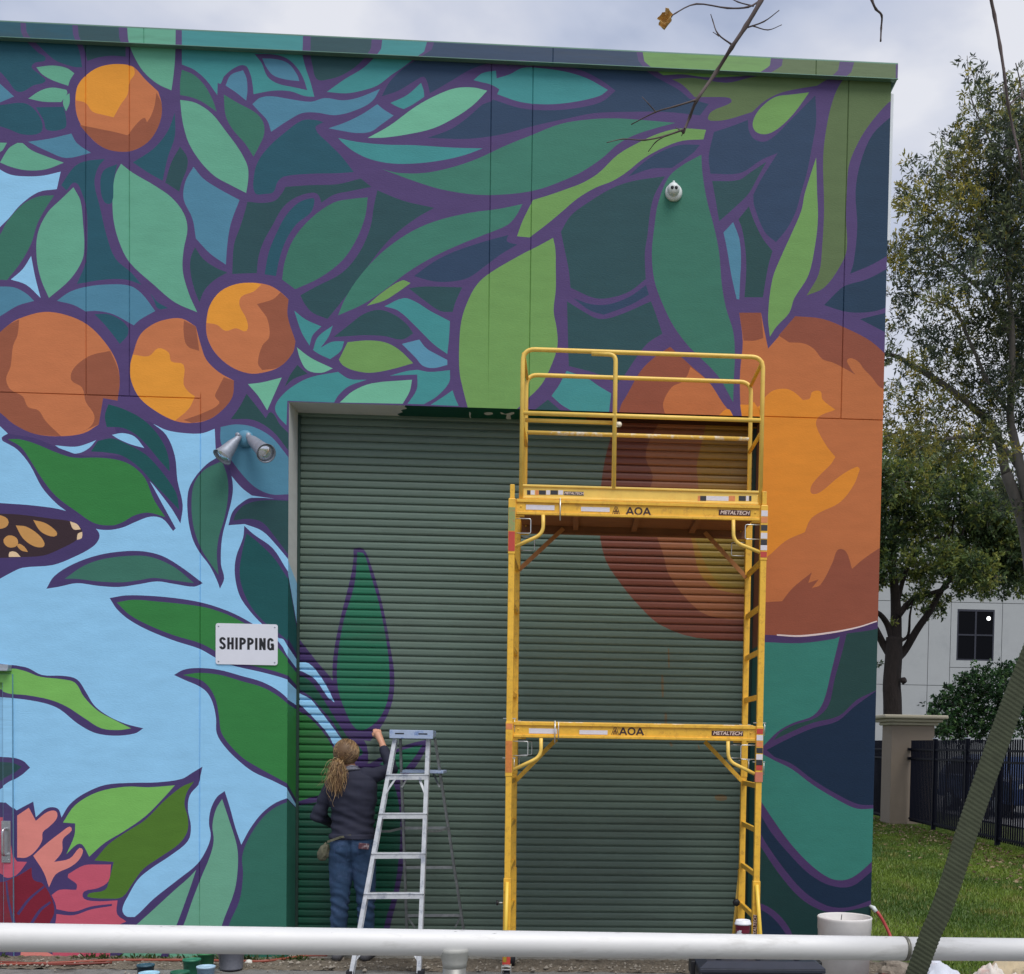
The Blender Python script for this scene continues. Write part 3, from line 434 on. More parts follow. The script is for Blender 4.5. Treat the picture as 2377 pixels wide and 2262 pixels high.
def parse(txt, n=4):
    out = []
    for ln in txt.strip().splitlines():
        w = ln.split(); ox, oy, sc = TILES[w[2]]; P = []; K = []
        for t in w[3:]:
            k = t.endswith('*'); a, b = t.rstrip('*').split(','); P.append((ox + float(a) / sc, oy + float(b) / sc)); K.append(k)
        m_ = len(P); res = []
        for i in range(m_):
            p1, p2 = np.array(P[i]), np.array(P[(i + 1) % m_])
            if K[i] and K[(i + 1) % m_]: res.append(p1); continue
            p0 = 1.5 * p1 - .5 * p2 if K[i] else np.array(P[i - 1])
            j = (i + 1) % m_; p3 = 1.5 * p2 - .5 * p1 if K[j] else np.array(P[(j + 1) % m_])
            L = np.hypot(*(p2 - p1)); nn = max(2, min(n, int(L / 5)))
            t0 = (p2 - p0); t1 = (p3 - p1)
            for t_, pp in ((t0, p0), (t1, p3)):
                pass
            t0 = t0 / max(1e-6, np.hypot(*t0)) * L; t1 = t1 / max(1e-6, np.hypot(*t1)) * L      # tangents scaled to the segment
            for q in range(nn):
                t = q / nn; h = (2 * t ** 3 - 3 * t ** 2 + 1, t ** 3 - 2 * t ** 2 + t, -2 * t ** 3 + 3 * t ** 2, t ** 3 - t ** 2)
                res.append(h[0] * p1 + h[1] * t0 + h[2] * p2 + h[3] * t1)
        out.append((w[1], np.array(res)))
    return out
WIG = []
def winding(pts, poly):
    x, y = pts[:, 0], pts[:, 1]; w = np.zeros(len(pts), int)
    x0, y0 = poly[:, 0], poly[:, 1]; x1, y1 = np.roll(x0, -1), np.roll(y0, -1)
    for a, b, c, d in zip(x0, y0, x1, y1):
        if b <= d: mk = (y >= b) & (y < d); w[mk] += (((c - a) * (y[mk] - b) - (x[mk] - a) * (d - b)) > 0)
        else: mk = (y >= d) & (y < b); w[mk] -= (((c - a) * (y[mk] - b) - (x[mk] - a) * (d - b)) < 0)
    return w != 0
def paint_mesh(bounds, shapes, lines, base):
    """Exact flat partition of the rectangle-ish polygon `bounds` (survey pixels) by the painted shapes and extra lines.
    returns vertices, triangles, colour per triangle"""
    V = []; E = []
    xmn, ymn = bounds.min(0) - 2; xmx, ymx = bounds.max(0) + 2
    def poly(P):
        b = len(V)
        for p in P: V.append(Vector((float(p[0]), float(p[1]))))
        for i in range(len(P)): E.append((b + i, b + (i + 1) % len(P)))
    poly(bounds)
    for nm, P in shapes:
        if P[:, 0].max() < xmn or P[:, 0].min() > xmx or P[:, 1].max() < ymn or P[:, 1].min() > ymx: continue
        poly(P)
    for a, b in lines:
        k = len(V); V.append(Vector(a)); V.append(Vector(b)); E.append((k, k + 1))
    r = delaunay_2d_cdt(V, E, [], 0, 1e-4)
    vs = np.array([tuple(v) for v in r[0]]); fs = np.array([f for f in r[2] if len(f) == 3])
    c = vs[fs].mean(1); ok = winding(c, bounds); fs = fs[ok]; c = c[ok]
    col = np.tile(np.array(PAINT[base]), (len(fs), 1)); nmx = np.full(len(fs), base, dtype=object)
    for nm, P in shapes:
        bb = (c[:, 0] >= P[:, 0].min()) & (c[:, 0] <= P[:, 0].max()) & (c[:, 1] >= P[:, 1].min()) & (c[:, 1] <= P[:, 1].max())
        ix = np.nonzero(bb)[0]
        if len(ix) == 0: continue
        ix = ix[winding(c[ix], P)]; col[ix] = PAINT[nm]
    return vs, fs, c, col
def painted(name, pts3, fs, col, mats, parent=None, flip_to=None):
    u, inv = np.unique(fs.ravel(), return_inverse=True); f2 = inv.reshape(-1, 3); v = pts3[u]
    nrm = np.cross(v[f2[:, 1]] - v[f2[:, 0]], v[f2[:, 2]] - v[f2[:, 0]])
    if flip_to is not None:
        bad = nrm @ np.array(flip_to) < 0; f2[bad] = f2[bad][:, ::-1]
    ar = np.linalg.norm(nrm, axis=1) > 1e-12; f2 = f2[ar]; col = col[ar]
    me = bpy.data.meshes.new(name); me.from_pydata(v.tolist(), [], f2.tolist())
    a = me.attributes.new('paint', 'FLOAT_COLOR', 'FACE'); c4 = np.ones((len(f2), 4), dtype=np.float32); c4[:, :3] = col
    a.data.foreach_set('color', c4.ravel()); me.update()
    return link(name, me, mats, parent)
# ------------------------------------------------------------------ the painted building
M_PAINT = mat('mural_paint_on_stucco', None, rough=.62, var=.085, scale=3.5, bump=.32, bscale=48, attr='paint', bdist=.005, stretch=(1, 1, 3.0), spec=.2)
M_PAINTS = mat('mural_paint_on_steel', None, rough=.42, var=.10, scale=7, bump=.06, bscale=30, attr='paint', stretch=(.5, 1, 5), spec=.45, stain=srgb(70, 74, 66), stain_amt=.28, stain_scale=1.6)
HW, HZ, REC = 3.65, 4.286, .30
TOPZ, RX = 7.0, 4.603
b = thing('painted_warehouse', (0, 0, 0), 'tall flat-roofed warehouse painted with a mural of oranges and leaves around its roller door', 'building')
WSH = parse(WALL)
mir = [(n_, np.column_stack((-10 - P[:, 0], P[:, 1]))) for n_, P in WSH if P[:, 0].max() < 640 and P[:, 0].min() > -20 and np.ptp(P[:, 0]) < 600]
def px(x, z, y=0): return proj((x, y, z))
wl = -6.0
JV = [(-1.519, 4.29, 6.9), (-1.197, 4.29, 6.9), (-.666, 0, 4.29), (1.512, HZ, 6.9), (1.828, HZ, 6.9), (4.269, 4.288, 6.9)]
JH = [(wl, -.666, 4.29), (HW, RX, 4.288)]
lines = []
G_ = .0052
for x, z0, z1 in JV:
    for o in (-G_, 0, G_): lines.append((px(x + o, z0 - .0), px(x + o, z1 + .05)))
for x0, x1, z in JH:
    for o in (-G_, 0, G_): lines.append((px(x0, z + o), px(x1, z + o)))
lines.append((px(-2.065, 0), px(-2.065, 2.165))); lines.append((px(-2.135, 0), px(-2.135, 2.135)))      # service door frame and leaf
lines.append((px(-2.065, 2.165), px(-3.2, 2.165))); lines.append((px(-2.135, 2.10), px(-3.15, 2.10)))
bounds = np.array([px(wl, 0), px(0, 0), px(0, HZ), px(HW, HZ), px(HW, 0), px(RX, 0), px(RX, 6.95), px(wl, 6.95)])
vs, fs, cen, col = paint_mesh(bounds, mir + WSH, lines, 'purple')
P3 = np.array([U(p[0], p[1], 0) for p in vs])
cw = np.array([U(p[0], p[1], 0) for p in cen])
for x, z0, z1 in JV:
    k = (abs(P3[:, 0] - x) < .0012) & (P3[:, 2] > z0 + G_ * .5) & (P3[:, 2] < z1 + .04); P3[k, 1] = .0085
for x0, x1, z in JH:
    k = (abs(P3[:, 2] - z) < .0012) & (P3[:, 0] >= x0 - .01) & (P3[:, 0] < x1 + .001); P3[k, 1] = .0085
X, Z = cw[:, 0], cw[:, 2]
pid = np.zeros(len(cw), int)
up = Z > 4.29
pid[(X < -.666) & ~up] = 1; pid[up & (X < -1.519)] = 2; pid[up & (X >= -1.519) & (X < -1.197)] = 3
pid[(X >= 1.512) & (X < 1.828)] = 4; pid[(X >= 1.828) & up & (X < 4.269)] = 5; pid[up & (X >= 4.269)] = 6; pid[(X > HW - .1) & (Z < 4.288)] = 7
leaf = (X < -2.135) & (X > -3.15) & (Z < 2.10); frame = (X < -2.065) & (X > -3.2) & (Z < 2.165) & ~leaf
pid[frame] = 8; pid[leaf] = 9
for i in range(8):
    k = pid == i
    if k.any(): painted('wall_panel', P3, fs[k], col[k], M_PAINT, b, (0, -1, 0))
PF = P3.copy(); PF[:, 1] -= .018
fr = painted('door_frame', PF, fs[pid == 8], col[pid == 8], M_PAINTS, b, (0, -1, 0))
PL = P3.copy(); PL[:, 1] += .012
dl = painted('service_door', PL, fs[pid == 9], col[pid == 9], M_PAINTS, b, (0, -1, 0))
M_SIDE = mat('frame_side', srgb(120, 165, 190), rough=.5)
M_STEEL = mat('brushed_steel', srgb(190, 192, 195), rough=.32, metal=.9, var=.1, scale=30)
M_GALV = mat('galvanised', srgb(176, 182, 190), rough=.45, metal=.6, var=.12, scale=25)
MB().box((-2.066, -.018, 0), (-2.0645, .02, 2.165)).box((-2.1365, -.018, 0), (-2.1345, .03, 2.10)).box((-3.2, -.018, 2.164), (-2.065, .02, 2.166)).build('frame_edge', M_SIDE, b)
MB().box((-3.28, -.06, 2.19), (-2.075, .0, 2.235)).box((-3.28, -.075, 2.185), (-2.075, -.045, 2.20)).build('drip_cap', M_GALV, b, bevel=.003)
h = MB(); pc = U(20.5, 1912, -.01); hx, hz = -2.112, .875
hb = MB().box((hx - .034, -.026, hz - .15), (hx + .034, -.016, hz + .17))
for s_ in (-.13, .15):
    for t_ in (-.02, .02): hb.lathe((hx + t_, -.026, hz + s_), [(.006, 0), (.004, .003)], 8, (0, -1, 0))
hb.tube(path([(hx, -.02, hz - .09), (hx, -.075, hz - .09), (hx, -.075, hz + .11), (hx, -.02, hz + .11)], .03), .011, 8, square=False)
hb.build('pull_handle', M_STEEL, dl, bevel=.002)
for zz in (.93, .80):
    MB().lathe((-2.21, -.0, zz), [(.03, 0), (.03, .012), (.018, .03), (.028, .045), (.026, .06), (.005, .066)], 16, (0, -1, 0)).build('door_knob', M_STEEL, dl)
# body of the building: side wall, roof, coping
MB().box((wl, .3, 0), (-.3, .35, 6.8)).build('inner_lining', mat('lining', srgb(90, 90, 90)), b)
sideb = MB(); sideb.add([(RX, 0, 0), (RX, 14, 0), (RX, 14, 6.9), (RX, 0, 6.9)], [(0, 1, 2, 3)])
sideb.build('side_wall', mat('white_side', srgb(196, 200, 204), rough=.7, var=.05, bump=.2, bscale=60), b)
MB().box((wl, .03, 6.78), (RX - .002, 14, 6.86)).build('roof', mat('roof_felt', srgb(120, 120, 118), rough=.9), b)
MB().box((wl, 13.9, 0), (RX - .002, 14, 6.78)).build('rear_wall', MATS['white_side'], b)
MB().box((wl, .03, 0), (wl + .1, 14, 6.78)).build('left_wall', MATS['white_side'], b)
CY0 = -.055
cb = np.array([proj((wl, CY0, 6.882)), proj((RX + .035, CY0, 6.882)), proj((RX + .035, CY0, 6.99)), proj((wl, CY0, 6.99))])
seam = [(proj((xx, CY0, 6.87)), proj((xx, CY0, 7.01))) for xx in (-4.1, -1.07, 1.98, 2.13)]
cs = []
for xx in (-4.1, -1.07, 1.98, 4.0):
    for o in (-.004, 0, .004): cs.append((proj((xx + o, CY0, 6.87)), proj((xx + o, CY0, 7.01))))
CSH = []
for n_, P in mir + WSH:
    Q_ = P.copy(); k = Q_[:, 1] < 55.6 + .0469 * Q_[:, 0] + 12; Q_[k, 1] -= 26; CSH.append((n_, Q_))
v2, f2, c2, k2 = paint_mesh(cb, CSH, cs, 'purple')
Q3 = np.array([U(p[0], p[1], CY0) for p in v2])
for xx in (-4.1, -1.07, 1.98, 4.0): Q3[abs(Q3[:, 0] - xx) < .001, 1] += .006
cop = painted('roof_coping', Q3, f2, k2, M_PAINTS, b, (0, -1, 0))
M_EDGE = mat('coping_edge', srgb(112, 146, 130), rough=.4, metal=.3)
MB().box((wl, CY0 + .001, 6.991), (RX + .035, .32, 7.0)).box((wl, CY0 - .004, 6.877), (RX + .038, CY0 + .008, 6.881)).box((wl, CY0 + .004, 6.8815), (RX + .034, -.003, 6.884)).box((RX + .025, CY0 + .002, 6.882), (RX + .0352, 1.2, 6.99)).build('coping_edge', M_EDGE, b)
M_WHP = mat('white_painted_metal', srgb(222, 226, 230), rough=.45, var=.04)
MB().box((RX + .001, .10, 5.72), (RX + .05, .19, 6.86)).build('downspout', M_WHP, b, bevel=.004)
MB().box((RX + .001, .095, 5.66), (RX + .03, .2, 5.715)).build('downspout_shoe', mat('dark_rubber', srgb(34, 36, 40), rough=.7), b)
# reveals of the roller door
def plane_fn(which, val):
    return (lambda p: UX(p[0], p[1], val)) if which == 'x' else (lambda p: UZ(p[0], p[1], val))
jb = np.array([proj((0, 0, 0)), proj((0, REC, 0)), proj((0, REC, HZ)), proj((0, 0, HZ))])
v2, f2, c2, k2 = paint_mesh(jb, parse(JAMB), [], 'raw')
painted('door_reveal', np.array([UX(p[0], p[1], 0) for p in v2]), f2, k2, M_PAINT, b, (1, 0, 0))
SOF = '''
S raw E 100,700* 860,700* 850,790 845,835 835,850 850,858 815,870 825,880 795,890 805,900* 780,960* 100,960*
S dkg E 860,700* 850,790 845,835 835,850 850,858 815,870 825,880 795,890 805,900* 780,990* 1215,990* 1203,890* 1197,700*
S doordk E 1197,700* 1203,890* 1215,990* 1900,990* 1900,700*
S raw E 1290,885 1335,882 1340,892 1300,896
S raw E 1385,880 1410,890 1460,880 1462,890 1440,900 1445,925 1415,915 1420,895 1390,892
S raw E 1205,880 1215,885 1212,905 1220,920 1210,915
S dkb F 150,400* 150,900* 1400,900* 1400,400*
'''
sb = np.array([proj((0, 0, HZ)), proj((HW, 0, HZ)), proj((HW, REC, HZ)), proj((0, REC, HZ))])
v2, f2, c2, k2 = paint_mesh(sb, parse(SOF), [], 'raw')
painted('door_head', np.array([UZ(p[0], p[1], HZ) for p in v2]), f2, k2, M_PAINT, b, (0, 0, -1))
rj = MB(); rj.add([(HW, 0, 0), (HW, REC, 0), (HW, REC, 2.5), (HW, 0, 2.5)], [(0, 1, 2, 3)]); rj.build('door_reveal', mat('reveal_teal', srgb(46, 100, 96), rough=.6, bump=.2), b)
rj = MB(); rj.add([(HW, 0, 2.5), (HW, REC, 2.5), (HW, REC, HZ), (HW, 0, HZ)], [(0, 1, 2, 3)]); rj.build('door_reveal', mat('reveal_brown', srgb(128, 82, 62), rough=.6, bump=.2), b)
# the roller door: one curved steel slat above the other
PITCH_S = .0602; NS = 71; Z0 = .771 - 12 * PITCH_S - .012
PR = [(0, 0), (.07, .0), (.13, .0125), (.30, .0158), (.70, .0148), (.90, .0118), (.965, .004)]
lines = []; zl = []
for k in range(NS + 1):
    for f_, o in PR:
        z = Z0 + (k + f_) * PITCH_S
        if 0.01 < z < HZ - .002: lines.append((proj((-.004, REC, z)), proj((HW + .004, REC, z)))); zl.append(z)
db = np.array([proj((0.0, REC, .008)), proj((HW, REC, .008)), proj((HW, REC, HZ)), proj((0.0, REC, HZ))])
v2, f2, c2, k2 = paint_mesh(db, parse(DOOR, 3), lines, 'door')
Q3 = np.array([U(p[0], p[1], REC) for p in v2]); zc = np.array([U(p[0], p[1], REC)[2] for p in c2])
ff = ((Q3[:, 2] - Z0) / PITCH_S) % 1.0; ff[ff > .9985] = 0
Q3[:, 1] -= np.interp(ff, [p[0] for p in PR] + [1], [p[1] for p in PR] + [0])
si = np.floor((zc - Z0) / PITCH_S + 1e-6).astype(int)
rd = MB().box((0.004, REC - .012, 0), (HW - .004, REC + .02, .05)).build('rolling_door', mat('bottom_bar', srgb(60, 74, 70), rough=.5, metal=.4), b)
for k in range(si.min(), si.max() + 1):
    s_ = si == k
    if s_.any():
        QS = Q3.copy(); QS[:, 1] += random.uniform(-.0008, .0006)      # slats sit a little unevenly
        painted('slat', QS, f2[s_], k2[s_] * random.uniform(.93, 1.06), M_PAINTS, rd, (0, -1, 0))
MB().box((0, REC + .03, 0), (HW, REC + .05, HZ)).build('door_back', mat('dark_inside', srgb(20, 22, 22)), rd)
MB().box((.0015, REC - .03, 0), (.022, REC + .02, HZ - .02)).build('guide_rail', mat('guide', srgb(48, 70, 64), rough=.5, metal=.3), rd)
MB().box((HW - .03, REC - .03, 0), (HW - .0015, REC + .02, HZ - .02)).build('guide_rail', MATS['guide'], rd)
# ------------------------------------------------------------------ ground
def grid(name, x0, x1, y0, y1, step, zf, m_, kind='structure'):
    nx = max(2, int((x1 - x0) / step)); ny = max(2, int((y1 - y0) / step))
    vs = []; fs = []
    for j in range(ny + 1):
        for i in range(nx + 1):
            x = x0 + (x1 - x0) * i / nx; y = y0 + (y1 - y0) * j / ny; vs.append((x, y, zf(x, y)))
    for j in range(ny):
        for i in range(nx):
            a = j * (nx + 1) + i; fs.append((a, a + 1, a + nx + 2, a + nx + 1))
    o = MB().add(vs, fs, 0, True).build(name, m_); o['kind'] = kind; return o
M_ASPH = mat('worn_asphalt', srgb(128, 126, 122), rough=.92, var=.35, scale=7, bump=.9, bscale=70, stain=srgb(70, 66, 60), stain_amt=.8, stain_scale=3.2, bdist=.02)
M_DIRT = mat('gritty_dirt', srgb(122, 112, 98), rough=.95, var=.4, scale=30, bump=1, bscale=50, stain=srgb(66, 56, 46), stain_amt=.9, stain_scale=9, bdist=.03)
nz = lambda x, y, s, a: a * (mnoise.noise((x * s, y * s, 1.3)) + .5 * mnoise.noise((x * s * 2.7, y * s * 2.7, 5.1)))
grid('asphalt', -7, 4.9, -9.6, -.34, .07, lambda x, y: -.012 + nz(x, y, 1.3, .006) + nz(x, y, 9, .004), M_ASPH)
grid('gravel_strip', -7, 4.9, -.42, .0, .022, lambda x, y: .004 + .010 * mnoise.noise((x * 14, y * 14, 0)) + .012 * mnoise.noise((x * 35, y * 35, 3)) - .014 * max(0, (-y - .3) / .12), M_DIRT)
MB().box((.0, .0, -.1), (HW, REC + .1, .004)).build('door_threshold', mat('old_concrete', srgb(150, 146, 138), rough=.9, var=.25, scale=12, bump=.6, bscale=60, stain=srgb(90, 84, 76), stain_amt=.6))['kind'] = 'structure'
M_TURF = mat('turf_soil', srgb(84, 96, 44), rough=.95, var=.35, scale=5, bump=1, bscale=80, stain=srgb(112, 98, 66), stain_amt=.55, stain_scale=1.3, bdist=.03)
grid('lawn', 4.9, 40, -9.6, 60, .5, lambda x, y: -.01 + nz(x, y, .3, .03), M_TURF)
MB().add([(-200, -200, -.12), (300, -200, -.12), (300, 300, -.12), (-200, 300, -.12)], [(0, 1, 2, 3)]).build('ground', mat('far_ground', srgb(104, 108, 84), rough=.95, var=.2, scale=.2))['kind'] = 'structure'
# broken edge of the asphalt, pebbles, weeds
def leafmesh(name, centers, dirs, ups, L, Wd, col, m_, bend=0.):
    """four-cornered blades: base, two shoulders, tip; colour per blade"""
    c = np.asarray(centers); d = np.asarray(dirs); u = np.asarray(ups); L = np.asarray(L)[:, None]; Wd = np.asarray(Wd)[:, None]; n = len(c)
    s_ = np.cross(d, u); s_ /= np.maximum(1e-9, np.linalg.norm(s_, axis=1))[:, None]; nn = np.cross(s_, d)
    v = np.empty((n, 4, 3)); v[:, 0] = c; v[:, 1] = c + d * L * .5 + s_ * Wd * .5 + nn * L * bend; v[:, 2] = c + d * L; v[:, 3] = c + d * L * .5 - s_ * Wd * .5 + nn * L * bend
    me = bpy.data.meshes.new(name); me.vertices.add(4 * n); me.vertices.foreach_set('co', v.ravel())
    me.loops.add(4 * n); me.loops.foreach_set('vertex_index', np.arange(4 * n)); me.polygons.add(n); me.polygons.foreach_set('loop_start', np.arange(n) * 4)
    a = me.attributes.new('paint', 'FLOAT_COLOR', 'FACE'); c4 = np.ones((n, 4), dtype=np.float32); c4[:, :3] = col; a.data.foreach_set('color', c4.ravel())
    me.update(calc_edges=True); me.validate(); return me
def leafmat(name, tr=.25):
    mt = bpy.data.materials.new(name); mt.use_nodes = True; t = mt.node_tree; bs = t.nodes['Principled BSDF']; bs.inputs['Roughness'].default_value = .5
    a = N(t, 'ShaderNodeAttribute', attribute_name='paint'); t.links.new(a.outputs['Color'], bs.inputs['Base Color']); bs.inputs['Specular IOR Level'].default_value = .35
    tl = N(t, 'ShaderNodeBsdfTranslucent'); t.links.new(a.outputs['Color'], tl.inputs[0]); mxs = N(t, 'ShaderNodeMixShader'); mxs.inputs[0].default_value = tr
    t.links.new(bs.outputs[0], mxs.inputs[1]); t.links.new(tl.outputs[0], mxs.inputs[2]); t.links.new(mxs.outputs[0], t.nodes['Material Output'].inputs[0]); return mt
M_LEAF = leafmat('leaves', .38); M_GRASS = leafmat('grass_blades', .2)
def unit(v): return v / np.maximum(1e-9, np.linalg.norm(v, axis=-1, keepdims=True))
n = 190000
gx = 4.93 + RNG.random(n) ** .9 * 5.2; gy = -1.2 + RNG.random(n) ** 1.5 * 21
keep = ~((gy < -.2) & (RNG.random(n) < (-gy) * .9)); gx, gy = gx[keep], gy[keep]; n = len(gx)
pn = np.array([mnoise.noise((x * .9, y * .5, 2)) for x, y in zip(gx, gy)]); pn2 = np.array([mnoise.noise((x * 3.1, y * 2.1, 7)) for x, y in zip(gx, gy)])
d = unit(np.column_stack((RNG.normal(0, .55, n), RNG.normal(0, .55, n), np.ones(n))))
g1, g2, g3 = np.array(srgb(122, 144, 52)), np.array(srgb(130, 134, 66)), np.array(srgb(74, 102, 40))
t_ = np.clip(.45 + pn * 1.0 + RNG.normal(0, .25, n), 0, 1)[:, None]; colr = g3 * (1 - t_) + g1 * t_; dry = (pn2 + RNG.normal(0, .2, n) > .48)[:, None]; colr = np.where(dry, g2 * .9, colr)
me = leafmesh('grass', np.column_stack((gx, gy, np.full(n, -.01))), d, np.tile((0., 1., .1), (n, 1)), .035 + .04 * RNG.random(n) * (1 + pn2), .005 + .005 * RNG.random(n) + gy * .0004, colr, M_GRASS)
tag(link('lawn_grass', me, M_GRASS), kind='stuff')
# fallen leaves and dead patches along the fence
n = 2600; fx = 9.55 - np.abs(RNG.normal(0, .75, n)); fy = 1 + RNG.random(n) * 17
d = unit(np.column_stack((RNG.normal(0, 1, n), RNG.normal(0, 1, n), RNG.normal(0, .25, n))))
cc = np.array([srgb(128, 104, 78), srgb(160, 140, 110), srgb(96, 78, 58)])[RNG.integers(0, 3, n)]
tag(link('fallen_leaves', leafmesh('fallen_leaves', np.column_stack((fx, fy, np.full(n, .025))), d, unit(RNG.normal(0, .3, (n, 3)) + (0, 0, 1)), .05 + .05 * RNG.random(n), .03 + .03 * RNG.random(n), cc, M_GRASS, .1), M_GRASS), kind='stuff')
# pebbles
M_PEB = mat('pebbles', srgb(150, 142, 130), rough=.9, var=.35, scale=4)
pb = MB()
for i in range(900):
    x = random.uniform(-3, 4.8); y = -.40 + abs(random.gauss(0, .16)) if random.random() < .7 else random.uniform(-1.6, -.3); y = min(y, -.02)
    if 0 < x < HW and y > -.05: continue
    r = random.uniform(.004, .014) * (1.8 if random.random() < .06 else 1); c = Vector((x, y, r * .3))
    ico = [(0, 0, 1), (.9, 0, .2), (.2, .85, .1), (-.8, .4, .15), (-.7, -.6, .1), (.3, -.9, .2), (0, 0, -.8)]
    pb.add([c + Vector(v) * r * random.uniform(.75, 1.25) for v in ico], [(0, 1, 2), (0, 2, 3), (0, 3, 4), (0, 4, 5), (0, 5, 1), (6, 2, 1), (6, 3, 2), (6, 4, 3), (6, 5, 4), (6, 1, 5)])
tag(pb.build('pebbles', M_PEB), kind='stuff')
n = 700; cx_ = np.array([-.55, -.3, .05, -1.4, -2.3, -1.0, 3.9])[RNG.integers(0, 7, n)] + RNG.normal(0, .1, n); cy_ = -.05 - np.abs(RNG.normal(0, .035, n))
d = unit(np.column_stack((RNG.normal(0, .8, n), RNG.normal(-.3, .6, n), np.abs(RNG.normal(.6, .4, n)))))
tag(link('weeds', leafmesh('weeds', np.column_stack((cx_, cy_, np.full(n, .0))), d, unit(RNG.normal(0, 1, (n, 3))), .03 + .05 * RNG.random(n), .008 + .008 * RNG.random(n), np.array(srgb(74, 92, 48)) * (.6 + .8 * RNG.random((n, 1))), M_GRASS), M_GRASS), kind='stuff')

# ------------------------------------------------------------------ fixings on the wall
M_BLACK = mat('black_ink', srgb(24, 24, 28), rough=.5)
def text(name, body, loc, size, m_, parent, bold=0., sx=1., shear=0., ext=.0008, align='CENTER', rot=(math.pi / 2, 0, 0)):
    cu = bpy.data.curves.new(name, 'FONT'); cu.body = body; cu.size = size; cu.offset = bold; cu.shear = shear; cu.extrude = ext; cu.align_x = align; cu.align_y = 'CENTER'; cu.resolution_u = 4
    tmp_ = bpy.data.objects.new('tmp', cu); COL.objects.link(tmp_); bpy.context.view_layer.update()
    me_ = bpy.data.meshes.new_from_object(tmp_.evaluated_get(bpy.context.evaluated_depsgraph_get())); bpy.data.objects.remove(tmp_); bpy.data.curves.remove(cu)
    me_.materials.clear(); me_.transform(Matrix.LocRotScale(Vector([float(v) for v in loc]), __import__('mathutils').Euler(rot), Vector((sx, 1, 1)))); me_.name = name
    return link(name, me_, m_, parent)
def block_text(body, cx, cz, y, H, Wtot, wt, m_, parent, name='lettering', gap=.115):
    # heavy condensed capitals built from ribbons; wt is the stroke in cap heights
    wd = .50; s_ = wt; a_ = s_ / 2
    def arc(cx_, cz_, rx, rz, d0, d1, n_=10): return [(cx_ + rx * math.cos(math.radians(d0 + (d1 - d0) * i / n_)), cz_ + rz * math.sin(math.radians(d0 + (d1 - d0) * i / n_))) for i in range(n_ + 1)]
    r_ = wd / 2 - a_
    G = {'H': (wd, [[(a_, 0), (a_, 1)], [(wd - a_, 0), (wd - a_, 1)], [(a_, .51), (wd - a_, .51)]]), 'I': (s_ * 1.05, [[(a_, 0), (a_, 1)]]),
         'P': (wd * .96, [[(a_, 0), (a_, 1)], [(a_, 1 - a_ * .9)] + arc(wd - .23 - a_, .705, .23, .295 - a_ * .9, 90, -90) + [(a_, .41 + a_ * .9)]]),
         'N': (wd, [[(a_, 0), (a_, 1)], [(wd - a_, 0), (wd - a_, 1)], [(a_ * 1.0, 1 - .04), (wd - a_ * 1.0, .04)]]),
         'S': (wd * .98, [arc(wd / 2, .735, r_, .265 - a_ * .8, 8, 205, 14)[:-1] + [(wd * .30, .58), (wd * .64, .45)] + arc(wd / 2, .265, r_, .265 - a_ * .8, 35, -172, 14)]),
         'G': (wd * 1.04, [arc(wd / 2, .70, r_, .30 - a_ * .8, 12, 180, 12) + arc(wd / 2, .30, r_, .30 - a_ * .8, 180, 345, 12) + [(wd - a_, .48)], [(wd * .52, .47), (wd * 1.0, .47)], [(wd - a_ * .7, 0.01), (wd - a_ * .7, .46)]]),
         'A': (wd * 1.5, [[(a_ * .6, 0), (wd * .75, .97)], [(wd * 1.5 - a_ * .6, 0), (wd * .75, .97)], [(wd * .4, .30), (wd * 1.1, .30)]]),
         'O': (wd * 1.6, [arc(wd * .8, .5, wd * .8 - a_, .5 - a_ * .9, 0, 360, 26)])}
    tot = sum(G[c_][0] for c_ in body) + gap * (len(body) - 1); k = Wtot / tot; x = cx - Wtot / 2; mb = MB(); yy = y
    for c_ in body:
        for st_ in G[c_][1]:
            P_ = [np.array([x + p_[0] * k, cz + (p_[1] - .5) * H]) for p_ in st_]; L_ = []; R_2 = []; n_ = len(P_)
            for i in range(n_):
                d1 = P_[i] - P_[i - 1] if i > 0 else P_[1] - P_[0]; d2 = P_[i + 1] - P_[i] if i < n_ - 1 else d1
                t = d1 / np.linalg.norm(d1) + d2 / np.linalg.norm(d2); t /= np.linalg.norm(t); nrm = np.array([-t[1], t[0]]); hv = s_ * .5 * (k if abs(nrm[0]) > .7 else (k * .55 + H * .45 * .9)); L_.append(P_[i] + nrm * hv); R_2.append(P_[i] - nrm * hv)
            yy -= .00004; vs_ = [(p_[0], yy, p_[1]) for p_ in L_] + [(p_[0], yy, p_[1]) for p_ in R_2]
            mb.add(vs_, [(i, i + 1, n_ + i + 1, n_ + i) for i in range(n_ - 1)])
        x += (G[c_][0] + gap) * k
    return mb.build(name, m_, parent)
sg = thing('shipping_sign', U(572.5, 1496, 0), 'white sign reading SHIPPING screwed to the mural left of the roller door', 'sign')
a, c_ = U(501, 1447, -.005), U(644.5, 1545, -.005); mz = (a[2] + c_[2]) / 2; mxx = (a[0] + c_[0]) / 2; wx, wz = (c_[0] - a[0]) / 2, (a[2] - c_[2]) / 2
pl = MB(); rr = .018; ring = []
for qx, qz, a0 in ((1, 1, 0), (-1, 1, 90), (-1, -1, 180), (1, -1, 270)):
    for k in range(5):
        an = math.radians(a0 + k * 22.5); ring.append((mxx + qx * (wx - rr) + rr * math.cos(an), mz + qz * (wz - rr) + rr * math.sin(an)))
nr = len(ring)
pl.add([(x, -.008, z) for x, z in ring] + [(x, -.002, z) for x, z in ring], [tuple(range(nr))[::-1]] + [(i, (i + 1) % nr, nr + (i + 1) % nr, nr + i) for i in range(nr)] )
pl.build('plate', mat('white_enamel', srgb(226, 227, 236), rough=.35, var=.03), sg)
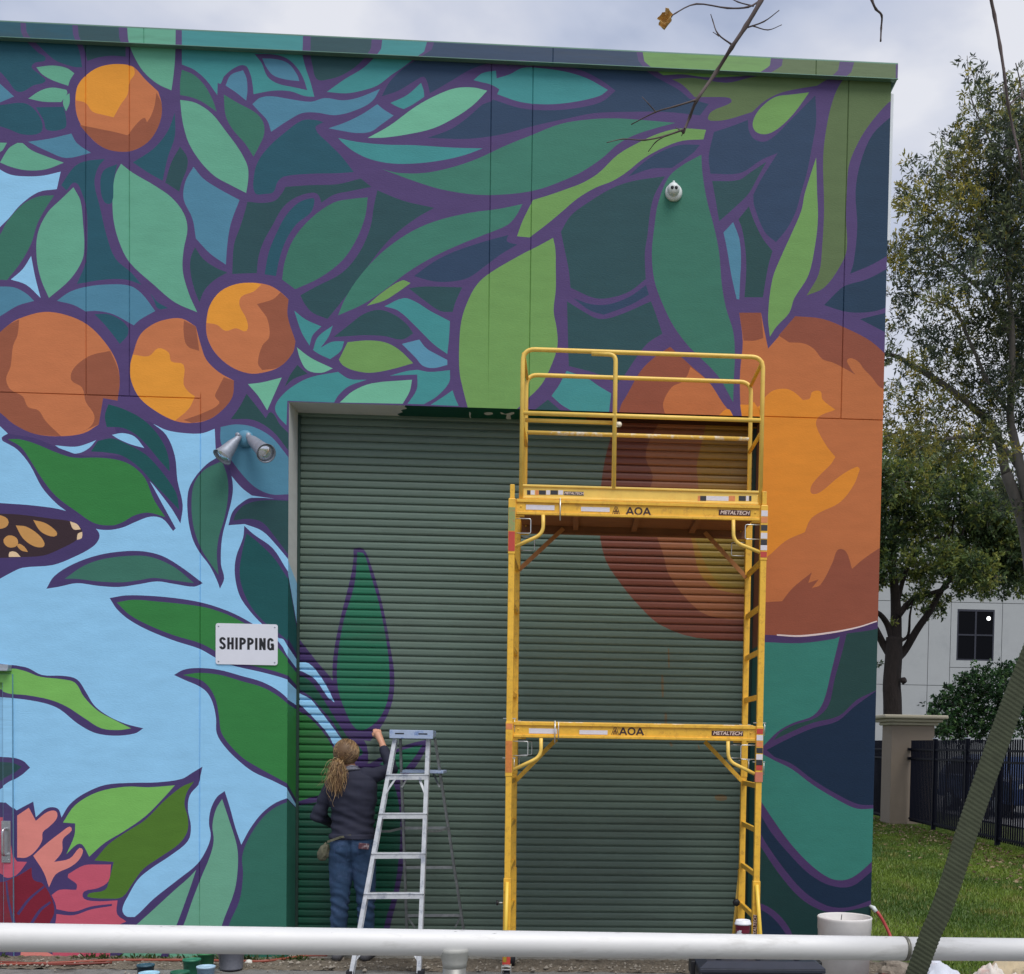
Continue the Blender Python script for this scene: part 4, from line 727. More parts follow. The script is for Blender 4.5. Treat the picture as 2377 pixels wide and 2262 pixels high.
block_text('SHIPPING', mxx, mz + .004, -.0084, .0915, .415, .19, M_BLACK, sg)
for sx_ in (-1, 1):
    for sz_ in (-1, 1): MB().lathe((mxx + sx_ * (wx - .022), -.008, mz + sz_ * (wz - .022)), [(.0065, 0), (.005, .003)], 10, (0, -1, 0)).build('screw', M_GALV, sg)
# round sensor high on the wall
c = U(1563.5, 449, 0)
se = thing('wall_sensor', c, 'round white swivel security sensor with two dark eyes high on the wall', 'sensor')
M_WPL = mat('white_plastic', srgb(214, 220, 218), rough=.4, var=.05)
MB().lathe(c, [(.066, 0), (.066, .018), (.058, .03), (.046, .034)], 32, (0, -1, 0)).build('base', M_WPL, se)
hd = MB().lathe(c + np.array([-.004, -.028, .006]), [(.044, 0), (.047, .012), (.047, .03), (.042, .045), (.030, .055), (.012, .059)], 28, (-.05, -1, .0)).build('head', M_WPL, se)
for dx in (-.0165, .0135): MB().lathe(c + np.array([dx, -.083, .002]), [(.0125, 0), (.0125, .006), (.008, .0075)], 14, (-.05, -1, -.1)).build('lens', M_BLACK, hd)
MB().lathe(c + np.array([-.004, -.060, .062]), [(.009, 0), (.011, .01), (.009, .02)], 12, (0, 0, -1)).build('pivot', M_WPL, se)
# twin floodlight
c = U(570, 1020, 0)
fl = thing('twin_floodlight', c, 'grey two-headed bell floodlight on a round blue plate beside the roller door', 'lamp')
M_ZINC = mat('weathered_zinc', srgb(150, 156, 168), rough=.5, metal=.35, var=.22, scale=14, stain=srgb(196, 200, 208), stain_amt=.5, stain_scale=9)
M_BPLT = mat('painted_plate', PAINT['blue'], rough=.5, var=.08)
MB().lathe(c, [(.066, 0), (.066, .012), (.052, .026), (.02, .03)], 28, (0, -1, 0)).build('wall_plate', M_BPLT, fl)
for s_, tip in ((-1, U(515, 1062, -.15)), (1, U(618, 1053, -.27))):
    j = c + np.array([s_ * .028, -.045, .012]); MB().lathe(c + np.array([s_ * .028, -.022, .01]), [(.012, 0), (.012, .03), (.018, .034), (.018, .05)], 12, (s_ * .3, -1, 0.1)).build('swivel', M_ZINC, fl)
    ax = tip - j; L = float(np.linalg.norm(ax)); ax = ax / L
    hb = MB().lathe(j, [(.014, 0), (.02, .015), (.026, .05), (.040, .10), (.056, L * .78), (.070, L * .98), (.074, L), (.068, L - .004), (.052, L * .75), (.02, L * .5)], 28, ax, cap=(True, False)).build('shade', M_ZINC, fl)
    MB().lathe(j + ax * (L * .5), [(.004, 0), (.03, .03), (.060, L * .5 - .022), (.058, L * .5 - .014), (.02, L * .5 - .004), (.001, L * .5)], 24, ax).build('bulb', mat('lamp_glass', srgb(236, 240, 246), rough=.12, metal=.8, var=.2, scale=40), hb)

# ------------------------------------------------------------------ scaffold
YF, YR, XL, XR = -.95, -.25, 1.768, 3.522
M_YEL = mat('scaffold_yellow', srgb(248, 206, 98), rough=.42, var=.08, scale=9, stain=srgb(228, 172, 74), stain_amt=.35, stain_scale=6, bump=.08, bscale=40, spec=.5)
M_YEL2 = mat('scaffold_gold', srgb(242, 188, 62), rough=.45, var=.12, scale=14, stain=srgb(176, 122, 50), stain_amt=.5, stain_scale=22, bump=.08, bscale=40)
M_SPLAT = mat('paint_splattered_yellow', srgb(228, 186, 84), rough=.5, var=.1, stain=srgb(236, 228, 214), stain_amt=.95, stain_scale=13)
M_PLY = mat('stained_plywood', srgb(142, 88, 52), rough=.8, var=.2, scale=4, stretch=(1, 6, 1), bump=.2)
M_CHR = mat('zinc_pin', srgb(214, 216, 214), rough=.3, metal=.7)
M_CAST = mat('caster_black', srgb(36, 36, 42), rough=.6)
M_LBLW = mat('label_white', srgb(226, 220, 226), rough=.5, var=.12, scale=60, stretch=(1, 1, 3)); M_LBLR = mat('label_red', srgb(196, 70, 58), rough=.5, var=.1); M_LBLD = mat('label_dark', srgb(70, 30, 24), rough=.5)
M_LBLO = mat('label_orange', srgb(226, 140, 84), rough=.5, var=.15, scale=40); M_LBLK = mat('label_black', srgb(52, 52, 56), rough=.5, var=.3, scale=70)
M_LTXT = mat('label_lettering', srgb(232, 206, 190), rough=.5)
M_LEDSH = mat('ledger_shaded', srgb(132, 82, 46), rough=.6, var=.15)  # shade of the rear upper ledger's back side, put into its colour
sc = thing('scaffold', ((XL + XR) / 2, (YF + YR) / 2, 0), 'yellow rolling scaffold two tiers high with guard rail in front of the roller door', 'scaffold')
hw = .0215
for x in (XL, XR):
    for y in (YF, YR):
        p = MB().box((x - hw, y - hw, .20), (x + hw, y + hw, 1.84)).build('post', M_YEL2, sc, bevel=.004)
        q = MB().box((x - hw, y - hw, 1.845), (x + hw, y + hw, 3.395)).box((x - .016, y - .016, 3.395), (x + .016, y + .016, 3.49)).build('post', M_YEL2, sc, bevel=.004)
        for (zt, zb) in ((3.392, 3.01), (1.853, 1.472)):
            MB().box((x - hw - .0035, y - hw - .0035, zb), (x + hw + .0035, y + hw + .0035, zt)).build('sleeve', M_YEL2 if not (x == XR and zt < 2 and y == YF) else M_YEL2, sc, bevel=.004)
        s_ = 1 if x == XL else -1; ysg = 1
        for zt in (3.392, 1.853):
            MB().box((min(x + s_ * hw, x + s_ * .085), y - .006 if y == YF else y, zt - .118), (max(x + s_ * hw, x + s_ * .085), y + .03 if y == YF else y + .006, zt - .002)).lathe((x + s_ * .062, y - .006, zt - .05), [(.007, 0), (.006, .005)], 8, (0, -1, 0)).build('ledger_bracket', M_YEL2, sc, bevel=.003)
            # spring latch: square wire loop beside the post
            lx = x + s_ * .13; MB().tube(path([(x + s_ * .02, y - .01, zt - .135), (lx, y - .01, zt - .135), (lx, y - .01, zt - .235), (x + s_ * .02, y - .01, zt - .235)], .012, 3), .0035, 6).build('wire_latch', M_CHR, sc)
        # locking pins across the tier joint
        for zz in (1.875, 1.60):
            MB().tube([(x - .045, y - .006, zz), (x + .045, y - .006, zz)], .004, 6).tube([(x + .036, y - .006, zz), (x + .036, y - .012, zz - .09)], .0025, 6).build('locking_pin', M_CHR, sc)
for x in (XL, XR):
    for z in (3.015, 2.695, 2.38, 2.06, 1.43, 1.115, .80, .495):
        MB().box((x - .012, YF + hw, z - .018), (x + .012, YR - hw, z + .018)).build('rung', M_YEL2, sc, bevel=.003)
for zt, z0 in ((3.392, 3.286), (1.853, 1.747)):
    for y, sgn in ((YF, -1), (YR, 1)):      # channel-shaped ledgers
        x0, x1 = XL + .03, XR - .03; m_ = MB()
        m_.box((x0, y - .004, z0 + .003), (x1, y + .004, zt - .003)); m_.box((x0, y - .016 if sgn < 0 else y - .01, zt - .022), (x1, y + .012, zt)); m_.box((x0, y - .016 if sgn < 0 else y - .01, z0), (x1, y + .012, z0 + .018))
        m_.build('ledger', M_LEDSH if sgn > 0 and zt > 2 else M_YEL2, sc, bevel=.002)
    MB().box((XL + .035, YF + .02, zt - .045), (XR - .035, YR - .02, zt - .03)).build('deck', M_PLY, sc)
    MB().box((XL + .04, YF + .013, zt - .03), (XR - .04, YR - .013, zt + .006)).build('deck_frame', M_SPLAT, sc, bevel=.003)
    for k, f_ in enumerate((.25, .5, .75)):
        xx = XL + (XR - XL) * f_; MB().box((xx - .02, YF + .02, zt - .075), (xx + .02, YR - .02, zt - .046)).build('deck_joist', M_PLY, sc)
for (pts, Y) in (([(1261, 1196), (1261, 1240), (1196, 1269)], YF - .01), ([(1702.5, 1208), (1702.5, 1258), (1768, 1284)], YF - .01), ([(1256, 1714), (1256, 1757), (1192, 1787)], YF - .01), ([(1690, 1721), (1690, 1767), (1752, 1797)], YF - .01)):
    P_ = [U(px_, py_, Y) for px_, py_ in pts]; MB().tube(path(P_, .06, 6), .0128, 12).build('knee_brace', M_YEL, sc)
for (a_, b_) in (((1308, 1227), (1204, 1324)), ((1636, 1236), (1733, 1342)), ((1292, 1716), (1198, 1812)), ((1636, 1722), (1722, 1813))):
    MB().bar(U(*a_, YR - .02), U(*b_, YR - .02), .006, .032, up=(0, 0, 1)).build('rear_brace', mat('brace_bronze', srgb(176, 116, 62), rough=.55, var=.12) if a_[1] < 1300 else M_YEL2, sc)
# toe boards and guard rail
zt = 3.398
for y in (YF + .015, -.40):
    MB().box((1.822, y - .004, zt), (3.49, y + .004, zt + .095)).box((1.822, y - .014, zt + .083), (3.49, y + .01, zt + .098)).box((1.822, y - .012, zt), (3.49, y + .008, zt + .016)).build('toe_board', M_YEL, sc, bevel=.003)
for x in (1.825, 3.486): MB().box((x - .004, YF + .03, zt), (x + .004, -.42, zt + .095)).build('toe_board', M_YEL, sc)
GT = 4.42; gx0, gx1 = 1.828, 3.496; gy0, gy1 = YF + .01, -.40; rt = .0155
MB().tube(path([(gx0, gy0, zt + .0), (gx0, gy0, GT), (gx1, gy0, GT), (gx1, gy0, zt + .0)], .085, 7), rt, 12).build('front_guard_rail', M_YEL, sc)
MB().tube(path([(gx0, gy1, zt), (gx0, gy1, GT), (gx1, gy1, GT), (gx1, gy1, zt)], .085, 7), rt, 12).build('rear_guard_rail', M_YEL, sc)
MB().tube([(gx0 + .01, gy0, 3.985), (gx1 - .01, gy0, 3.985)], rt, 12).tube([(gx0 + .02, gy0 + .03, 3.945), (2.47, gy0 + .03, 3.945)], rt * .9, 12).build('middle_rail', M_YEL, sc)
MB().tube([(gx0 + .01, gy1, 4.0), (gx1 - .01, gy1, 4.0)], rt, 12).build('middle_rail', M_SPLAT, sc)
MB().tube(path([(2.30, gy0, GT - .015), (2.468, gy0, GT - .015), (2.468, gy0, zt + .09)], .05, 5), rt, 12).build('guard_post', M_YEL, sc)
MB().lathe((2.50, gy0 - .004, 3.925), [(.018, 0), (.018, .005)], 16, (0, -1, 0)).box((2.478, gy0 - .008, 3.907), (2.50, gy0 - .004, 3.943)).build('rail_lug', mat('lug', srgb(236, 222, 196), rough=.5), sc)
for x in (gx0 + .004, gx1 - .004):
    for z in (GT - .03, 3.90): MB().tube([(x, gy0 + .01, z), (x, gy1 - .01, z)], rt * .85, 10).build('end_rail', M_YEL2, sc)
# stickers and lettering
def plate(name, p0, p1, Y, m_, parent=None, d=.0012):
    a_, b_ = U(*p0, Y), U(*p1, Y); return MB().box((a_[0], Y - d, b_[2]), (b_[0], Y, a_[2])).build(name, m_, parent or sc)
yl = YF - .0045
def logo(cx_, cz_, y, s):
    m_ = MB(); t = .05 * s
    for a_, b_ in (((-.5, -.5), (-.12, .5)), ((.5, -.5), (.12, .5)), ((-.12, .5), (.12, .5)), ((-.28, -.5), (0, .25)), ((.28, -.5), (0, .25)), ((-.36, -.12), (.36, -.12)), ((-.2, -.38), (.2, -.38)), ((0, -.38), (0, .38))):
        m_.bar((cx_ + a_[0] * s, y, cz_ + a_[1] * s), (cx_ + b_[0] * s, y, cz_ + b_[1] * s), .0012, t * 1.3, up=(.3, 0, 1) if abs(a_[0] - b_[0]) > abs(a_[1] - b_[1]) else (1, 0, .3))
    return m_
for (ya, xa, xt, lz, plx) in ((1191, 1427, 1482, 0, ((1668.5, 1183.5), (1742, 1198.5))), (1702, 1425, 1466, 1, ((1652, 1696.5), (1725, 1709.5)))):
    c0 = U(xa + 3, ya - 4, yl); c1 = U(xt, ya - 4, yl)
    zz = c1[2]; logo(c0[0], zz, yl - .0012, .052).build('maker_mark', mat('dark_brown_ink', srgb(92, 44, 34), rough=.5), sc)
    block_text('AOA', c1[0], zz, yl - .001, .052, .172, .155, mat('owner_ink', srgb(58, 34, 40), rough=.5), sc, 'owner_lettering', .05)
    P0, P1 = plx; a_, b_ = U(*P0, yl), U(*P1, yl)
    lp = plate('maker_label', P0, P1, yl, M_LBLD); mx_, mz_ = (a_[0] + b_[0]) / 2, (a_[2] + b_[2]) / 2
    text('lettering', 'METALTECH', (mx_, yl - .002, mz_), .036, M_LTXT, lp, bold=.0009, sx=1.02, shear=.25, ext=.0004)
plate('sticker', (1221, 1172), (1287, 1185), yl, M_LBLW); plate('sticker', (1349, 1177), (1415, 1189), yl, M_LBLW)
plate('sticker', (1228, 1691), (1293, 1704), yl, M_LBLW); plate('sticker', (1345, 1695), (1410, 1706), yl, M_LBLW)
yt = YF + .0105
for (x0_, x1_, m_) in ((1223.5, 1231, M_LBLK), (1232, 1241, M_LBLW), (1243, 1250, M_LBLO), (1251, 1267, M_LBLK), (1268, 1277, M_LBLW), (1278, 1295, M_LBLK), (1296, 1307, M_LBLW)): plate('sticker', (x0_, 1138.5), (x1_, 1149), yt, m_)
lp = plate('maker_label', (1308.5, 1141), (1355, 1151), yt, M_LBLK); a_ = U(1332, 1146, yt); text('lettering', 'METALTECH', (a_[0], yt - .0018, a_[2]), .024, M_LTXT, lp, bold=.0006, sx=1.0, shear=.25, ext=.0003)
for (x0_, x1_, m_) in ((1620, 1625, M_LBLO), (1625.5, 1639, M_LBLK), (1639.5, 1691, M_LBLW), (1692, 1706, M_LBLO), (1715, 1731, M_LBLK), (1732, 1738, M_LBLW), (1739, 1744, M_LBLK)): plate('sticker', (x0_, 1151.5), (x1_, 1163.5), yt, m_)
def pstick(x, z0, z1, m_): MB().box((x - hw - .001, YF - hw - .0048, z0), (x + hw + .001, YF - hw - .0036, z1)).build('sticker', m_, sc)
for z1_, m_ in ((3.355, M_LBLW), (3.31, M_LBLO), (3.255, M_LBLK), (3.20, M_LBLW), (3.155, M_LBLK), (3.12, M_LBLW), (3.07, M_LBLR)): pstick(XR, z1_ - .04, z1_, m_)
for z1_, m_ in ((1.835, M_LBLR), (1.79, M_LBLW), (1.745, M_LBLO), (1.70, M_LBLK), (1.655, M_LBLW), (1.615, M_LBLK), (1.58, M_LBLR)): pstick(XR, z1_ - .038, z1_, m_)
MB().box((XR - hw - .005, YF - hw - .005, 1.46), (XR + hw + .005, YR * 0 + YF + hw + .005, 1.53)).build('sleeve_cap', mat('primer_pink', srgb(206, 122, 96), rough=.6), sc)
pstick(XL, 3.17, 3.33, mat('worn_green_label', srgb(150, 160, 100), rough=.6, var=.2, scale=60, stain=srgb(190, 90, 60), stain_amt=.9, stain_scale=60)); pstick(XL, 3.03, 3.165, M_LBLR); pstick(XL, 1.80, 1.84, M_LBLO); pstick(XL, 1.5, 1.72, mat('faded_red_print', srgb(214, 130, 62), rough=.5, var=.2, scale=50))
# spring pins on the ledgers
for x_, z_ in ((2.10, 3.40), (2.085, 1.86)): MB().tube([(x_, YF - .02, z_), (x_, YF - .02, z_ - .15)], .0042, 8).tube([(x_, YF - .02, z_), (x_, YF + .01, z_ + .004)], .0042, 8).build('spring_pin', M_CHR, sc)
MB().tube([(2.11, YF - .02, 1.86), (2.11, YF - .02, 1.74)], .003, 6).build('spring_pin', M_CHR, sc)
# outriggers and casters
for x in (XL, XR):
    for y, sg_ in ((YF, -1), (YR, 1)):
        MB().box((x - hw - .005, y - hw - .005, .18), (x + hw + .005, y + hw + .005, .76)).build('outrigger_sleeve', M_YEL2, sc, bevel=.004)
        ox = x + (.038 if x == XR else -.006)
        if sg_ < 0: MB().tube([(x, y - .03, .735), (x + (ox - x) * .5, y - .075, .45), (ox, y - .12, .19)], .0135, 10).build('outrigger_strut', mat('bright_yellow', srgb(240, 200, 74), rough=.4), sc)
        else: MB().tube([(x - .012, y + .02, .72), (x - .045, y + .08, .2)], .0135, 10).build('outrigger_strut', M_YEL, sc)
        # caster: stem, fork, wheel
        cy_ = y; cst = MB().box((x - .017, cy_ - .017, .145), (x + .017, cy_ + .017, .20)).build('caster', M_CHR, sc)
        MB().lathe((x - .022, cy_ + .01, .0625), [(.03, 0), (.061, .002), (.0625, .01), (.0625, .034), (.061, .042), (.03, .044)], 28, (1, 0, 0)).build('wheel', M_CAST, cst)
        MB().box((x - .034, cy_ - .03, .05), (x - .029, cy_ + .035, .145)).box((x + .029, cy_ - .03, .05), (x + .034, cy_ + .035, .145)).box((x - .034, cy_ - .035, .138), (x + .034, cy_ + .04, .147)).box((x - .03, cy_ - .055, .118), (x + .03, cy_ - .03, .126)).build('fork', M_CHR, cst, bevel=.002)
        MB().box((x - hw - .006, y - hw - .007, .155), (x + hw + .006, y - hw - .0055, .215)).build('sticker', M_LBLR, sc)
MB().box((XR - hw - .0, YF - hw - .0065, .34), (XR + hw * .4, YF - hw - .0052, .52)).build('maker_label', M_LBLD, sc)
text('lettering', 'METALTECH', (XR - .006, YF - hw - .0075, .43), .032, M_LTXT, sc, bold=.0005, shear=.2, ext=.0003, rot=(math.pi / 2, -math.pi / 2, 0))
kn = MB().tube([(XL - .02, YF, .585), (XL - .07, YF, .585)], .005, 8).build('knob_stem', M_CHR, sc)
MB().lathe((XL - .06, YF, .585), [(.008, 0), (.02, .004), (.02, .016), (.008, .02)], 6, (-1, 0, 0)).build('clamp_knob', M_BLACK, sc)
MB().lathe((XR - .09, YF + .35, .555), [(.008, 0), (.028, .004), (.028, .02), (.008, .026)], 7, (0, -1, 0)).build('clamp_knob', M_BLACK, sc)

# paint tubs on the upper deck
M_TUBG = mat('teal_tub', srgb(66, 140, 126), rough=.4, var=.2, stain=srgb(214, 196, 120), stain_amt=.5, stain_scale=40)
for (px_, nm, lb, r, col_) in ((1388, 'paint_tub', 'teal paint tub on the upper deck left of the middle guard post', .066, M_TUBG), (1436, 'paint_tub', 'pale green paint tub on the upper deck right of the middle guard post', .045, mat('pale_green_tub', srgb(120, 170, 140), rough=.4))):
    c = U(px_, 1126, -.62); zb = 3.399
    t_ = thing(nm, (c[0], -.62, zb), lb, 'tub'); MB().lathe((c[0], -.62, zb), [(r * .8, 0), (r, .118)], 20).build('tub', col_, t_); MB().lathe((c[0], -.62, zb + .116), [(r * 1.06, 0), (r * 1.06, .012), (r * .8, .016)], 20).build('lid', col_, t_)

# ------------------------------------------------------------------ step ladder
M_ALU = mat('worn_aluminium', srgb(208, 211, 215), rough=.45, metal=.15, var=.18, scale=18, stain=srgb(128, 138, 158), stain_amt=.65, stain_scale=15)
M_ALUS = mat('grey_aluminium', srgb(134, 138, 140), rough=.5, metal=.5, var=.18, scale=16, stain=srgb(180, 182, 184), stain_amt=.4, stain_scale=8)
M_CAP = mat('blue_stained_cap', srgb(172, 188, 214), rough=.5, var=.2, scale=14, stain=srgb(84, 116, 176), stain_amt=.85, stain_scale=14)
ld = thing('step_ladder', U(900, 2200, -.3) * np.array([1, 1, 0]), 'paint-spattered aluminium step ladder standing open beside the painting woman', 'ladder')
fl_t, fr_t = U(914, 1716, -.33), U(999, 1716, -.30); fl_b, fr_b = UZ(812, 2264, .0), UZ(977, 2262, .0)
fl_b = U(812, 2262, -.60); fl_b[2] = 0.005; fr_b = U(977, 2262, -.56); fr_b[2] = .005
rl_t, rr_t = U(927, 1716, -.26), U(1012, 1716, -.22); rl_b = U(942, 2147, .10); rr_b = U(1077, 2150, .14)
ext = lambda t, bb: t + (bb - t) * ((t[2] - .005) / (t[2] - bb[2]))
rl_b, rr_b = ext(rl_t, rl_b), ext(rr_t, rr_b)
def chan(name, a_, b_, w, dpt, m_, side):
    a_, b_ = Vector(list(map(float, a_))), Vector(list(map(float, b_))); t = (b_ - a_).normalized(); sd_ = Vector(side); sd_ = (sd_ - t * sd_.dot(t)).normalized()
    m__ = MB(); m__.bar(a_, b_, .0035, dpt, up=t.cross(sd_)) if False else None
    fw = t.cross(sd_).normalized(); fw = fw if fw.y < 0 else -fw
    def slab(c0, ww, dd):      # ww across side, dd along fw
        vs = [p + c0 + sd_ * sx * ww / 2 + fw * sy * dd / 2 for p in (a_, b_) for sx, sy in ((-1, -1), (1, -1), (1, 1), (-1, 1))]
        m__.add(vs, [(3, 2, 1, 0), (4, 5, 6, 7), (0, 1, 5, 4), (1, 2, 6, 5), (2, 3, 7, 6), (3, 0, 4, 7)])
    slab(Vector((0, 0, 0)), .004, dpt); slab(sd_ * w / 2 + fw * dpt / 2, w, .004); slab(sd_ * w / 2 - fw * dpt / 2, w, .004)
    return m__.build(name, m_, ld)
chan('front_rail', fl_t, fl_b, .028, .062, M_ALU, (1, 0, 0)); chan('front_rail', fr_t, fr_b, .028, .062, M_ALU, (-1, 0, 0))
chan('rear_rail', rl_t, rl_b, .016, .032, M_ALUS, (1, 0, 0)); chan('rear_rail', rr_t, rr_b, .016, .032, M_ALUS, (-1, 0, 0))
lerp = lambda a_, b_, t: a_ + (b_ - a_) * t
for f_ in [(py_ - 1716) / (2262 - 1716) for py_ in (1800.5, 1892, 1985, 2078, 2170)]:
    a_, b_ = lerp(fl_t, fl_b, f_), lerp(fr_t, fr_b, f_); n_ = MB(); bk = np.array([0, .05, 0])
    n_.bar((a_ + b_) / 2 + (a_ - b_) * .5, (a_ + b_) / 2 + (b_ - a_) * .5, .085, .004, up=(0, 0, 1)); 
    for o_ in (-.036,): n_.bar(a_ + np.array([0, o_, -.016]), b_ + np.array([0, o_, -.016]), .003, .044, up=(0, 0, 1))
    st = n_.build('step', M_ALU, ld)
    for e_ in (a_, b_): MB().lathe(e_ + np.array([0, -.04, -.004]), [(.005, 0), (.004, .003)], 8, (0, -1, 0)).build('rivet', M_ALUS, st)
for f_, s0 in ((.10, .27),):
    for (A_, B_, s_) in ((fl_t, fl_b, 1), (fr_t, fr_b, -1)):
        p = lerp(A_, B_, .165); q = lerp(A_, B_, .245); MB().bar(p + np.array([s_ * .075, -.02, .0]), q + np.array([s_ * .012, -.03, 0]), .004, .018, up=(s_, 0, 1)).build('step_brace', M_ALU, ld)
capc = (fl_t + fr_t + rl_t + rr_t) / 4; ct = 1.775
cap = MB(); cap.box((fl_t[0] - .018, -.39, ct - .035), (fr_t[0] + .028, -.19, ct + .012)); cap.box((fl_t[0] - .022, -.396, ct - .05), (fr_t[0] + .032, -.389, ct + .014))
cp = cap.build('top_cap', M_CAP, ld, bevel=.005)
for f_ in (.23, .77): xx = fl_t[0] - .02 + (fr_t[0] - fl_t[0] + .05) * f_; MB().box((xx - .033, -.3975, ct - .018), (xx + .033, -.3955, ct - .009)).build('slot', M_BLACK, cp)
for f_ in ((2147 - 1716) / 546, (2040 - 1716) / 546 - .08, .40):
    pass
for py_ in (1928, 2025, 2146):
    f_ = (py_ - 1716) / (2262 - 1716) * 1.03; a_, b_ = lerp(rl_t, rl_b, f_), lerp(rr_t, rr_b, f_); MB().bar(a_, b_, .012, .022, up=(0, 0, 1)).build('rear_bar', M_ALUS, ld)
a_, b_ = lerp(rl_t, rl_b, .975), lerp(rr_t, rr_b, .975)
for (a_, b_, s_) in ((lerp(rl_t, rl_b, .80), lerp(rl_t, rl_b, .87), 1), (lerp(rr_t, rr_b, .80), lerp(rr_t, rr_b, .87), -1)): MB().bar(a_, b_ + np.array([s_ * .07, 0, -.0]), .003, .014, up=(s_, 0, 1)).build('rear_brace', M_ALUS, ld)
for (A_, B_, C_, D_) in ((fl_t, fl_b, rl_t, rl_b), (fr_t, fr_b, rr_t, rr_b)):
    p, q = lerp(A_, B_, .40), lerp(C_, D_, .40); m1 = (p + q) / 2 + np.array([0, 0, -.012]); MB().bar(p, m1, .003, .018).bar(m1, q, .003, .018).build('spreader', M_ALUS, ld)
# pail shelf folded out behind
s0, s1 = lerp(rl_t, rl_b, .15), lerp(rr_t, rr_b, .15)
sh = MB().box((s0[0] - .0, s0[1] - .02, s0[2] + .0), (s1[0] + .025, s1[1] + .17, s0[2] + .022)).build('pail_shelf', M_CAP, ld, bevel=.004)
for s_, e_ in ((1, s0), (-1, s1)): MB().bar(e_ + np.array([s_ * .01, 0, -.11]), e_ + np.array([s_ * .07, .06, -.0]), .004, .014, up=(1, 0, 0)).build('shelf_brace', M_ALUS, ld)
for e_, dx in ((fl_b, .0), (fr_b, 0)): MB().box((e_[0] - .02, e_[1] - .04, -.008), (e_[0] + .024, e_[1] + .04, .03)).build('rubber_foot', M_CAST, ld, bevel=.003)
for e_ in (rl_b, rr_b): MB().box((e_[0] - .016, e_[1] - .022, -.004), (e_[0] + .016, e_[1] + .022, .025)).build('rubber_foot', M_CAST, ld, bevel=.003)
for (A_, B_, s_) in ((fl_t, fl_b, 1), (fr_t, fr_b, -1)):
    p, q = lerp(A_, B_, .955), lerp(A_, B_, .90); MB().bar(p + np.array([s_ * .012, -.02, 0]), q + np.array([s_ * .075, -.02, -.0]), .004, .016, up=(s_, 0, 1)).build('foot_brace', M_ALU, ld)

# ------------------------------------------------------------------ tubs, pails, hoses on the ground by the wall
def pail(px_, py_top, r, h, Y, m_, mlid, name, lab, cat, lid=True, handle=False, taper=.82, open_=False):
    c = U(px_, py_top, Y); h += .018; base = (c[0], Y, 0.); t_ = thing(name, base, lab, cat)
    prof = [(r * taper, 0), (r * taper * 1.02, .01), (r, h * .93), (r * 1.05, h * .935), (r * 1.05, h)]
    if open_: prof += [(r * .95, h), (r * taper * .93, .02), (.001, .018)]
    MB().lathe(base, prof, 28, cap=(True, not open_)).build('body', m_, t_)
    if lid: MB().lathe((c[0], Y, h - .006), [(r * 1.08, 0), (r * 1.08, .012), (r * .9, .014), (r * .86, .008), (.001, .008)], 28).build('lid', mlid, t_)
    if handle:
        pts = [(c[0] - r * 1.0 + 2 * r * k / 10, Y - r * .75 * math.sin(math.pi * k / 10) - .02 * 0, h * .86 - .07 * math.sin(math.pi * k / 10)) for k in range(11)]
        MB().tube(pts, .0025, 6).build('handle', M_CHR, t_)
    return t_
def tubm(n_, c_, st, sa=.6): return mat(n_, srgb(*c_), rough=.45, var=.15, scale=20, stain=srgb(*st), stain_amt=sa, stain_scale=22)
pail(537, 2210, .098, .185, -.42, tubm('grey_pail', (128, 130, 140), (100, 104, 116)), None, 'grey_pail', 'grey paint-streaked pail with a wire handle standing near the door corner', 'pail', lid=False, handle=True, open_=True)
pail(478, 2220, .058, .125, -.58, tubm('green_tub', (34, 104, 66), (20, 70, 48)), tubm('green_tub_lid', (60, 140, 84), (24, 90, 60)), 'paint_tub', 'rearmost green paint tub, next to the grey pail', 'tub')
pail(445, 2232, .058, .12, -.80, tubm('green_tub2', (38, 112, 84), (22, 78, 60)), tubm('green_tub_lid2', (44, 120, 90), (90, 150, 120)), 'paint_tub', 'middle green paint tub between the dark and the pale blue tub', 'tub')
pail(478, 2240, .058, .115, -1.02, tubm('pale_blue_tub', (150, 182, 206), (110, 140, 170)), tubm('pale_blue_lid', (176, 204, 224), (120, 160, 190)), 'paint_tub', 'pale blue paint tub in front of the green tubs', 'tub')
pail(418, 2250, .058, .11, -1.18, tubm('dark_green_tub', (26, 84, 60), (16, 60, 44)), tubm('dark_green_lid', (34, 98, 70), (70, 130, 100)), 'paint_tub', 'frontmost dark green paint tub at the lower edge', 'tub')
pail(338, 2240, .055, .115, -.98, tubm('navy_tub', (36, 62, 76), (22, 40, 52)), tubm('navy_lid', (44, 78, 92), (120, 150, 170)), 'paint_tub', 'dark blue-green lidded paint tub left of the pale blue one', 'tub')
pail(346, 2250, .062, .11, -1.22, tubm('sky_tub', (150, 200, 222), (190, 220, 235)), tubm('sky_lid', (170, 212, 232), (120, 180, 210)), 'paint_tub', 'light blue paint tub in front of the dark blue-green one', 'tub')
M_HOSE = mat('terracotta_hose', srgb(148, 74, 58), rough=.5, var=.15, scale=10)
hp = [UZ(x_, y_, .012) for x_, y_ in ((-160, 2243), (0, 2239), (120, 2236), (250, 2230), (380, 2229), (500, 2230), (600, 2232), (660, 2226), (710, 2219), (760, 2218))]
tag(MB().tube(crspline(hp, n=6), .0105, 10).build('garden_hose', M_HOSE), 'rust-red garden hose lying along the foot of the mural', 'hose')
hp = [UZ(x_, y_, .012) for x_, y_ in ((-160, 2232), (20, 2234), (80, 2238), (150, 2239), (260, 2235))]
tag(MB().tube(crspline(hp, n=6), .008, 8).build('garden_hose', mat('dark_red_hose', srgb(120, 56, 46), rough=.5)), 'thinner dark red hose crossing the longer hose at the far left', 'hose')
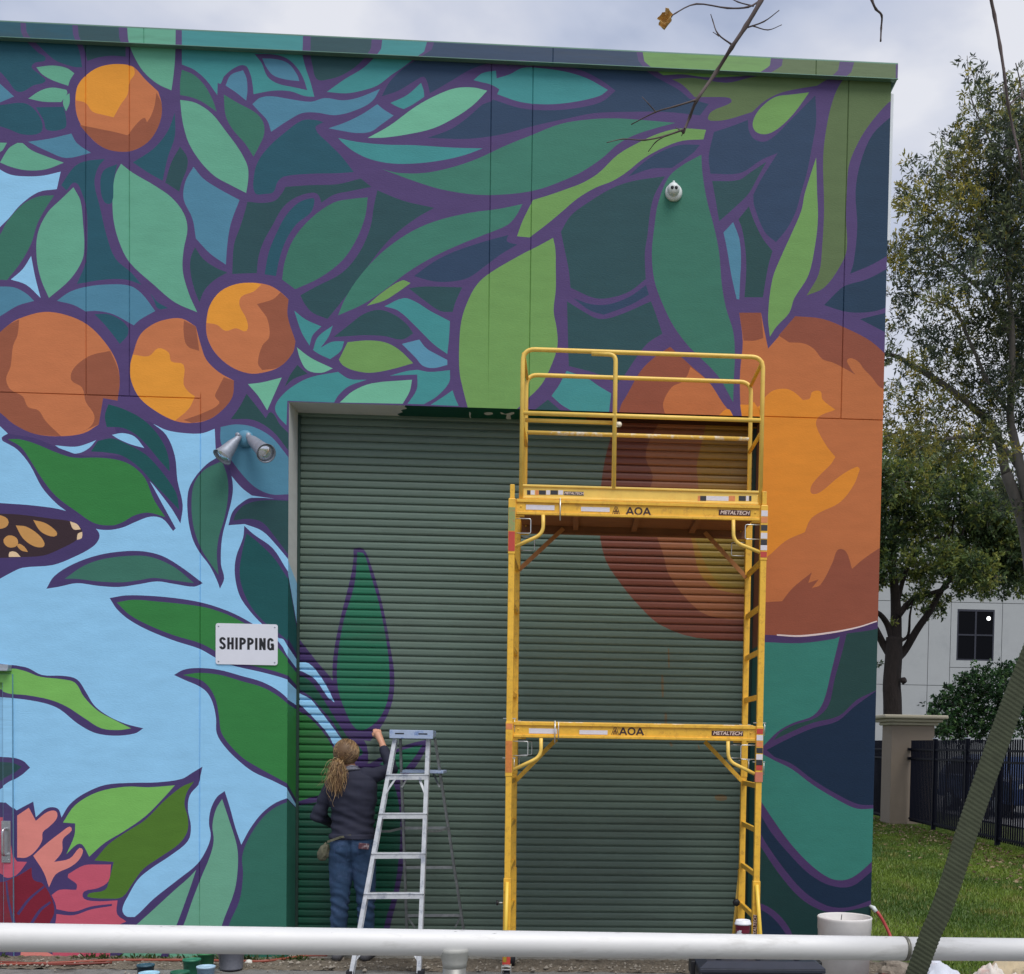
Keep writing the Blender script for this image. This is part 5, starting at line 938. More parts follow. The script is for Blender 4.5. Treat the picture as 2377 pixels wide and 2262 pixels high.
# spigot hose at the right corner
c = U(2022, 2108, -.02); sp = thing('corner_hose', c, 'red hose with white fitting hanging down from the right corner of the wall', 'hose')
hp = [c + np.array([.02, .02, .0]), U(2040, 2122, -.04), U(2056, 2150, -.06), U(2068, 2180, -.1), UZ(2066, 2215, .1), UZ(2052, 2245, .012), UZ(2050, 2290, .012)]
MB().tube(crspline(hp, n=6), [.013] * 37, 10).build('hose', mat('red_hose', srgb(176, 66, 62), rough=.45, var=.15), sp)
MB().tube([c + np.array([-.004, .03, .012]), c + np.array([.02, .0, 0]), U(2034, 2117, -.04)], [.012, .018, .016], 10).build('fitting', M_WPL, sp)
# white bin
M_BIN = mat('chalky_white_plastic', srgb(220, 216, 212), rough=.5, var=.08, scale=10, stain=srgb(208, 192, 196), stain_amt=.4, stain_scale=4)
c = U(1959, 2200, -.72); wb = thing('white_bin', (c[0], -.72, 0), 'tall chalky white plastic bin against the right end of the mural', 'bin')
R_ = .196; prof = [(R_ * .93, 0), (R_ * .985, .38), (R_ * 1.0, .385), (R_ * 1.0, .455), (R_ * 1.02, .47), (R_ * .99, .478), (R_ * .96, .47), (R_ * .9, .02), (.001, .018)]
MB().lathe((c[0], -.72, 0), prof, 48, cap=(True, False)).build('bin', M_BIN, wb)
tag(MB().tube([(c[0] + .0, -.60, .40), (c[0] + .01, -.59, .47)], .003, 6).build('stick', M_CAST), 'thin dark stick poking up inside the white bin', 'stick')
# black tool tote and coffee cup
M_TOTE = mat('black_plastic', srgb(44, 48, 60), rough=.45, var=.15, scale=12, bump=.1)
YT = -2.72; zt_ = .57; cx_ = U(1752, 2240, YT)[0]
tt = thing('tote', (cx_, YT, 0), 'large black plastic tote with a ribbed lid standing before the scaffold', 'tote')
w2, d2 = .335, .27
MB().add([(cx_ - w2 * .86, YT - d2 * .86, 0), (cx_ + w2 * .86, YT - d2 * .86, 0), (cx_ + w2 * .86, YT + d2 * .86, 0), (cx_ - w2 * .86, YT + d2 * .86, 0), (cx_ - w2 * .96, YT - d2 * .96, zt_ - .05), (cx_ + w2 * .96, YT - d2 * .96, zt_ - .05), (cx_ + w2 * .96, YT + d2 * .96, zt_ - .05), (cx_ - w2 * .96, YT + d2 * .96, zt_ - .05)], [(3, 2, 1, 0), (4, 5, 6, 7), (0, 1, 5, 4), (1, 2, 6, 5), (2, 3, 7, 6), (3, 0, 4, 7)]).build('body', M_TOTE, tt, bevel=.012)
lid = MB(); lid.box((cx_ - w2, YT - d2, zt_ - .055), (cx_ + w2, YT + d2, zt_ - .03))
x0, x1, y0, y1 = cx_ - w2 * .86, cx_ + w2 * .86, YT - d2 * .80, YT + d2 * .80
lid.add([(cx_ - w2, YT - d2, zt_ - .0295), (cx_ + w2, YT - d2, zt_ - .0295), (cx_ + w2, YT + d2, zt_ - .0295), (cx_ - w2, YT + d2, zt_ - .0295), (x0, y0, zt_), (x1, y0, zt_), (x1, y1, zt_), (x0, y1, zt_)], [(4, 5, 6, 7), (0, 1, 5, 4), (1, 2, 6, 5), (2, 3, 7, 6), (3, 0, 4, 7)])
ll = lid.build('lid', M_TOTE, tt, bevel=.006)
for fx in (-.46, 0.02, .5): MB().box((cx_ + fx * w2 * 1.3 - .014, YT - d2 * .7, zt_ + .001), (cx_ + fx * w2 * 1.3 + .014, YT + d2 * .7, zt_ + .011), R=Matrix.Rotation(-.12, 3, 'Z')).build('rib', M_TOTE, ll, bevel=.004)
for s_ in (-1, 1): MB().box((cx_ + s_ * (w2 + .012) - .012, YT - .07, zt_ - .11), (cx_ + s_ * (w2 + .012) + .012, YT + .07, zt_ - .03)).build('latch', M_BLACK, tt, bevel=.004)
cyy = YT + .16; c = U(1724, 2170, cyy)
cup = thing('coffee_cup', (c[0], cyy, zt_ + .001), 'takeaway coffee cup with white lid and dark red sleeve print on the black tote', 'cup')
def cup_col():
    mt = bpy.data.materials.new('printed_paper'); mt.use_nodes = True; t = mt.node_tree; bs = t.nodes['Principled BSDF']; bs.inputs['Roughness'].default_value = .5
    g = N(t, 'ShaderNodeTexCoord'); sp_ = N(t, 'ShaderNodeSeparateXYZ'); t.links.new(g.outputs['Generated'], sp_.inputs[0])
    r = N(t, 'ShaderNodeValToRGB'); r.color_ramp.interpolation = 'CONSTANT'; t.links.new(sp_.outputs[2], r.inputs[0]); el = r.color_ramp.elements
    el[0].position = 0; el[0].color = (*srgb(92, 84, 80), 1); el[1].position = .42; el[1].color = (*srgb(60, 30, 40), 1)
    for p_, c_ in ((.46, (150, 52, 72)), (.60, (120, 36, 58)), (.66, (158, 60, 80)), (.8, (128, 40, 60)), (.95, (150, 50, 70))): q = el.new(p_); q.color = (*srgb(*c_), 1)
    t.links.new(r.outputs[0], bs.inputs['Base Color']); return mt
MB().lathe((c[0], cyy, zt_ + .001), [(.030, 0), (.0425, .134), (.044, .137)], 32).build('cup', cup_col(), cup)
MB().lathe((c[0], cyy, zt_ + .136), [(.047, 0), (.047, .008), (.043, .012), (.041, .024), (.038, .026), (.034, .021), (.001, .021)], 32).build('lid', mat('cup_lid', srgb(238, 238, 240), rough=.4), cup)
pr = MB(); q_ = []
for a0, a1, z0_, z1_ in ((200, 258, .068, .092), (210, 250, .092, .102), (228, 252, .102, .108)):
    seg = 8
    for k in range(seg):
        A0, A1 = math.radians(a0 + (a1 - a0) * k / seg), math.radians(a0 + (a1 - a0) * (k + 1) / seg)
        rr_ = lambda z: .0305 + 0.0125 * z / .134 + .0006
        pr.add([(c[0] + rr_(z_) * math.cos(A_), cyy + rr_(z_) * math.sin(A_), zt_ + z_) for A_, z_ in ((A0, z0_), (A1, z0_), (A1, z1_), (A0, z1_))], [(0, 1, 2, 3)])
pr.build('print', MATS['cup_lid'], cup)
# rags and tarps, stones at lower right
M_CLOTH = mat('white_rag', srgb(206, 210, 220), rough=.85, var=.12, scale=6, stain=srgb(176, 150, 150), stain_amt=.4, stain_scale=8)
M_TAN = mat('tan_canvas', srgb(186, 170, 140), rough=.9, var=.12, scale=6)
def heap(name, cx0, cy0, sx, sy, h, m_, lab, seed, cat):
    n_ = 46; vs = []; fs = []
    for j in range(n_ + 1):
        for i in range(n_ + 1):
            u, v = -1 + 2 * i / n_, -1 + 2 * j / n_; r = min(1, (u * u + v * v) ** .5)
            e_ = max(0, 1 - r ** 5); x, y = cx0 + u * sx, cy0 + v * sy
            z = h * e_ * (.8 + .5 * mnoise.noise((u * 1.3 + seed, v * 1.3, 0))) + h * .16 * e_ ** .5 * abs(mnoise.noise((u * 3.2, v * 2.1 + seed, 2))) + h * .12 * mnoise.noise((u * 9, v * 7, seed)) * (e_ > 0)
            vs.append((x + .03 * mnoise.noise((u * 4, v * 4, seed + 3)), y + .03 * mnoise.noise((u * 4, v * 4, seed + 9)), max(z, -.02) + .002))
    for j in range(n_):
        for i in range(n_):
            if ((i - n_ / 2) ** 2 + (j - n_ / 2) ** 2) ** .5 > n_ * .5: continue
            a = j * (n_ + 1) + i; fs.append((a, a + 1, a + n_ + 2, a + n_ + 1))
    return tag(MB().add(vs, fs, 0, True).build(name, m_), lab, cat)
P_ = lambda x_, Y: U(x_, 2240, Y)[0]
heap('drop_cloth', P_(2205, -1.6) + .06, -1.5, .36, .3, .28, M_CLOTH, 'crumpled pale grey drop cloth on the ground at lower right', 1., 'cloth')
heap('rag', P_(2292, -1.5) + .02, -1.62, .22, .25, .27, mat('stained_rag', srgb(214, 206, 196), rough=.85, var=.12, stain=srgb(180, 110, 100), stain_amt=.5, stain_scale=6), 'creased cream rag with pink stains between the drop cloth and the canvas', 4., 'rag')
heap('canvas_sheet', P_(2370, -1.2) + .1, -1.15, .34, .25, .27, M_TAN, 'tan canvas sheet bunched at the lower right edge', 7., 'sheet')
def stone(px_, py_, r, m_, lab, seed, dz=.35):
    c_ = UZ(px_, py_, r * .4); bm = bmesh.new(); bmesh.ops.create_icosphere(bm, subdivisions=3, radius=r)
    for v in bm.verts: v.co *= 1 + .45 * mnoise.noise(v.co / r * 1.1 + Vector((seed, 0, 0))) + .12 * mnoise.noise(v.co / r * 4); v.co.z *= .7; v.co += Vector(list(map(float, c_)))
    me_ = bpy.data.meshes.new('stone'); bm.to_mesh(me_); bm.free()
    return tag(link('stone', me_, m_), lab, 'stone')
M_ST = mat('grey_stone', srgb(140, 130, 118), rough=.9, var=.25, scale=18, bump=.5, bscale=60); M_STW = mat('white_stone', srgb(226, 222, 212), rough=.8, var=.1)
stone(2075, 2250, .11, M_ST, 'broken grey rock right of the white bin', 2.); stone(2098, 2252, .04, M_STW, 'small white stone lying on the broken grey rock edge', 5.); stone(577, 2234, .026, M_STW, 'small white stone on the hose right of the grey pail', 8.)
stone(790, 2226, .03, M_ST, 'small flat stone at the foot of the roller door', 9.)

# ------------------------------------------------------------------ near rail, strap
M_RAIL = mat('dull_aluminium_pipe', srgb(222, 221, 219), rough=.58, metal=.12, var=.10, scale=9, stain=srgb(150, 146, 138), stain_amt=.55, stain_scale=9, stretch=(.22, 1, 1), bump=.12, bscale=20, bdist=.004)
gr = thing('guard_rail', (1.97, -6.24, 0), 'thick pale aluminium pipe rail with one post crossing the foreground', 'railing')
r0, r1 = np.array(U(-900, 2165, -6.58)), np.array(U(2095, 2202.5, -6.09)); r2 = np.array(U(3100, 2212, -5.93))
dv = (r1 - r0)
MB().tube([r0 + dv * t for t in np.linspace(0, 1, 12)], .0298, 40).build('pipe', M_RAIL, gr)
scr = MB()
for i_ in range(46):      # scuffs and nicks in the pipe
    t_ = random.uniform(.28, .99); p_ = r0 + dv * t_; an = random.uniform(-.5, 1.5); L_s = random.uniform(.004, .022); tl = random.uniform(-.25, .25)
    nrm = np.array([0, -math.cos(an), math.sin(an)]); tg = np.array([0, math.sin(an), math.cos(an)]); c_s = p_ + nrm * .0300; a_s = unit((u0_ := dv / np.linalg.norm(dv))[None])[0] + tg * tl
    w_s = tg * random.uniform(.0003, .0009); scr.add([c_s - a_s * L_s / 2, c_s - w_s, c_s + a_s * L_s / 2, c_s + w_s], [(0, 1, 2, 3)])
sq_ = scr.build('scuffs', mat('scuff_grey', srgb(104, 104, 104), rough=.8), gr); sq_['kind'] = 'stuff'
j2 = r1 + (r2 - r1) * .012
MB().tube([r1 + (r2 - r1) * .01, r2], .0290, 40).build('pipe', M_RAIL, gr)
MB().tube([r1 - dv * .002, r1 + (r2 - r1) * .022], .0265, 30).build('joint_sleeve', M_GALV, gr)
u_ = unit(dv[None])[0]
MB().tube([r1 + u_ * .002, r1 + u_ * .009], .0308, 40).build('joint_band', mat('dark_steel_band', srgb(120, 118, 108), rough=.45, metal=.5, var=.3, scale=50, stain=srgb(40, 38, 34), stain_amt=.9, stain_scale=30), gr)
pp = U(1059, 2186, -6.26); pz = (r0 + dv * ((pp[0] - r0[0]) / dv[0]))
M_POST = mat('grey_post', srgb(150, 150, 146), rough=.45, metal=.4, var=.1)
MB().tube([(pz[0], pz[1], .0), (pz[0], pz[1], pz[2] - .02)], .0262, 32).build('post', M_POST, gr)
MB().lathe((pz[0], pz[1], pz[2] - .055), [(.0264, 0), (.028, .012), (.031, .024), (.037, .036), (.039, .045)], 32).build('weld_collar', mat('matt_weld', srgb(176, 176, 170), rough=.6, metal=.1, var=.2, scale=30), gr)
MB().box((pz[0] - .09, pz[1] - .09, -.01), (pz[0] + .09, pz[1] + .09, .012)).build('base_plate', M_POST, gr, bevel=.003)
pm = (r0 + dv * .02); MB().tube([(pm[0], pm[1], 0), (pm[0], pm[1], pm[2] - .02)], .0262, 24).build('post', M_POST, gr)
pm = r1 + (r2 - r1) * .8; MB().tube([(pm[0], pm[1], 0), (pm[0], pm[1], pm[2] - .02)], .0262, 24).build('post', M_POST, gr)
# webbing strap
YS = -6.95
cpt = [(2960, -200), (2720, 600), (2478, 1290), (2437, 1400), (2403, 1500), (2352, 1628), (2305, 1756), (2272, 1850), (2240, 1945), (2212, 2034), (2182, 2120), (2158, 2174), (2126, 2262), (2095, 2345), (2060, 2440), (1840, 3050), (1490, 4080)]
wid = [62, 62, 62, 61, 60, 59, 59, 58, 58, 57, 56, 55, 53, 52, 51, 51, 51]
cs_ = crspline(cpt, n=22); ws_ = np.interp(np.linspace(0, 1, len(cs_)), np.linspace(0, 1, len(wid)), wid)
ctr = np.array([U(p[0], p[1], YS + .02 * math.sin(i * .02)) for i, p in enumerate(cs_)])
# resample at 1.3 mm for the woven ribs
sl = np.r_[0, np.cumsum(np.linalg.norm(np.diff(ctr, axis=0), axis=1))]; ts = np.arange(0, sl[-1], .0014); C3 = np.column_stack([np.interp(ts, sl, ctr[:, k]) for k in range(3)]); wv = np.interp(ts, sl, ws_) / FPX * (YS - CAM[1]) * .45
T3 = unit(np.gradient(C3, axis=0)); vs = []; fs = []
for i, (p, t, w_) in enumerate(zip(C3, T3, wv)):
    s3 = np.cross(t, (0, 1, 0)); s3 /= np.linalg.norm(s3); n3 = np.array([0., -1, 0]); rib = .0008 * (.5 + .5 * math.sin(2 * math.pi * ts[i] / .0078 + 1.2 * math.sin(ts[i] * 31))); jit = .0006 * math.sin(ts[i] * 900)
    tw = .10; s3 = s3 * math.cos(tw) + n3 * math.sin(tw)
    for k, (sx_, th) in enumerate(((-1, 0), (-.985, 1), (-.9, 1), (.9, 1), (.985, 1), (1, 0), (.95, -1), (-.95, -1))):
        vs.append(p + s3 * sx_ * (w_ + jit) + n3 * th * (.0012 + rib) + t * sx_ * .0042)
for i in range(len(C3) - 1):
    for k in range(8): k2 = (k + 1) % 8; fs.append((i * 8 + k, i * 8 + k2, (i + 1) * 8 + k2, (i + 1) * 8 + k))
M_WEB = mat('olive_webbing', srgb(62, 67, 50), rough=.95, var=.22, scale=40, bump=.4, bscale=400, bdist=.002)
tag(MB().add(vs, fs, 0, True).build('webbing_strap', M_WEB), 'olive green ribbed webbing strap slanting across the lower right foreground', 'strap')
# ------------------------------------------------------------------ the painter
def evalmesh(o):
    dg = bpy.context.evaluated_depsgraph_get(); dg.update(); return bpy.data.meshes.new_from_object(o.evaluated_get(dg))
YP = -.12
wp = thing('person', (U(812, 2222, YP)[0], YP + .02, 0), 'woman with a long blond ponytail, navy top and jeans painting the roller door', 'person')
CAPS = []
def cap(lb, p, r0, q, r1): CAPS.append((lb, np.array(p, float), r0, np.array(q, float), r1))
u = U
hc = u(804, 1750, -.10)
cap('skin', u(812, 1792, -.10), .052, u(807, 1770, -.09), .052)
cap('skin', hc + (0, .01, .0), .079, hc + (0, .005, .018), .080)
# legs
zf = .045
def leg(hx, kx, ax, yo):
    h_, k_, a_ = u(hx, 1985, YP + .0), u(kx, 2098, YP + yo - .0), u(ax, 2196, YP + .03)
    cap('jeans', h_, .102, (h_ + k_) / 2, .086); cap('jeans', (h_ + k_) / 2, .086, k_, .068); cap('jeans', k_, .066, k_ * .6 + a_ * .4, .066); cap('jeans', k_ * .6 + a_ * .4, .066, a_, .056)
    a2 = a_.copy(); a2[2] = .075; cap('jeans', a_, .056, a2, .054)
    f0 = a_.copy(); f0[2] = .045; f1 = f0 + np.array([(.02 if hx > 815 else -.03), .17, -.008]); cap('shoe', f0 - (0, .02, 0), .043, f1, .036); cap('shoe', f0, .047, f0 + (0, .03, .02), .045)
leg(793, 789, 784, -.01); leg(842, 850, 849, .0)
# arms
sl_, el_, wl_ = u(773, 1822, -.10), u(738, 1893, -.12), u(772, 1912, .12)
cap('shirt', u(790, 1812, -.11), .062, sl_, .060); cap('shirt', sl_, .060, el_, .049); cap('shirt', el_, .047, wl_, .036); cap('skin', wl_, .028, wl_ + (.03, .05, .0), .030)
sr_, er_, wr_ = u(868, 1801, -.09), u(908, 1786, -.015), u(886, 1724, .135)
cap('shirt', u(848, 1800, -.11), .062, sr_, .058); cap('shirt', sr_, .058, er_, .046); mid_ = er_ + (wr_ - er_) * .72; cap('shirt', er_, .045, mid_, .037); cap('skin', mid_, .029, wr_, .024)
pm_ = u(877.5, 1706, .185); cap('skin', wr_, .025, pm_, .031)
# fingers of the raised right hand, curled round the brush
hx_ = unit((pm_ - wr_)[None])[0]
for i, (o_, ln) in enumerate(((-.026, .030), (-.009, .034), (.009, .032), (.025, .026))):
    b0 = pm_ + hx_ * .018 + np.array([o_, .004, .004]); b1 = b0 + np.array([-.006, .018, .024 - abs(i - 1) * .003]); b2 = b1 + np.array([-.004, .024, -.012]); b3 = b2 + np.array([.002, .002, -.02])
    for a_, c_ in ((b0, b1), (b1, b2), (b2, b3)): cap('skin', a_, .0095, c_, .0085)
t0 = pm_ + np.array([-.018, .0, -.012]); t1 = t0 + np.array([-.022, .012, .006]); t2 = t1 + np.array([-.008, .02, .016]); cap('skin', t0, .012, t1, .0105); cap('skin', t1, .0105, t2, .009)
m_ = MB()
for lb, p, r0, q, r1 in CAPS:
    L = np.linalg.norm(q - p); ax = (q - p) / max(L, 1e-6); prof = [(r0 * math.sin(a), -r0 * math.cos(a)) for a in np.linspace(.15, math.pi / 2, 5)] + [(r1 * math.cos(a), L + r1 * math.sin(a)) for a in np.linspace(0, math.pi / 2 - .15, 5)]
    m_.lathe(p, prof, 20, ax)
# trunk: stacked ellipses
TR = [(1998, 792, 846, .085, 'jeans'), (1975, 768, 867, .118, 'jeans'), (1955, 767, 868, .122, 'jeans'), (1935, 770, 868, .115, 'shirt'), (1915, 772, 866, .108, 'shirt'), (1888, 770, 868, .108, 'shirt'), (1855, 765, 874, .118, 'shirt'), (1825, 764, 876, .115, 'shirt'), (1806, 776, 868, .095, 'shirt'), (1794, 792, 846, .070, 'shirt'), (1787, 800, 826, .05, 'shirt')]
vs = []; fs = []; sg_ = 28; trv = []
for py_, xa, xb, dep, lb in TR:
    a_, b_ = u(xa, py_, YP), u(xb, py_, YP); c = (a_ + b_) / 2; hw_ = (b_[0] - a_[0]) / 2
    for k in range(sg_):
        an = 2 * math.pi * k / sg_; cc, ss = math.cos(an), math.sin(an); vs.append((c[0] + hw_ * math.copysign(abs(cc) ** .85, cc), YP + dep * math.copysign(abs(ss) ** .85, ss), c[2]))
nT = len(TR)
for i in range(nT - 1):
    for k in range(sg_): k2 = (k + 1) % sg_; fs.append((i * sg_ + k, i * sg_ + k2, (i + 1) * sg_ + k2, (i + 1) * sg_ + k))
fs += [tuple(range(sg_))[::-1], tuple((nT - 1) * sg_ + k for k in range(sg_))]; m_.add(vs, [f[::-1] for f in fs])
# jaw, nose and ears so that the head is whole from the side
m_.lathe(hc + (0, .075, -.045), [(.02, -.03), (.042, -.01), (.04, .02), (.012, .045)], 16, (0, .3, 1)); m_.lathe(hc + (0, .088, -.005), [(.006, -.02), (.013, -.012), (.006, .02)], 10, (0, .2, 1))
for s_ in (-1, 1): m_.lathe(hc + (s_ * .078, .005, -.012), [(.006, -.008), (.022, -.002), (.02, .006), (.006, .009)], 14, (s_, -.4, .1))
me = bpy.data.meshes.new('tmp'); me.from_pydata(m_.v, [], m_.f); me.update()
bm = bmesh.new(); bm.from_mesh(me); bmesh.ops.recalc_face_normals(bm, faces=bm.faces[:]); bm.to_mesh(me); bm.free()
tmp = bpy.data.objects.new('tmp', me); COL.objects.link(tmp)
md = tmp.modifiers.new('r', 'REMESH'); md.mode = 'VOXEL'; md.voxel_size = .0058; md2 = tmp.modifiers.new('s', 'SMOOTH'); md2.iterations = 5; md2.factor = .5
body = evalmesh(tmp); bpy.data.objects.remove(tmp)
nv = len(body.vertices); co = np.empty(nv * 3); body.vertices.foreach_get('co', co); co = co.reshape(-1, 3); no = np.empty(nv * 3); body.vertices.foreach_get('normal', no); no = no.reshape(-1, 3)
lab = np.full(nv, 0); best = np.full(nv, 1e9); LB = {'skin': 0, 'shirt': 1, 'jeans': 2, 'shoe': 3}
for lb, p, r0, q, r1 in CAPS:
    d_ = q - p; t = np.clip(((co - p) @ d_) / max(1e-9, d_ @ d_), 0, 1); dist = np.linalg.norm(co - (p + t[:, None] * d_), axis=1) / (r0 + (r1 - r0) * t); k = dist < best; best[k] = dist[k]; lab[k] = LB[lb]
ztop = u(818, 1787, YP)[2]; zw = u(818, 1947, YP)[2]
trk = (abs(co[:, 0] - u(818, 1900, YP)[0]) < .21) & (co[:, 2] < ztop) & (co[:, 2] > u(800, 2000, YP)[2]) & (best > .92)
lab[trk & (co[:, 2] > zw)] = 1; lab[trk & (co[:, 2] <= zw)] = 2
lab[(co[:, 2] <= zw) & (lab == 1) & (abs(co[:, 0] - u(818, 1900, YP)[0]) < .19) & (co[:, 1] < .05)] = 2
# folds of cloth
dsp = np.zeros(nv); cxm = u(818, 1900, YP)[0]
for i in range(nv):
    x, y, z = co[i]
    if lab[i] == 1:
        f = mnoise.noise(((x - cxm) * 5, y * 5, z * 15 + (x - cxm) * 7)) * .010 + mnoise.noise((x * 11 + z * 9, y * 10, z * 26)) * .005
        f += .005 * math.exp(-((z - 1.08) / .09) ** 2) * math.sin(z * 85 + x * 34 + 2 * mnoise.noise((x * 6, y * 6, z * 3)))
        dsp[i] = f + .003
    elif lab[i] == 2:
        f = mnoise.noise((x * 8, y * 8, z * 22 + x * 12)) * .006
        f += .0045 * math.exp(-((z - .42) / .14) ** 2) * math.sin(z * 85 + x * 60 + 5 * mnoise.noise((x * 9, y * 9, z * 5))) + .005 * math.exp(-((z - .14) / .1) ** 2) * math.sin(z * 130 + 2 * mnoise.noise((x * 9, y * 9, z * 5)))
        dsp[i] = f
hem = (lab == 1) & (co[:, 2] < zw + .035) & (co[:, 2] > zw); dsp[hem] += .009
# seam between the seat halves
seat = (lab == 2) & (co[:, 2] > .78) & (co[:, 2] < .97) & (co[:, 1] < YP); dsp[seat] -= .014 * np.exp(-((co[seat, 0] - u(819, 1985, YP)[0]) / .011) ** 2)
dsp[seat] += .012 * (np.exp(-(((co[seat, 0] - u(793, 1978, YP)[0]) / .05) ** 2 + ((co[seat, 2] - .86) / .06) ** 2)) + np.exp(-(((co[seat, 0] - u(845, 1978, YP)[0]) / .05) ** 2 + ((co[seat, 2] - .86) / .06) ** 2)))
co2 = co + no * dsp[:, None]; body.vertices.foreach_set('co', co2.ravel())
nl = len(body.loops); lv = np.empty(nl, dtype=np.int32); body.loops.foreach_get('vertex_index', lv); ls = np.empty(len(body.polygons), dtype=np.int32); body.polygons.foreach_get('loop_start', ls)
body.polygons.foreach_set('material_index', lab[lv[ls]].astype(np.int32)); body.polygons.foreach_set('use_smooth', np.ones(len(body.polygons), bool)); mi_ = lab[lv[ls]].astype(np.int32); body.materials.clear(); body.update(); body.name = 'body'
M_SKIN = mat('skin', srgb(206, 152, 124), rough=.5, var=.08, scale=20); M_SHIRT = mat('navy_knit', srgb(36, 38, 56), rough=.85, var=.14, scale=12, bump=.25, bscale=260, bdist=.003)
M_JEAN = mat('blue_denim', srgb(40, 66, 96), rough=.85, var=.28, scale=9, bump=.3, bscale=300, bdist=.003, stain=srgb(80, 100, 138), stain_amt=.6, stain_scale=5); M_SHOE = mat('grey_shoe', srgb(104, 104, 108), rough=.7)
link('body', body, [M_SKIN, M_SHIRT, M_JEAN, M_SHOE], wp); body.polygons.foreach_set('material_index', mi_); body.update()
# hair: combed strands over the head to the tie, then a loose wavy ponytail
M_HAIR = mat('dark_blond_hair', srgb(150, 118, 78), rough=.45, var=.3, scale=30, attr='paint', spec=.6)
tie = u(789, 1771, -.205)
HV = []; HF = []; HC = []
def strand(pts, r0, r1, c_, seg=5):
    n_ = len(pts); b0 = len(HV)
    for i, p in enumerate(pts):
        t = pts[min(i + 1, n_ - 1)] - pts[max(i - 1, 0)]; t = t / max(1e-9, np.linalg.norm(t)); a = np.cross(t, (0, 0, 1) if abs(t[2]) < .9 else (0, 1, 0)); a /= np.linalg.norm(a); b_ = np.cross(t, a); r = r0 + (r1 - r0) * (i / (n_ - 1)); r *= (.75 if i == n_ - 1 else 1)
        for k in range(seg): an = 2 * math.pi * k / seg; HV.append(p + (a * math.cos(an) + b_ * math.sin(an)) * r)
    for i in range(n_ - 1):
        for k in range(seg): k2 = (k + 1) % seg; HF.append((b0 + i * seg + k, b0 + i * seg + k2, b0 + (i + 1) * seg + k2, b0 + (i + 1) * seg + k)); HC.append(c_)
cols = [np.array(srgb(*c_)) for c_ in ((158, 124, 84), (126, 94, 64), (188, 154, 108), (98, 72, 50), (204, 174, 126))]
er = np.array([.094, .104, .100]); hcc = hc + (0, -.004, .012)
for i in range(900):
    az = random.uniform(-.25 * math.pi, 1.25 * math.pi); el = random.uniform(-.35, 1.45)
    s_ = np.array([math.cos(az) * math.cos(el), math.sin(az) * math.cos(el), math.sin(el)])
    if s_[1] > .75 and s_[2] < .3: continue
    td = (tie - hcc) / er; td /= np.linalg.norm(td); pts = []
    for k in range(9):
        t = k / 8; v = s_ * (1 - t) + td * t + np.array([0, 0, -.18 * math.sin(math.pi * t)]) ; v /= np.linalg.norm(v); w_ = 1 + .02 * math.sin(i + k) + .015; w_ -= .12 * max(0, t - .8) * 5 * .3
        pts.append(hcc + v * er * w_)
    strand(pts, .0020, .0016, random.choice(cols[:4]) * random.uniform(.62, .9))
for i in range(420):
    o1 = np.array([random.gauss(0, .009), random.gauss(0, .008), random.gauss(0, .008)]); ph = random.uniform(0, 6.28); L = random.uniform(.6, 1.02)
    ctrl = [tie + o1, tie + np.array([-.012, -.035, -.01]) + o1 * 2.2, u(782, 1795, -.245) + o1 * 3.6, u(779, 1814, -.25) + o1 * 4.2, u(783, 1842, -.245) + o1 * 3.4 + np.array([.012 * math.sin(ph), 0, 0])]
    pts = crspline(ctrl, n=5); pts = pts[:max(6, int(len(pts) * min(1, L)))]
    pts = [p + np.array([.006 * math.sin(k * .75 + ph) * (k / 12), .004 * math.cos(k * .8 + ph), 0]) for k, p in enumerate(pts)]
    strand(pts, .0021, .0010, random.choice(cols))
base_ = crspline([tie, tie + np.array([-.010, -.030, -.012]), u(783, 1795, -.236), u(780, 1815, -.240), u(784, 1836, -.232)], n=6); b0 = len(HV)
for (dx_, ph, rs_) in ((-.016, 0, 1), (.004, 2, 1.1), (.018, 4, .9)):
    pts = [p + np.array([dx_ * min(1, k / 8) + .006 * math.sin(k * .5 + ph), .002 * math.cos(k), 0]) for k, p in enumerate(base_)]; n_ = len(pts)
    for j_ in range(n_ - 1):
        strand([pts[j_], pts[j_ + 1]], .030 * rs_ * math.sin(math.pi * (.18 + .74 * j_ / n_)), .030 * rs_ * math.sin(math.pi * (.18 + .74 * (j_ + 1) / n_)) / .75, cols[1] * .8, 10)
for i in range(16):      # flyaways
    s0 = tie + np.array([random.gauss(0, .02), -.02, random.gauss(0, .02)]); strand(crspline([s0, s0 + np.array([random.gauss(0, .03), -.02, -.06]), s0 + np.array([random.gauss(-.01, .05), -.02, -.16])], n=4), .0012, .0006, cols[2], 4)
me = bpy.data.meshes.new('hair'); me.from_pydata([tuple(map(float, v)) for v in HV], [], HF); a = me.attributes.new('paint', 'FLOAT_COLOR', 'FACE'); c4 = np.ones((len(HF), 4), dtype=np.float32); c4[:, :3] = np.array(HC); a.data.foreach_set('color', c4.ravel())
me.polygons.foreach_set('use_smooth', np.ones(len(HF), bool)); link('hair', me, M_HAIR, wp)
mh = MB(); n1_, n2_ = 24, 14
mh.add([tuple(hcc + er * .985 * np.array([math.cos(2 * math.pi * i / n1_) * math.sin(math.pi * .68 * j / n2_), math.sin(2 * math.pi * i / n1_) * math.sin(math.pi * .68 * j / n2_), math.cos(math.pi * .68 * j / n2_)]) - np.array([0, .006, 0])) for j in range(n2_ + 1) for i in range(n1_)], [(j * n1_ + i, j * n1_ + (i + 1) % n1_, (j + 1) * n1_ + (i + 1) % n1_, (j + 1) * n1_ + i)[::-1] for j in range(n2_) for i in range(n1_)], 0, True)
mh.build('hair_base', mat('hair_under', srgb(104, 78, 52), rough=.6), wp)
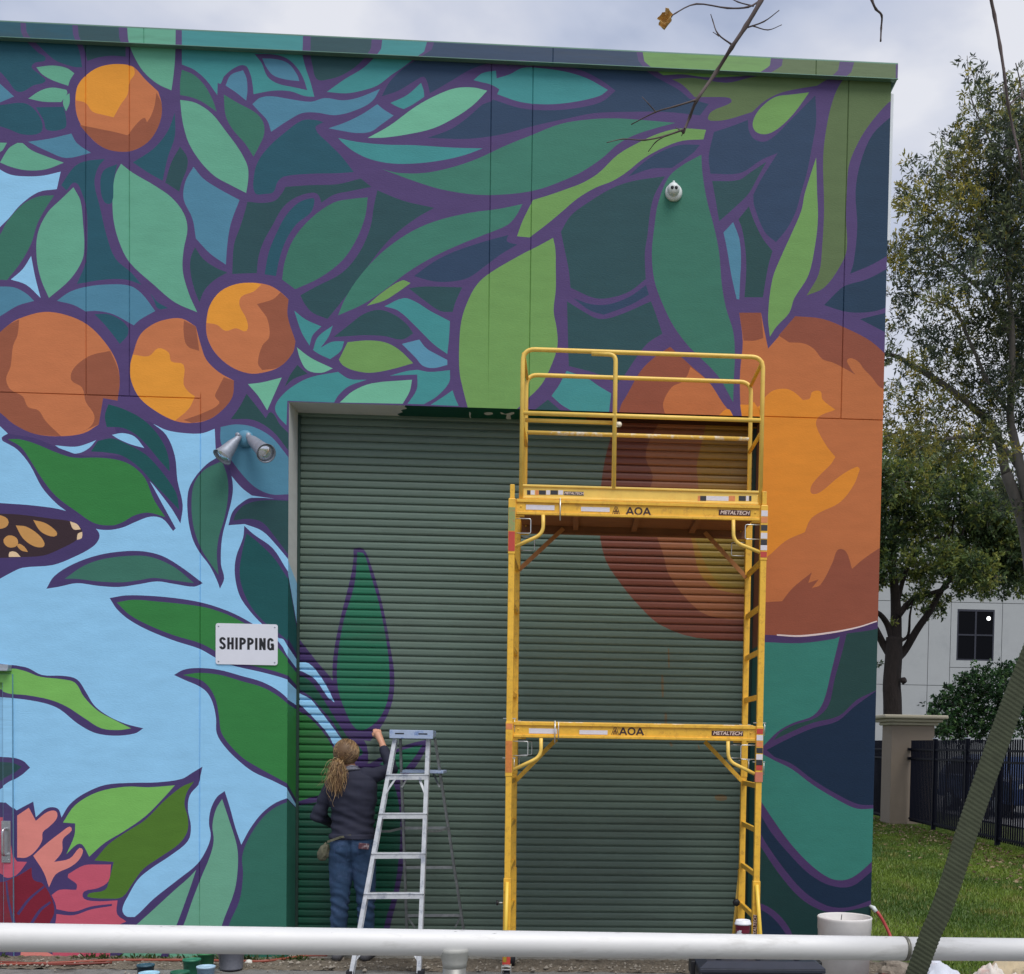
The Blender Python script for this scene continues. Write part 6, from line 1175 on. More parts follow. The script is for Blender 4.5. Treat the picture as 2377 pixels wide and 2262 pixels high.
MB().lathe(tie + (0, .004, 0), [(.017, -.006), (.021, 0), (.017, .006)], 14, (-.1, -1, -.2)).build('hair_tie', M_BLACK, wp)
MB().tube([u(797, 1789, -.17), u(808, 1786, -.185), u(822, 1785, -.175), u(834, 1786, -.13)], [.011, .013, .013, .011], 10).tube([u(800, 1784, -.165), u(816, 1779, -.175), u(830, 1781, -.13)], .009, 8).build('neckerchief', mat('grey_print_cloth', srgb(112, 114, 126), rough=.8, var=.4, scale=70), wp)
# back pockets, belt loops, yoke seam
M_SEAM = mat('denim_seam', srgb(40, 58, 94), rough=.85, var=.2)
for (xa, xb) in ((775, 806), (829, 862)):
    pts = [u(xa, 1962, YP - .131), u(xb, 1962, YP - .131), u(xb - 2, 1990, YP - .132), u((xa + xb) / 2, 1997, YP - .134), u(xa + 2, 1990, YP - .132), u(xa, 1962, YP - .131)]
    MB().tube(pts, .0016, 5).build('pocket_seam', M_SEAM, wp)
# paint brush, pouch, phone
bt = pm_ + np.array([-.012, .075, .012])
pbx = thing('paint_brush', pm_ + np.array([-.012, .0, -.02]), 'small paint brush held in the raised right hand of the woman', 'brush')
MB().tube([pm_ + np.array([.006, -.05, -.035]), pm_ + np.array([-.008, .035, .008])], [.003, .006], 8).build('handle', mat('brush_handle', srgb(40, 34, 36), rough=.4), pbx); MB().tube([pm_ + np.array([-.008, .035, .008]), bt], [.007, .008], 8).build('bristles', M_CAST, pbx)
po = thing('waist_pouch', u(752, 1980, -.14), 'grey-green camouflage pouch hanging at the left hip of the woman', 'pouch')
bm = bmesh.new(); bmesh.ops.create_icosphere(bm, subdivisions=4, radius=1)
pc = Vector(list(map(float, u(752, 1978, -.16))))
for v in bm.verts:
    n_ = v.co.copy(); f = 1 + .18 * mnoise.noise(n_ * 2.2) + .07 * mnoise.noise(n_ * 6); v.co = Vector((n_.x * .044 * f * (1 - .25 * n_.z), n_.y * .036 * f, n_.z * .070 * f)); v.co = Matrix.Rotation(.25, 3, 'Y') @ v.co; v.co += pc
me = bpy.data.meshes.new('bag'); bm.to_mesh(me); bm.free(); me.polygons.foreach_set('use_smooth', np.ones(len(me.polygons), bool))
M_CAMO = mat('camouflage_cloth', srgb(98, 96, 78), rough=.9, var=.2, scale=40, stain=srgb(74, 76, 58), stain_amt=.9, stain_scale=24, bump=.5, bscale=120)
link('bag', me, M_CAMO, po)
MB().bar(u(760, 1955, -.215), u(790, 1944, -.25), .004, .018, up=(.25, 0, 1)).bar(u(790, 1944, -.25), u(815, 1940, -.248), .004, .016, up=(.1, 0, 1)).build('belt', M_CAMO, po)
ph = thing('phone', u(845, 1966, -.25), 'phone in a mottled dark red case poking from the right back pocket of the jeans', 'phone')
MB().box(tuple(u(832, 1972, -.262)), tuple(u(857, 1958, -.252)), R=Matrix.Rotation(.09, 3, 'Y')).build('case', mat('phone_case', srgb(94, 58, 66), rough=.3, var=.3, scale=50, stain=srgb(200, 190, 190), stain_amt=.9, stain_scale=40), ph, bevel=.004)

# ------------------------------------------------------------------ beyond the corner: pillar, fence, office, vehicles
M_STUC = mat('beige_stucco', srgb(146, 132, 117), rough=.85, var=.06, scale=3, bump=.4, bscale=120, stain=srgb(122, 110, 96), stain_amt=.3, stain_scale=1.5)
M_CAPST = mat('cream_cap', srgb(182, 174, 152), rough=.8, var=.05)
px0, px1 = U(2065, 1900, 16.)[0], U(2164, 1900, 16.)[0]; pxm = (px0 + px1) / 2; hwp = (px1 - px0) / 2
zc_ = U(2100, 1684, 16.)[2]
pi_ = thing('gate_pillar', (pxm, 16.3, 0), 'square beige stucco pillar with a stepped cream cap at the fence end', 'pillar')
MB().box((pxm - hwp, 16.0, -.1), (pxm + hwp, 16.0 + .78, zc_)).build('shaft', M_STUC, pi_, bevel=.01)
cpb = MB(); zt2 = U(2100, 1660, 16.)[2]
for f0, f1, o_ in ((0, .3, .07), (.3, .62, .15), (.62, 1, .24)): cpb.box((pxm - hwp - o_, 16 - o_, zc_ + (zt2 - zc_) * f0 + .001), (pxm + hwp + o_, 16 + .78 + o_, zc_ + (zt2 - zc_) * f1))
cpb.build('cap', M_CAPST, pi_, bevel=.03)
M_FEN = mat('navy_steel', srgb(13, 16, 32), rough=.6, var=.06, spec=.15)
FXp = U(2115, 1900, 15.8)[0]
def fence(name, x, y0, y1, lab, posts):
    f_ = thing(name, (x, y0, 0), lab, 'fence'); y = y0; pk = MB()
    while y < y1: pk.box((x - .012, y - .012, .10), (x + .012, y + .012, 1.90)); y += .102
    q = pk.build('pickets', M_FEN, f_); q['kind'] = 'stuff'
    for z in (1.70, 1.50, .16): MB().box((x - .02, y0, z - .02), (x + .02, y1, z + .02)).build('rail', M_FEN, f_)
    for y in posts: pst = MB().box((x - .04, y - .04, -.05), (x + .04, y + .04, 1.92)).build('post', M_FEN, f_); MB().box((x - .05, y - .05, 1.921), (x + .05, y + .05, 1.945)).build('post_cap', M_GALV, pst, bevel=.01)
def yat(px_): # y on the fence line seen at that column
    best_ = None
    for y in np.arange(-6, 30, .02):
        e_ = abs(proj((FXp, y, .3))[0] - px_)
        if best_ is None or e_ < best_[0]: best_ = (e_, y)
    return best_[1]
fence('steel_fence', FXp, -4, 15.95, 'dark navy steel picket fence running from the pillar towards the right edge', [yat(2167), yat(2241), yat(2316), yat(2400), 1.5, -1.])
fence('steel_fence', pxm - .3, 16.8, 34, 'short glimpse of navy picket fence between the mural edge and the pillar', [19, 22, 25])
for z in (1.70, 1.50): MB().box((FXp - .06, 15.9, z - .03), (FXp + .02, 16.02, z + .03)).build('hinge', M_FEN, pi_)
# office building
YO = 36.
M_OFF = mat('pale_office_wall', srgb(168, 171, 171), rough=.8, var=.04, scale=1.5, bump=.15, bscale=30, stain=srgb(140, 144, 146), stain_amt=.35, stain_scale=.6)
M_OFF2 = mat('joint_shadow', srgb(112, 116, 118), rough=.9)
ofb = thing('office_building', (U(2200, 1700, YO)[0], YO, 0), 'pale grey office building with a dark four-pane window behind the trees', 'building')
zr = U(2200, 1216, YO)[2]; zj = U(2100, 1590, YO)[2]; zj2 = U(2200, 1398, YO)[2]; zj3 = U(2280, 1551, YO)[2]
xs = [U(1800, 1600, YO)[0], U(2152, 1600, YO)[0] - .0, U(2204.5, 1550, YO)[0], U(2323.5, 1550, YO)[0], U(2560, 1500, YO)[0], U(2900, 1500, YO)[0]]
wx0, wx1, wz0, wz1 = U(2219.5, 1534, YO)[0], U(2306, 1534, YO)[0], U(2260, 1534, YO)[2], U(2260, 1415, YO)[2]
MB().box((xs[0], YO + .06, -.1), (xs[-1], YO + 14, zr - .02)).build('core', M_OFF2, ofb)
g = .011
def panel(x0, x1, z0, z1): return MB().box((x0 + g, YO, z0 + g), (x1 - g, YO + .07, z1 - g)).build('wall_panel', M_OFF, ofb)
rows = [0, zj, (zj + zj2) / 2 + .0, zj2, zr] ; rows = [0, zj, zj2, zr * .5 + zj2 * .5, zr]
for i in range(len(xs) - 1):
    for j in range(len(rows) - 1):
        if i == 2 and j == 1:
            panel(xs[2], xs[3], zj, zj3); panel(xs[2], wx0 + g, zj3, zj2); panel(wx1 - g, xs[3], zj3, zj2)
            MB().box((wx0, YO, zj3 + g), (wx1, YO + .07, wz0)).box((wx0, YO, wz1), (wx1, YO + .07, zj2 - g)).build('wall_panel', M_OFF, ofb)
        else: panel(xs[i], xs[i + 1], rows[j], rows[j + 1])
MB().box((xs[0] - .05, YO - .08, zr), (xs[-1], YO + .3, zr + .25)).build('parapet', M_OFF, ofb, bevel=.02)
M_WF = mat('dark_window_frame', srgb(40, 42, 54), rough=.5); M_GL = mat('dark_glass', srgb(8, 9, 14), rough=.12, var=.1, spec=.08)
wn = MB(); t_ = .06; wm, zm = (wx0 + wx1) / 2, (wz0 + wz1) / 2
for bx in (((wx0, wz0), (wx1, wz0 + t_)), ((wx0, wz1 - t_ * 1.4), (wx1, wz1)), ((wx0, wz0 + t_ + .001), (wx0 + t_, wz1 - t_ * 1.4 - .001)), ((wx1 - t_, wz0 + t_ + .001), (wx1, wz1 - t_ * 1.4 - .001)), ((wm - .035, wz0 + t_ + .001), (wm + .035, wz1 - t_ * 1.4 - .001)), ((wx0 + t_ + .001, zm - .03), (wm - .036, zm + .03)), ((wm + .036, zm - .03), (wx1 - t_ - .001, zm + .03))):
    wn.box((bx[0][0], YO + .0, bx[0][1]), (bx[1][0], YO + .05, bx[1][1]))
wo_ = wn.build('window', M_WF, ofb)
for a_, b_ in ((wx0, wm), (wm, wx1)):
    for c_, d_ in ((wz0, zm), (zm, wz1)): MB().box((a_ + .01, YO + .03, c_ + .01), (b_ - .01, YO + .04, d_ - .01)).build('pane', M_GL, wo_)
lc = U(2296, 1436, YO - .02); MB().lathe((lc[0], YO + .028, lc[2]), [(.085, 0), (.08, .004)], 20, (0, -1, 0)).build('ceiling_light', mat('lit_lamp', srgb(240, 240, 240), emit=((1, 1, 1), 1.2)), wo_)
# vehicle parked beyond the fence
def car(cx_, cy_, rz, m_, lab, nm):
    R = Matrix.Rotation(rz, 4, 'Z'); t_ = thing(nm, (cx_, cy_, 0), lab, 'car')
    o = Vector((cx_, cy_, 0)); tr = lambda x, y, z: o + R @ Vector((x, y, z))
    prof = [(-2.2, .35), (-2.25, .75), (-2.05, .98), (-1.45, 1.04), (-.75, 1.55), (.75, 1.6), (1.75, 1.5), (2.15, 1.05), (2.2, .4)]
    n_ = len(prof); vs = []
    for sy in (-1, 1):
        for x, z in prof: vs.append(tr(x, sy * (.9 if z < 1.1 else .72), z))
    MB().add(vs, [tuple(range(n_))[::1], tuple(range(n_, 2 * n_))[::-1]] + [(i, n_ + i, n_ + i + 1, i + 1) for i in range(n_ - 1)] + [(n_ - 1, 2 * n_ - 1, n_, 0)]).build('body', m_, t_, bevel=.06)
    for sy in (-1, 1):
        for (xa, xb, xc, xd) in ((-1.2, .15, .15, -.62), (.25, 1.75, 1.5, .25)):
            MB().add([tr(xa, sy * .895, 1.06), tr(xb, sy * .895, 1.06), tr(xc, sy * .755, 1.47), tr(xd, sy * .755, 1.47)], [(0, 1, 2, 3)]).build('window', M_GL, t_)
        for x in (-1.4, 1.35): w_ = MB().lathe(tr(x, sy * .72, .33), [(.2, 0), (.33, .01), (.33, .19), (.2, .2)], 24, R @ Vector((0, sy, 0))).build('wheel', M_CAST, t_); MB().lathe(tr(x, sy * .925, .33), [(.2, 0), (.17, .01)], 16, R @ Vector((0, sy, 0))).build('rim', M_GALV, w_)
        MB().lathe(tr(-2.2, sy * .65, .78), [(.12, 0), (.09, .03)], 14, R @ Vector((-1, 0, 0))).build('headlight', M_WPL, t_)
    MB().add([tr(-1.38, -.78, 1.08), tr(-1.38, .78, 1.08), tr(-.78, .66, 1.52), tr(-.78, -.66, 1.52)], [(0, 1, 2, 3)]).build('windscreen', M_GL, t_)
q = UX(2352, 1840, 14.2); car(15.2, 11.5, math.radians(100), mat('white_car_paint', srgb(226, 228, 232), rough=.25, coat=.5, var=.02), 'white car parked behind the navy fence at the right edge', 'parked_car')
car(13.6, 20.5, math.radians(96), mat('blue_car_paint', srgb(52, 78, 128), rough=.25, coat=.5, var=.02), 'blue car parked behind the navy fence, nearer the pillar', 'parked_car')
grid('parking_lot', 12.0, 30, -6, 35, 1.0, lambda x, y: .03, mat('lot_asphalt', srgb(120, 120, 122), rough=.9, var=.15, scale=2))

# ------------------------------------------------------------------ trees and shrubs
M_BARK = mat('dark_bark', srgb(46, 38, 35), rough=.95, var=.35, scale=12, bump=1, bscale=25, stretch=(1, 1, .3), bdist=.03)
M_BARKG = mat('grey_bark', srgb(104, 98, 92), rough=.9, var=.25, scale=10, bump=.8, bscale=20, stretch=(1, 1, .4), stain=srgb(90, 84, 76), stain_amt=.5, stain_scale=6)
M_TWIG = mat('bare_twig', srgb(92, 80, 78), rough=.9, var=.25, scale=30)
def crown(name, clumps, n_per, Lr, Wr, cols_, wts, parent, twl=.35, droop=0., seed=1, flat=1.):
    """leafy crown: each clump is a ball of short twigs, each twig carries a few leaves"""
    rg = np.random.default_rng(seed); C = []; D = []; UU = []; LL = []; WW = []; CC = []; cols_ = [np.array(c_) for c_ in cols_]
    tw = MB()
    for (c, r, dens, hue) in clumps:
        nt_ = max(4, int(n_per * dens * (r / .4) ** 2))
        dirs = unit(rg.normal(0, 1, (nt_, 3))); rad = r * rg.random(nt_) ** .45 * (1 + .25 * rg.normal(0, 1, nt_)); base = np.array(c) + dirs * rad[:, None] * np.array([1, 1, flat])
        td = unit(dirs + rg.normal(0, .55, (nt_, 3)) + np.array([0, 0, .25 - droop])); tl = twl * r * (0.5 + rg.random(nt_))
        for b0, t0, l0 in zip(base, td, tl):
            k = rg.integers(5, 10); s = np.linspace(.1, 1, k); jit = rg.normal(0, .018, (k, 3)); pos = b0 + t0 * (s[:, None] * l0) + jit
            d_ = unit(t0 * .8 + rg.normal(0, .7, (k, 3))); C.append(pos); D.append(d_); UU.append(unit(rg.normal(0, 1, (k, 3)) + np.array([0, 0, .8]))); sz = .75 + .5 * rg.random(k)
            LL.append(Lr * sz); WW.append(Wr * sz); w_ = wts if hue is None else hue; ci = rg.choice(len(cols_), p=w_); CC.append(np.tile(cols_[ci], (k, 1)) * (.7 + .6 * rg.random((k, 1))))
        for b0, t0, l0 in list(zip(base, td, tl))[:max(3, nt_ // 4)]: tw.tube([np.array(c) * .3 + b0 * .7, b0, b0 + t0 * l0], [.006, .004, .002], 3, smooth=False, caps=False)
    me = leafmesh(name, np.vstack(C), np.vstack(D), np.vstack(UU), np.concatenate(LL), np.concatenate(WW), np.vstack(CC), M_LEAF, .08)
    o = link(name, me, M_LEAF, parent); q_ = tw.build('twigs', M_TWIG, parent); q_['kind'] = 'stuff'; o['kind'] = 'stuff'; return o
DG, MG, OG, YG, LG = srgb(68, 80, 64), srgb(104, 114, 78), srgb(142, 138, 68), srgb(188, 172, 80), srgb(140, 150, 108)
# near tall tree (grey limbs, narrow leaves)
t1 = thing('tall_tree', U(2415, 2000, 9.5) * np.array([1, 1, 0]), 'tall grey-limbed tree with narrow dark and olive leaves filling the upper right', 'tree')
Yt = 9.5
tb = MB()
b0 = U(2440, 1990, Yt); b0[2] = -.05
K = [b0, U(2432, 1700, Yt), U(2405, 1400, Yt), U(2377, 1215, Yt), U(2335, 1100, Yt)]
tb.tube(crspline(K, n=5), list(np.linspace(.19, .085, 21)), 12)
tb.tube(crspline([U(2335, 1100, Yt), U(2310, 1000, Yt + .2), U(2262, 950, Yt + .4), U(2200, 900, Yt + .5), U(2140, 862, Yt + .4), U(2085, 830, Yt + .3), U(2050, 822, Yt + .2), U(1990, 812, Yt + .2)], n=4), list(np.linspace(.078, .022, 29)), 10)
tb.build('trunk', M_BARKG, t1)
tb = MB(); tb.tube(crspline([U(2405, 1400, Yt), U(2392, 1200, Yt - .1), U(2372, 1100, Yt - .1), U(2352, 1010, Yt), U(2345, 960, Yt), U(2350, 800, Yt), U(2340, 600, Yt + .1), U(2345, 330, Yt + .2), U(2330, 200, Yt + .2)], n=4), list(np.linspace(.10, .018, 33)), 10)
tb.tube(crspline([U(2345, 960, Yt), U(2300, 900, Yt), U(2250, 790, Yt - .2), U(2215, 720, Yt - .2), U(2150, 700, Yt)], n=4), list(np.linspace(.04, .012, 17)), 8)
tb.tube(crspline([U(2350, 780, Yt), U(2290, 690, Yt + .3), U(2200, 610, Yt + .4), U(2130, 560, Yt + .2)], n=4), list(np.linspace(.035, .01, 13)), 8)
tb.tube(crspline([U(2342, 600, Yt), U(2300, 500, Yt), U(2240, 430, Yt), U(2170, 380, Yt)], n=4), list(np.linspace(.03, .008, 13)), 8)
tb.tube(crspline([U(2345, 400, Yt), U(2300, 330, Yt), U(2255, 230, Yt), U(2245, 130, Yt)], n=4), list(np.linspace(.022, .005, 13)), 8)
tb.tube(crspline([U(2372, 1100, Yt), U(2320, 1030, Yt), U(2240, 1015, Yt), U(2180, 1020, Yt), U(2110, 1000, Yt), U(2052, 1015, Yt)], n=4), list(np.linspace(.05, .012, 21)), 8)
tb.build('limb', M_BARKG, t1)
rg = np.random.default_rng(5)
CL = []
dk, ol, mx_ = [.62, .25, .06, .02, .05], [.12, .2, .4, .2, .08], [.35, .3, .18, .05, .12]
for (x_, y_, r_, d_, h_) in ((2240, 140, 14, .5, dk), (2262, 175, 20, .6, dk), (2285, 215, 28, .8, dk), (2300, 195, 20, .5, mx_), (2345, 215, 34, .6, mx_), (2372, 190, 26, .5, mx_), (2258, 205, 26, .45, mx_), (2330, 265, 46, .9, mx_), (2380, 280, 46, 1., dk), (2270, 270, 34, .6, mx_), (2300, 320, 50, 1.1, dk), (2365, 350, 60, 1.3, dk), (2215, 300, 26, .5, mx_), (2205, 335, 34, .5, mx_), (2240, 360, 44, .9, ol), (2185, 370, 30, .45, mx_), (2108, 378, 20, .5, mx_), (2128, 410, 24, .5, mx_), (2100, 430, 18, .4, mx_), (2115, 450, 26, .6, mx_), (2165, 430, 34, .7, mx_), (2220, 420, 44, 1., ol), (2280, 420, 44, 1.1, ol), (2330, 430, 54, 1.4, dk), (2390, 430, 50, 1.4, dk), (2078, 470, 20, .7, ol), (2125, 480, 32, .8, ol), (2175, 480, 40, 1.1, ol), (2240, 490, 44, 1.3, ol), (2300, 510, 50, 1.4, dk), (2360, 520, 54, 1.6, dk), (2150, 520, 28, .8, mx_), (2205, 545, 34, 1.1, mx_), (2260, 570, 40, 1.1, dk), (2085, 570, 30, .9, ol), (2120, 560, 28, .8, mx_), (2160, 580, 36, 1., dk), (2320, 590, 50, 1.5, dk), (2378, 610, 50, 1.6, dk), (2075, 610, 28, .9, ol), (2120, 620, 36, 1.1, dk), (2190, 630, 42, 1.1, dk), (2260, 640, 40, 1., dk), (2320, 670, 46, 1.1, dk), (2385, 690, 44, 1.2, dk), (2075, 680, 28, .6, mx_), (2115, 690, 32, .8, dk), (2170, 700, 34, .9, mx_), (2230, 720, 40, .9, ol), (2300, 740, 44, 1.2, dk), (2360, 760, 46, 1.4, dk), (2095, 740, 28, .9, dk), (2150, 770, 30, .9, mx_), (2070, 790, 18, .5, mx_), (2180, 800, 40, 1.1, dk), (2140, 820, 24, .7, mx_), (2250, 800, 40, 1., mx_), (2330, 830, 50, 1.4, dk), (2385, 850, 44, 1.4, dk), (2150, 870, 34, .8, ol), (2200, 880, 36, .7, ol), (2270, 890, 40, 1.1, dk), (2330, 910, 44, 1.3, dk), (2110, 910, 28, .5, mx_), (2070, 900, 18, .25, mx_), (2165, 930, 34, .8, ol), (2230, 950, 36, .9, ol), (2300, 960, 40, 1.1, mx_), (2360, 970, 36, .8, dk), (2075, 960, 26, .7, ol), (2120, 980, 30, .5, ol), (2190, 1000, 38, 1., ol), (2075, 830, 26, .7, mx_), (2110, 850, 26, .7, ol), (2068, 1000, 26, .9, ol), (2100, 1030, 34, 1., ol), (2150, 1030, 36, 1., ol), (2060, 930, 20, .7, mx_), (2210, 1040, 36, 1., ol), (2130, 950, 30, .8, ol), (2290, 1020, 40, 1., mx_), (2080, 900, 22, .6, ol), (2225, 830, 36, .9, mx_), (2260, 1030, 36, .8, ol), (2330, 1050, 30, .5, ol)):
    CL.append((U(x_, y_, Yt + rg.normal(0, .9)), r_ / 142 * 1.05, d_, h_))
for i in range(46): CL.append((np.array([U(2420, 500, Yt)[0] + abs(rg.normal(0, 1.3)), Yt + rg.normal(0, 1.4), rg.uniform(5.5, 13)]), .45, 1., dk))
crown('crown', CL, 165, .086, .026, (DG, MG, OG, YG, LG), mx_, t1, seed=3)
# shade oak further back
Yk = 21.
t2 = thing('oak_tree', U(2072, 1910, Yk) * np.array([1, 1, 0]), 'dark-trunked oak forking low behind the pillar, in front of the office wall', 'tree')
tb = MB(); b0 = U(2072, 1900, Yk); b0[2] = -.1
tb.tube(crspline([b0, U(2072, 1650, Yk), U(2070, 1590, Yk), U(2074, 1530, Yk), U(2076, 1480, Yk)], n=5), list(np.linspace(.26, .22, 21)), 16)
tr = tb.build('trunk', M_BARK, t2)
tb = MB()
for pts, r0, r1 in (([(2072, 1530), (2050, 1495), (2034, 1462), (2015, 1430), (1980, 1380)], .12, .05), ([(2075, 1500), (2062, 1455), (2046, 1430), (2030, 1418), (2000, 1400)], .10, .04), ([(2078, 1520), (2080, 1440), (2078, 1380), (2072, 1320), (2075, 1250), (2080, 1180), (2070, 1100)], .17, .04), ([(2080, 1530), (2100, 1510), (2130, 1460), (2158, 1420), (2180, 1380), (2203, 1350), (2240, 1340), (2290, 1335), (2340, 1320)], .12, .03), ([(2203, 1350), (2210, 1310), (2225, 1270), (2240, 1220)], .06, .02), ([(2085, 1430), (2110, 1400), (2140, 1385), (2180, 1372), (2200, 1362)], .09, .05), ([(2082, 1400), (2105, 1320), (2140, 1265), (2165, 1250), (2205, 1242), (2215, 1200)], .07, .02), ([(2088, 1490), (2108, 1475), (2112, 1430), (2118, 1400)], .05, .02)):
    P_ = crspline([U(x_, y_, Yk + .15 * math.sin(i * 1.7)) for i, (x_, y_) in enumerate(pts)], n=4); tb.tube(P_, list(np.linspace(r0, r1, len(P_))), 10)
tb.build('limb', M_BARK, t2)
c = U(2098, 1580, Yk - .26); MB().lathe(c, [(.10, -.05), (.09, .0), (.075, .05), (.04, .06)], 12, (.6, -.6, .3)).build('burl', M_BARK, t2)
for k_ in range(3): pass
CL = []
for (x_, y_, r_, d_, h_) in ((2060, 1040, 40, 1., ol), (2120, 1050, 44, 1., ol), (2180, 1075, 44, 1.2, mx_), (2240, 1090, 44, 1.1, ol), (2300, 1120, 40, .8, mx_), (2350, 1150, 36, .6, ol), (2055, 1110, 40, 1.5, mx_), (2110, 1120, 46, 1.6, ol), (2170, 1140, 46, 1.6, mx_), (2230, 1150, 46, 1.6, dk), (2290, 1180, 40, 1.3, mx_), (2060, 1180, 44, 1.5, dk), (2110, 1180, 30, 1., dk), (2260, 1200, 40, 1.4, dk), (2320, 1240, 44, 1.5, mx_), (2370, 1270, 44, 1.6, mx_), (2060, 1250, 44, 1.6, dk), (2100, 1240, 26, .9, mx_), (2250, 1260, 44, 1.6, mx_), (2300, 1280, 40, 1.6, dk), (2350, 1320, 40, 1.6, dk), (2210, 1285, 28, 1.1, ol), (2120, 1290, 22, .9, ol), (2050, 1310, 36, 1.4, mx_), (2110, 1320, 34, 1.5, ol), (2150, 1330, 30, 1.4, ol), (2200, 1320, 28, 1.3, mx_), (2250, 1320, 34, 1.5, mx_), (2310, 1340, 30, 1.3, dk), (2370, 1360, 26, 1.1, dk), (2045, 1350, 20, .8, ol), (2140, 1380, 24, 1.1, mx_), (2175, 1410, 20, 1., mx_), (2150, 1425, 16, .9, ol), (2190, 1395, 18, .8, ol), (2230, 1375, 18, .8, mx_), (2270, 1375, 20, .9, dk), (2330, 1385, 12, .7, dk), (2075, 1440, 8, .8, OG and ol), (2045, 1540, 7, .6, dk), (2110, 1400, 16, .7, mx_), (2150, 1200, 40, 1.3, mx_), (2190, 1215, 34, 1.2, ol), (2170, 1270, 30, .9, mx_), (2240, 1310, 34, 1.5, ol), (2195, 1290, 30, 1.2, ol), (2290, 1230, 44, 1.5, mx_), (2340, 1200, 44, 1.4, ol), (2340, 1290, 44, 1.5, mx_), (2280, 1330, 36, 1.6, ol), (2370, 1330, 36, 1.6, mx_), (2230, 1350, 26, 1.2, ol), (2300, 1365, 20, 1.3, mx_), (2130, 1240, 30, 1., ol), (1990, 1200, 60, 1., dk), (1990, 1320, 50, 1., dk), (2420, 1300, 50, 1., dk)):
    CL.append((U(x_, y_, Yk + rg.normal(0, 1.0)), r_ / 87 * 1.0, d_ * .62, h_))
crown('crown', CL, 200, .11, .05, (srgb(66, 86, 56), srgb(96, 116, 66), srgb(122, 132, 64), srgb(148, 150, 74), srgb(112, 130, 90)), mx_, t2, seed=9, twl=.3)
# dark shrub behind the fence
Yb = 18.
t3 = thing('shrub', U(2270, 1900, Yb) * np.array([1, 1, 0]), 'rounded broad-leaved dark green shrub behind the fence right of the pillar', 'shrub')
CL = []
for (x_, y_, r_) in ((2160, 1665, 18), (2185, 1640, 26), (2215, 1615, 28), (2250, 1590, 30), (2290, 1575, 30), (2330, 1570, 28), (2370, 1560, 30), (2200, 1680, 30), (2240, 1650, 34), (2285, 1630, 36), (2330, 1620, 36), (2375, 1610, 36), (2230, 1700, 30), (2275, 1690, 34), (2320, 1680, 34), (2365, 1670, 34), (2410, 1600, 40), (2420, 1680, 40), (2180, 1700, 20)): CL.append((U(x_, y_, Yb + rg.normal(0, .35)), r_ / 97, 1.5, None))
crown('foliage', CL, 120, .085, .05, (srgb(46, 72, 46), srgb(62, 96, 54), srgb(84, 120, 66), srgb(34, 54, 38), srgb(110, 140, 84)), [.3, .3, .15, .2, .05], t3, seed=12, twl=.35)
tb = MB()
for x_ in (2190, 2230, 2262, 2290, 2320, 2350, 2390):
    b_ = U(x_, 1900, Yb); b_[2] = -.05; tb.tube(crspline([b_, U(x_ + rg.uniform(-14, 14), 1760, Yb), U(x_ + rg.uniform(-24, 24), 1660, Yb)], n=4), list(np.linspace(.03, .012, 9)), 6)
tb.build('stems', M_BARK, t3)
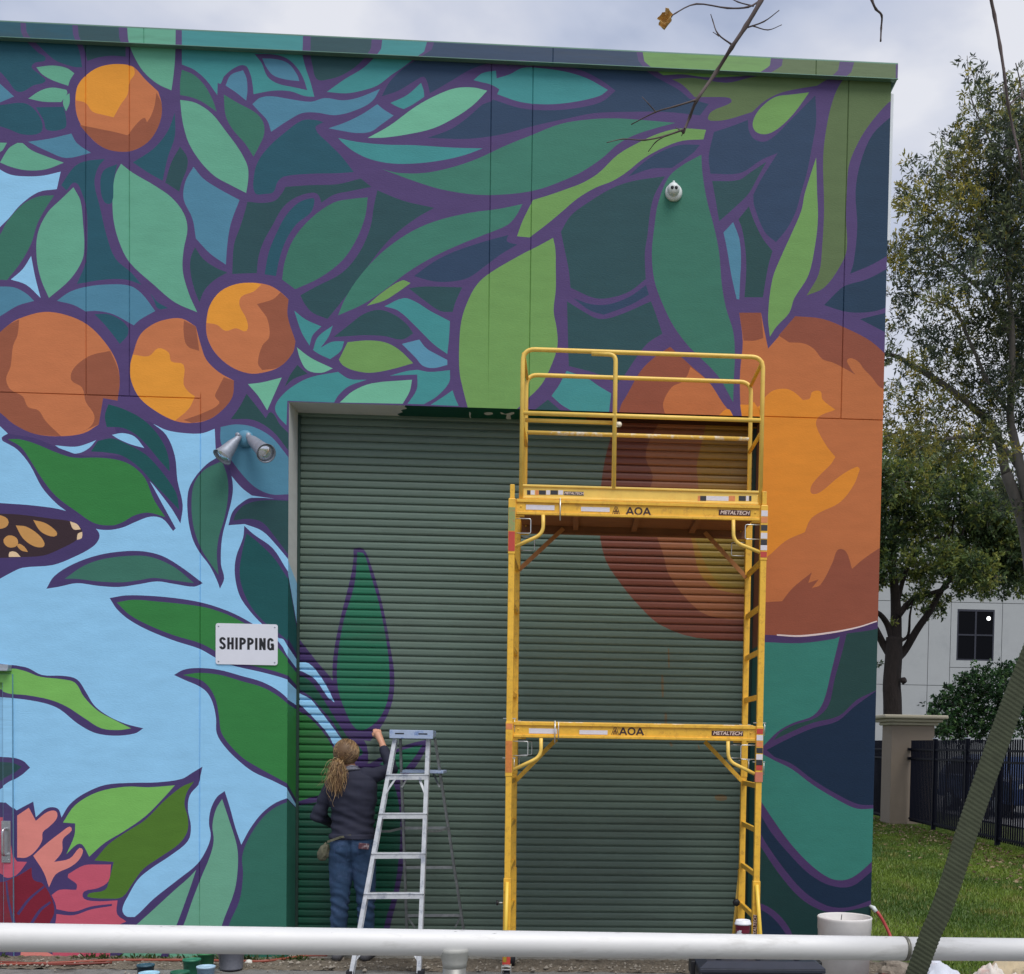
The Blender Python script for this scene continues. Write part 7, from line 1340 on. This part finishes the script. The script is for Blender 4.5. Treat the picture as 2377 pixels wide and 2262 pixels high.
# bare branches hanging into the top of the picture from a tree overhead
YB_ = -5.6
def branch(name, lab, chains, Y=YB_, leaf=None):
    t_ = None; m_ = MB()
    for pts, r0, r1 in chains:
        P_ = [U(x_, y_, Y + .03 * math.sin(i * 2.1 + x_)) for i, (x_, y_) in enumerate(pts)]; Q_ = crspline(P_, n=4)
        rr = [r0 + (r1 - r0) * k / (len(Q_) - 1) for k in range(len(Q_))]; rr = [r * (1 + (.28 if k % 4 == 0 else 0)) for k, r in enumerate(rr)]
        m_.tube(Q_, rr, 7)
    if leaf is None: return tag(m_.build(name, M_TWIG), lab, 'branch')
    t_ = thing(name, U(chains[0][0][0][0], chains[0][0][0][1], Y), lab, 'branch'); m_.build('stem', M_TWIG, t_); return t_
k = 1.206
o = lambda *p: [(a_ * k, b_ * k) for a_, b_ in p]
br = branch('hanging_branch', 'leafless forked branch hanging over the roofline with one curled brown leaf', [
    (o((1520, -160), (1490, -60), (1465, 0), (1436, 50), (1408, 92), (1378, 140), (1342, 192), (1328, 225), (1315, 256)), .0072, .0034),
    (o((1342, 192), (1300, 205), (1262, 216), (1215, 240)), .0028, .0012), (o((1262, 216), (1248, 200), (1236, 187)), .0018, .0008),
    (o((1315, 250), (1280, 262), (1240, 270), (1200, 268), (1168, 275)), .0028, .001), (o((1315, 256), (1308, 250), (1300, 246)), .002, .001), (o((1280, 262), (1262, 274), (1248, 292)), .002, .0009), (o((1318, 246), (1312, 262)), .002, .001),
    (o((1465, 0), (1440, 14), (1400, 16), (1340, 8), (1300, 26), (1292, 34)), .0026, .0014), (o((1450, 12), (1420, 4), (1395, -10)), .002, .001),
    (o((1430, 56), (1470, 42), (1500, 20)), .0024, .001), (o((1448, 50), (1478, 58), (1505, 48)), .0018, .0008), (o((1408, 86), (1382, 66), (1372, 40), (1368, 28)), .0024, .001), (o((1384, 70), (1372, 62)), .0016, .0008)], leaf=True)
lc_ = U(1280 * k, 38 * k, YB_)
n_ = 12; vs = []; fs = []
for j in range(n_ + 1):
    for i in range(n_ + 1):
        a_, b_ = -1 + 2 * i / n_, -1 + 2 * j / n_; w_ = (1 - b_ * b_) ** .5 * (1 + .25 * math.sin(b_ * 7)); vs.append((lc_[0] + a_ * w_ * .019, lc_[1] + .012 * math.cos(a_ * 2.4) + .004 * math.sin(b_ * 6), lc_[2] + b_ * .020 + a_ * .006))
for j in range(n_):
    for i in range(n_): a_ = j * (n_ + 1) + i; fs.append((a_, a_ + 1, a_ + n_ + 2, a_ + n_ + 1))
lo = MB().add(vs, fs, 0, True).build('leaf', mat('dead_leaf', srgb(214, 172, 104), rough=.7, var=.35, scale=60, stain=srgb(140, 100, 58), stain_amt=.6, stain_scale=70), br); md = lo.modifiers.new('t', 'SOLIDIFY'); md.thickness = .0006
branch('hanging_twig', 'short thin bare twig dangling near the building corner', [(o((1640, -120), (1665, -40), (1678, 0), (1686, 18), (1697, 30), (1696, 55), (1695, 80)), .0042, .0022)])
branch('hanging_branch', 'long dark straight branch hanging down in front of the right-hand tree', [(o((1896, -140), (1905, -20), (1914, 30), (1925, 90), (1934, 150), (1940, 200), (1950, 250), (1962, 300), (1968, 345)), .0052, .0028), (o((1940, 205), (1958, 188), (1972, 178)), .0028, .001), (o((1968, 190), (1964, 160), (1955, 122)), .0026, .0012)])
print('TRIS', sum(len(m.polygons) for m in bpy.data.meshes))
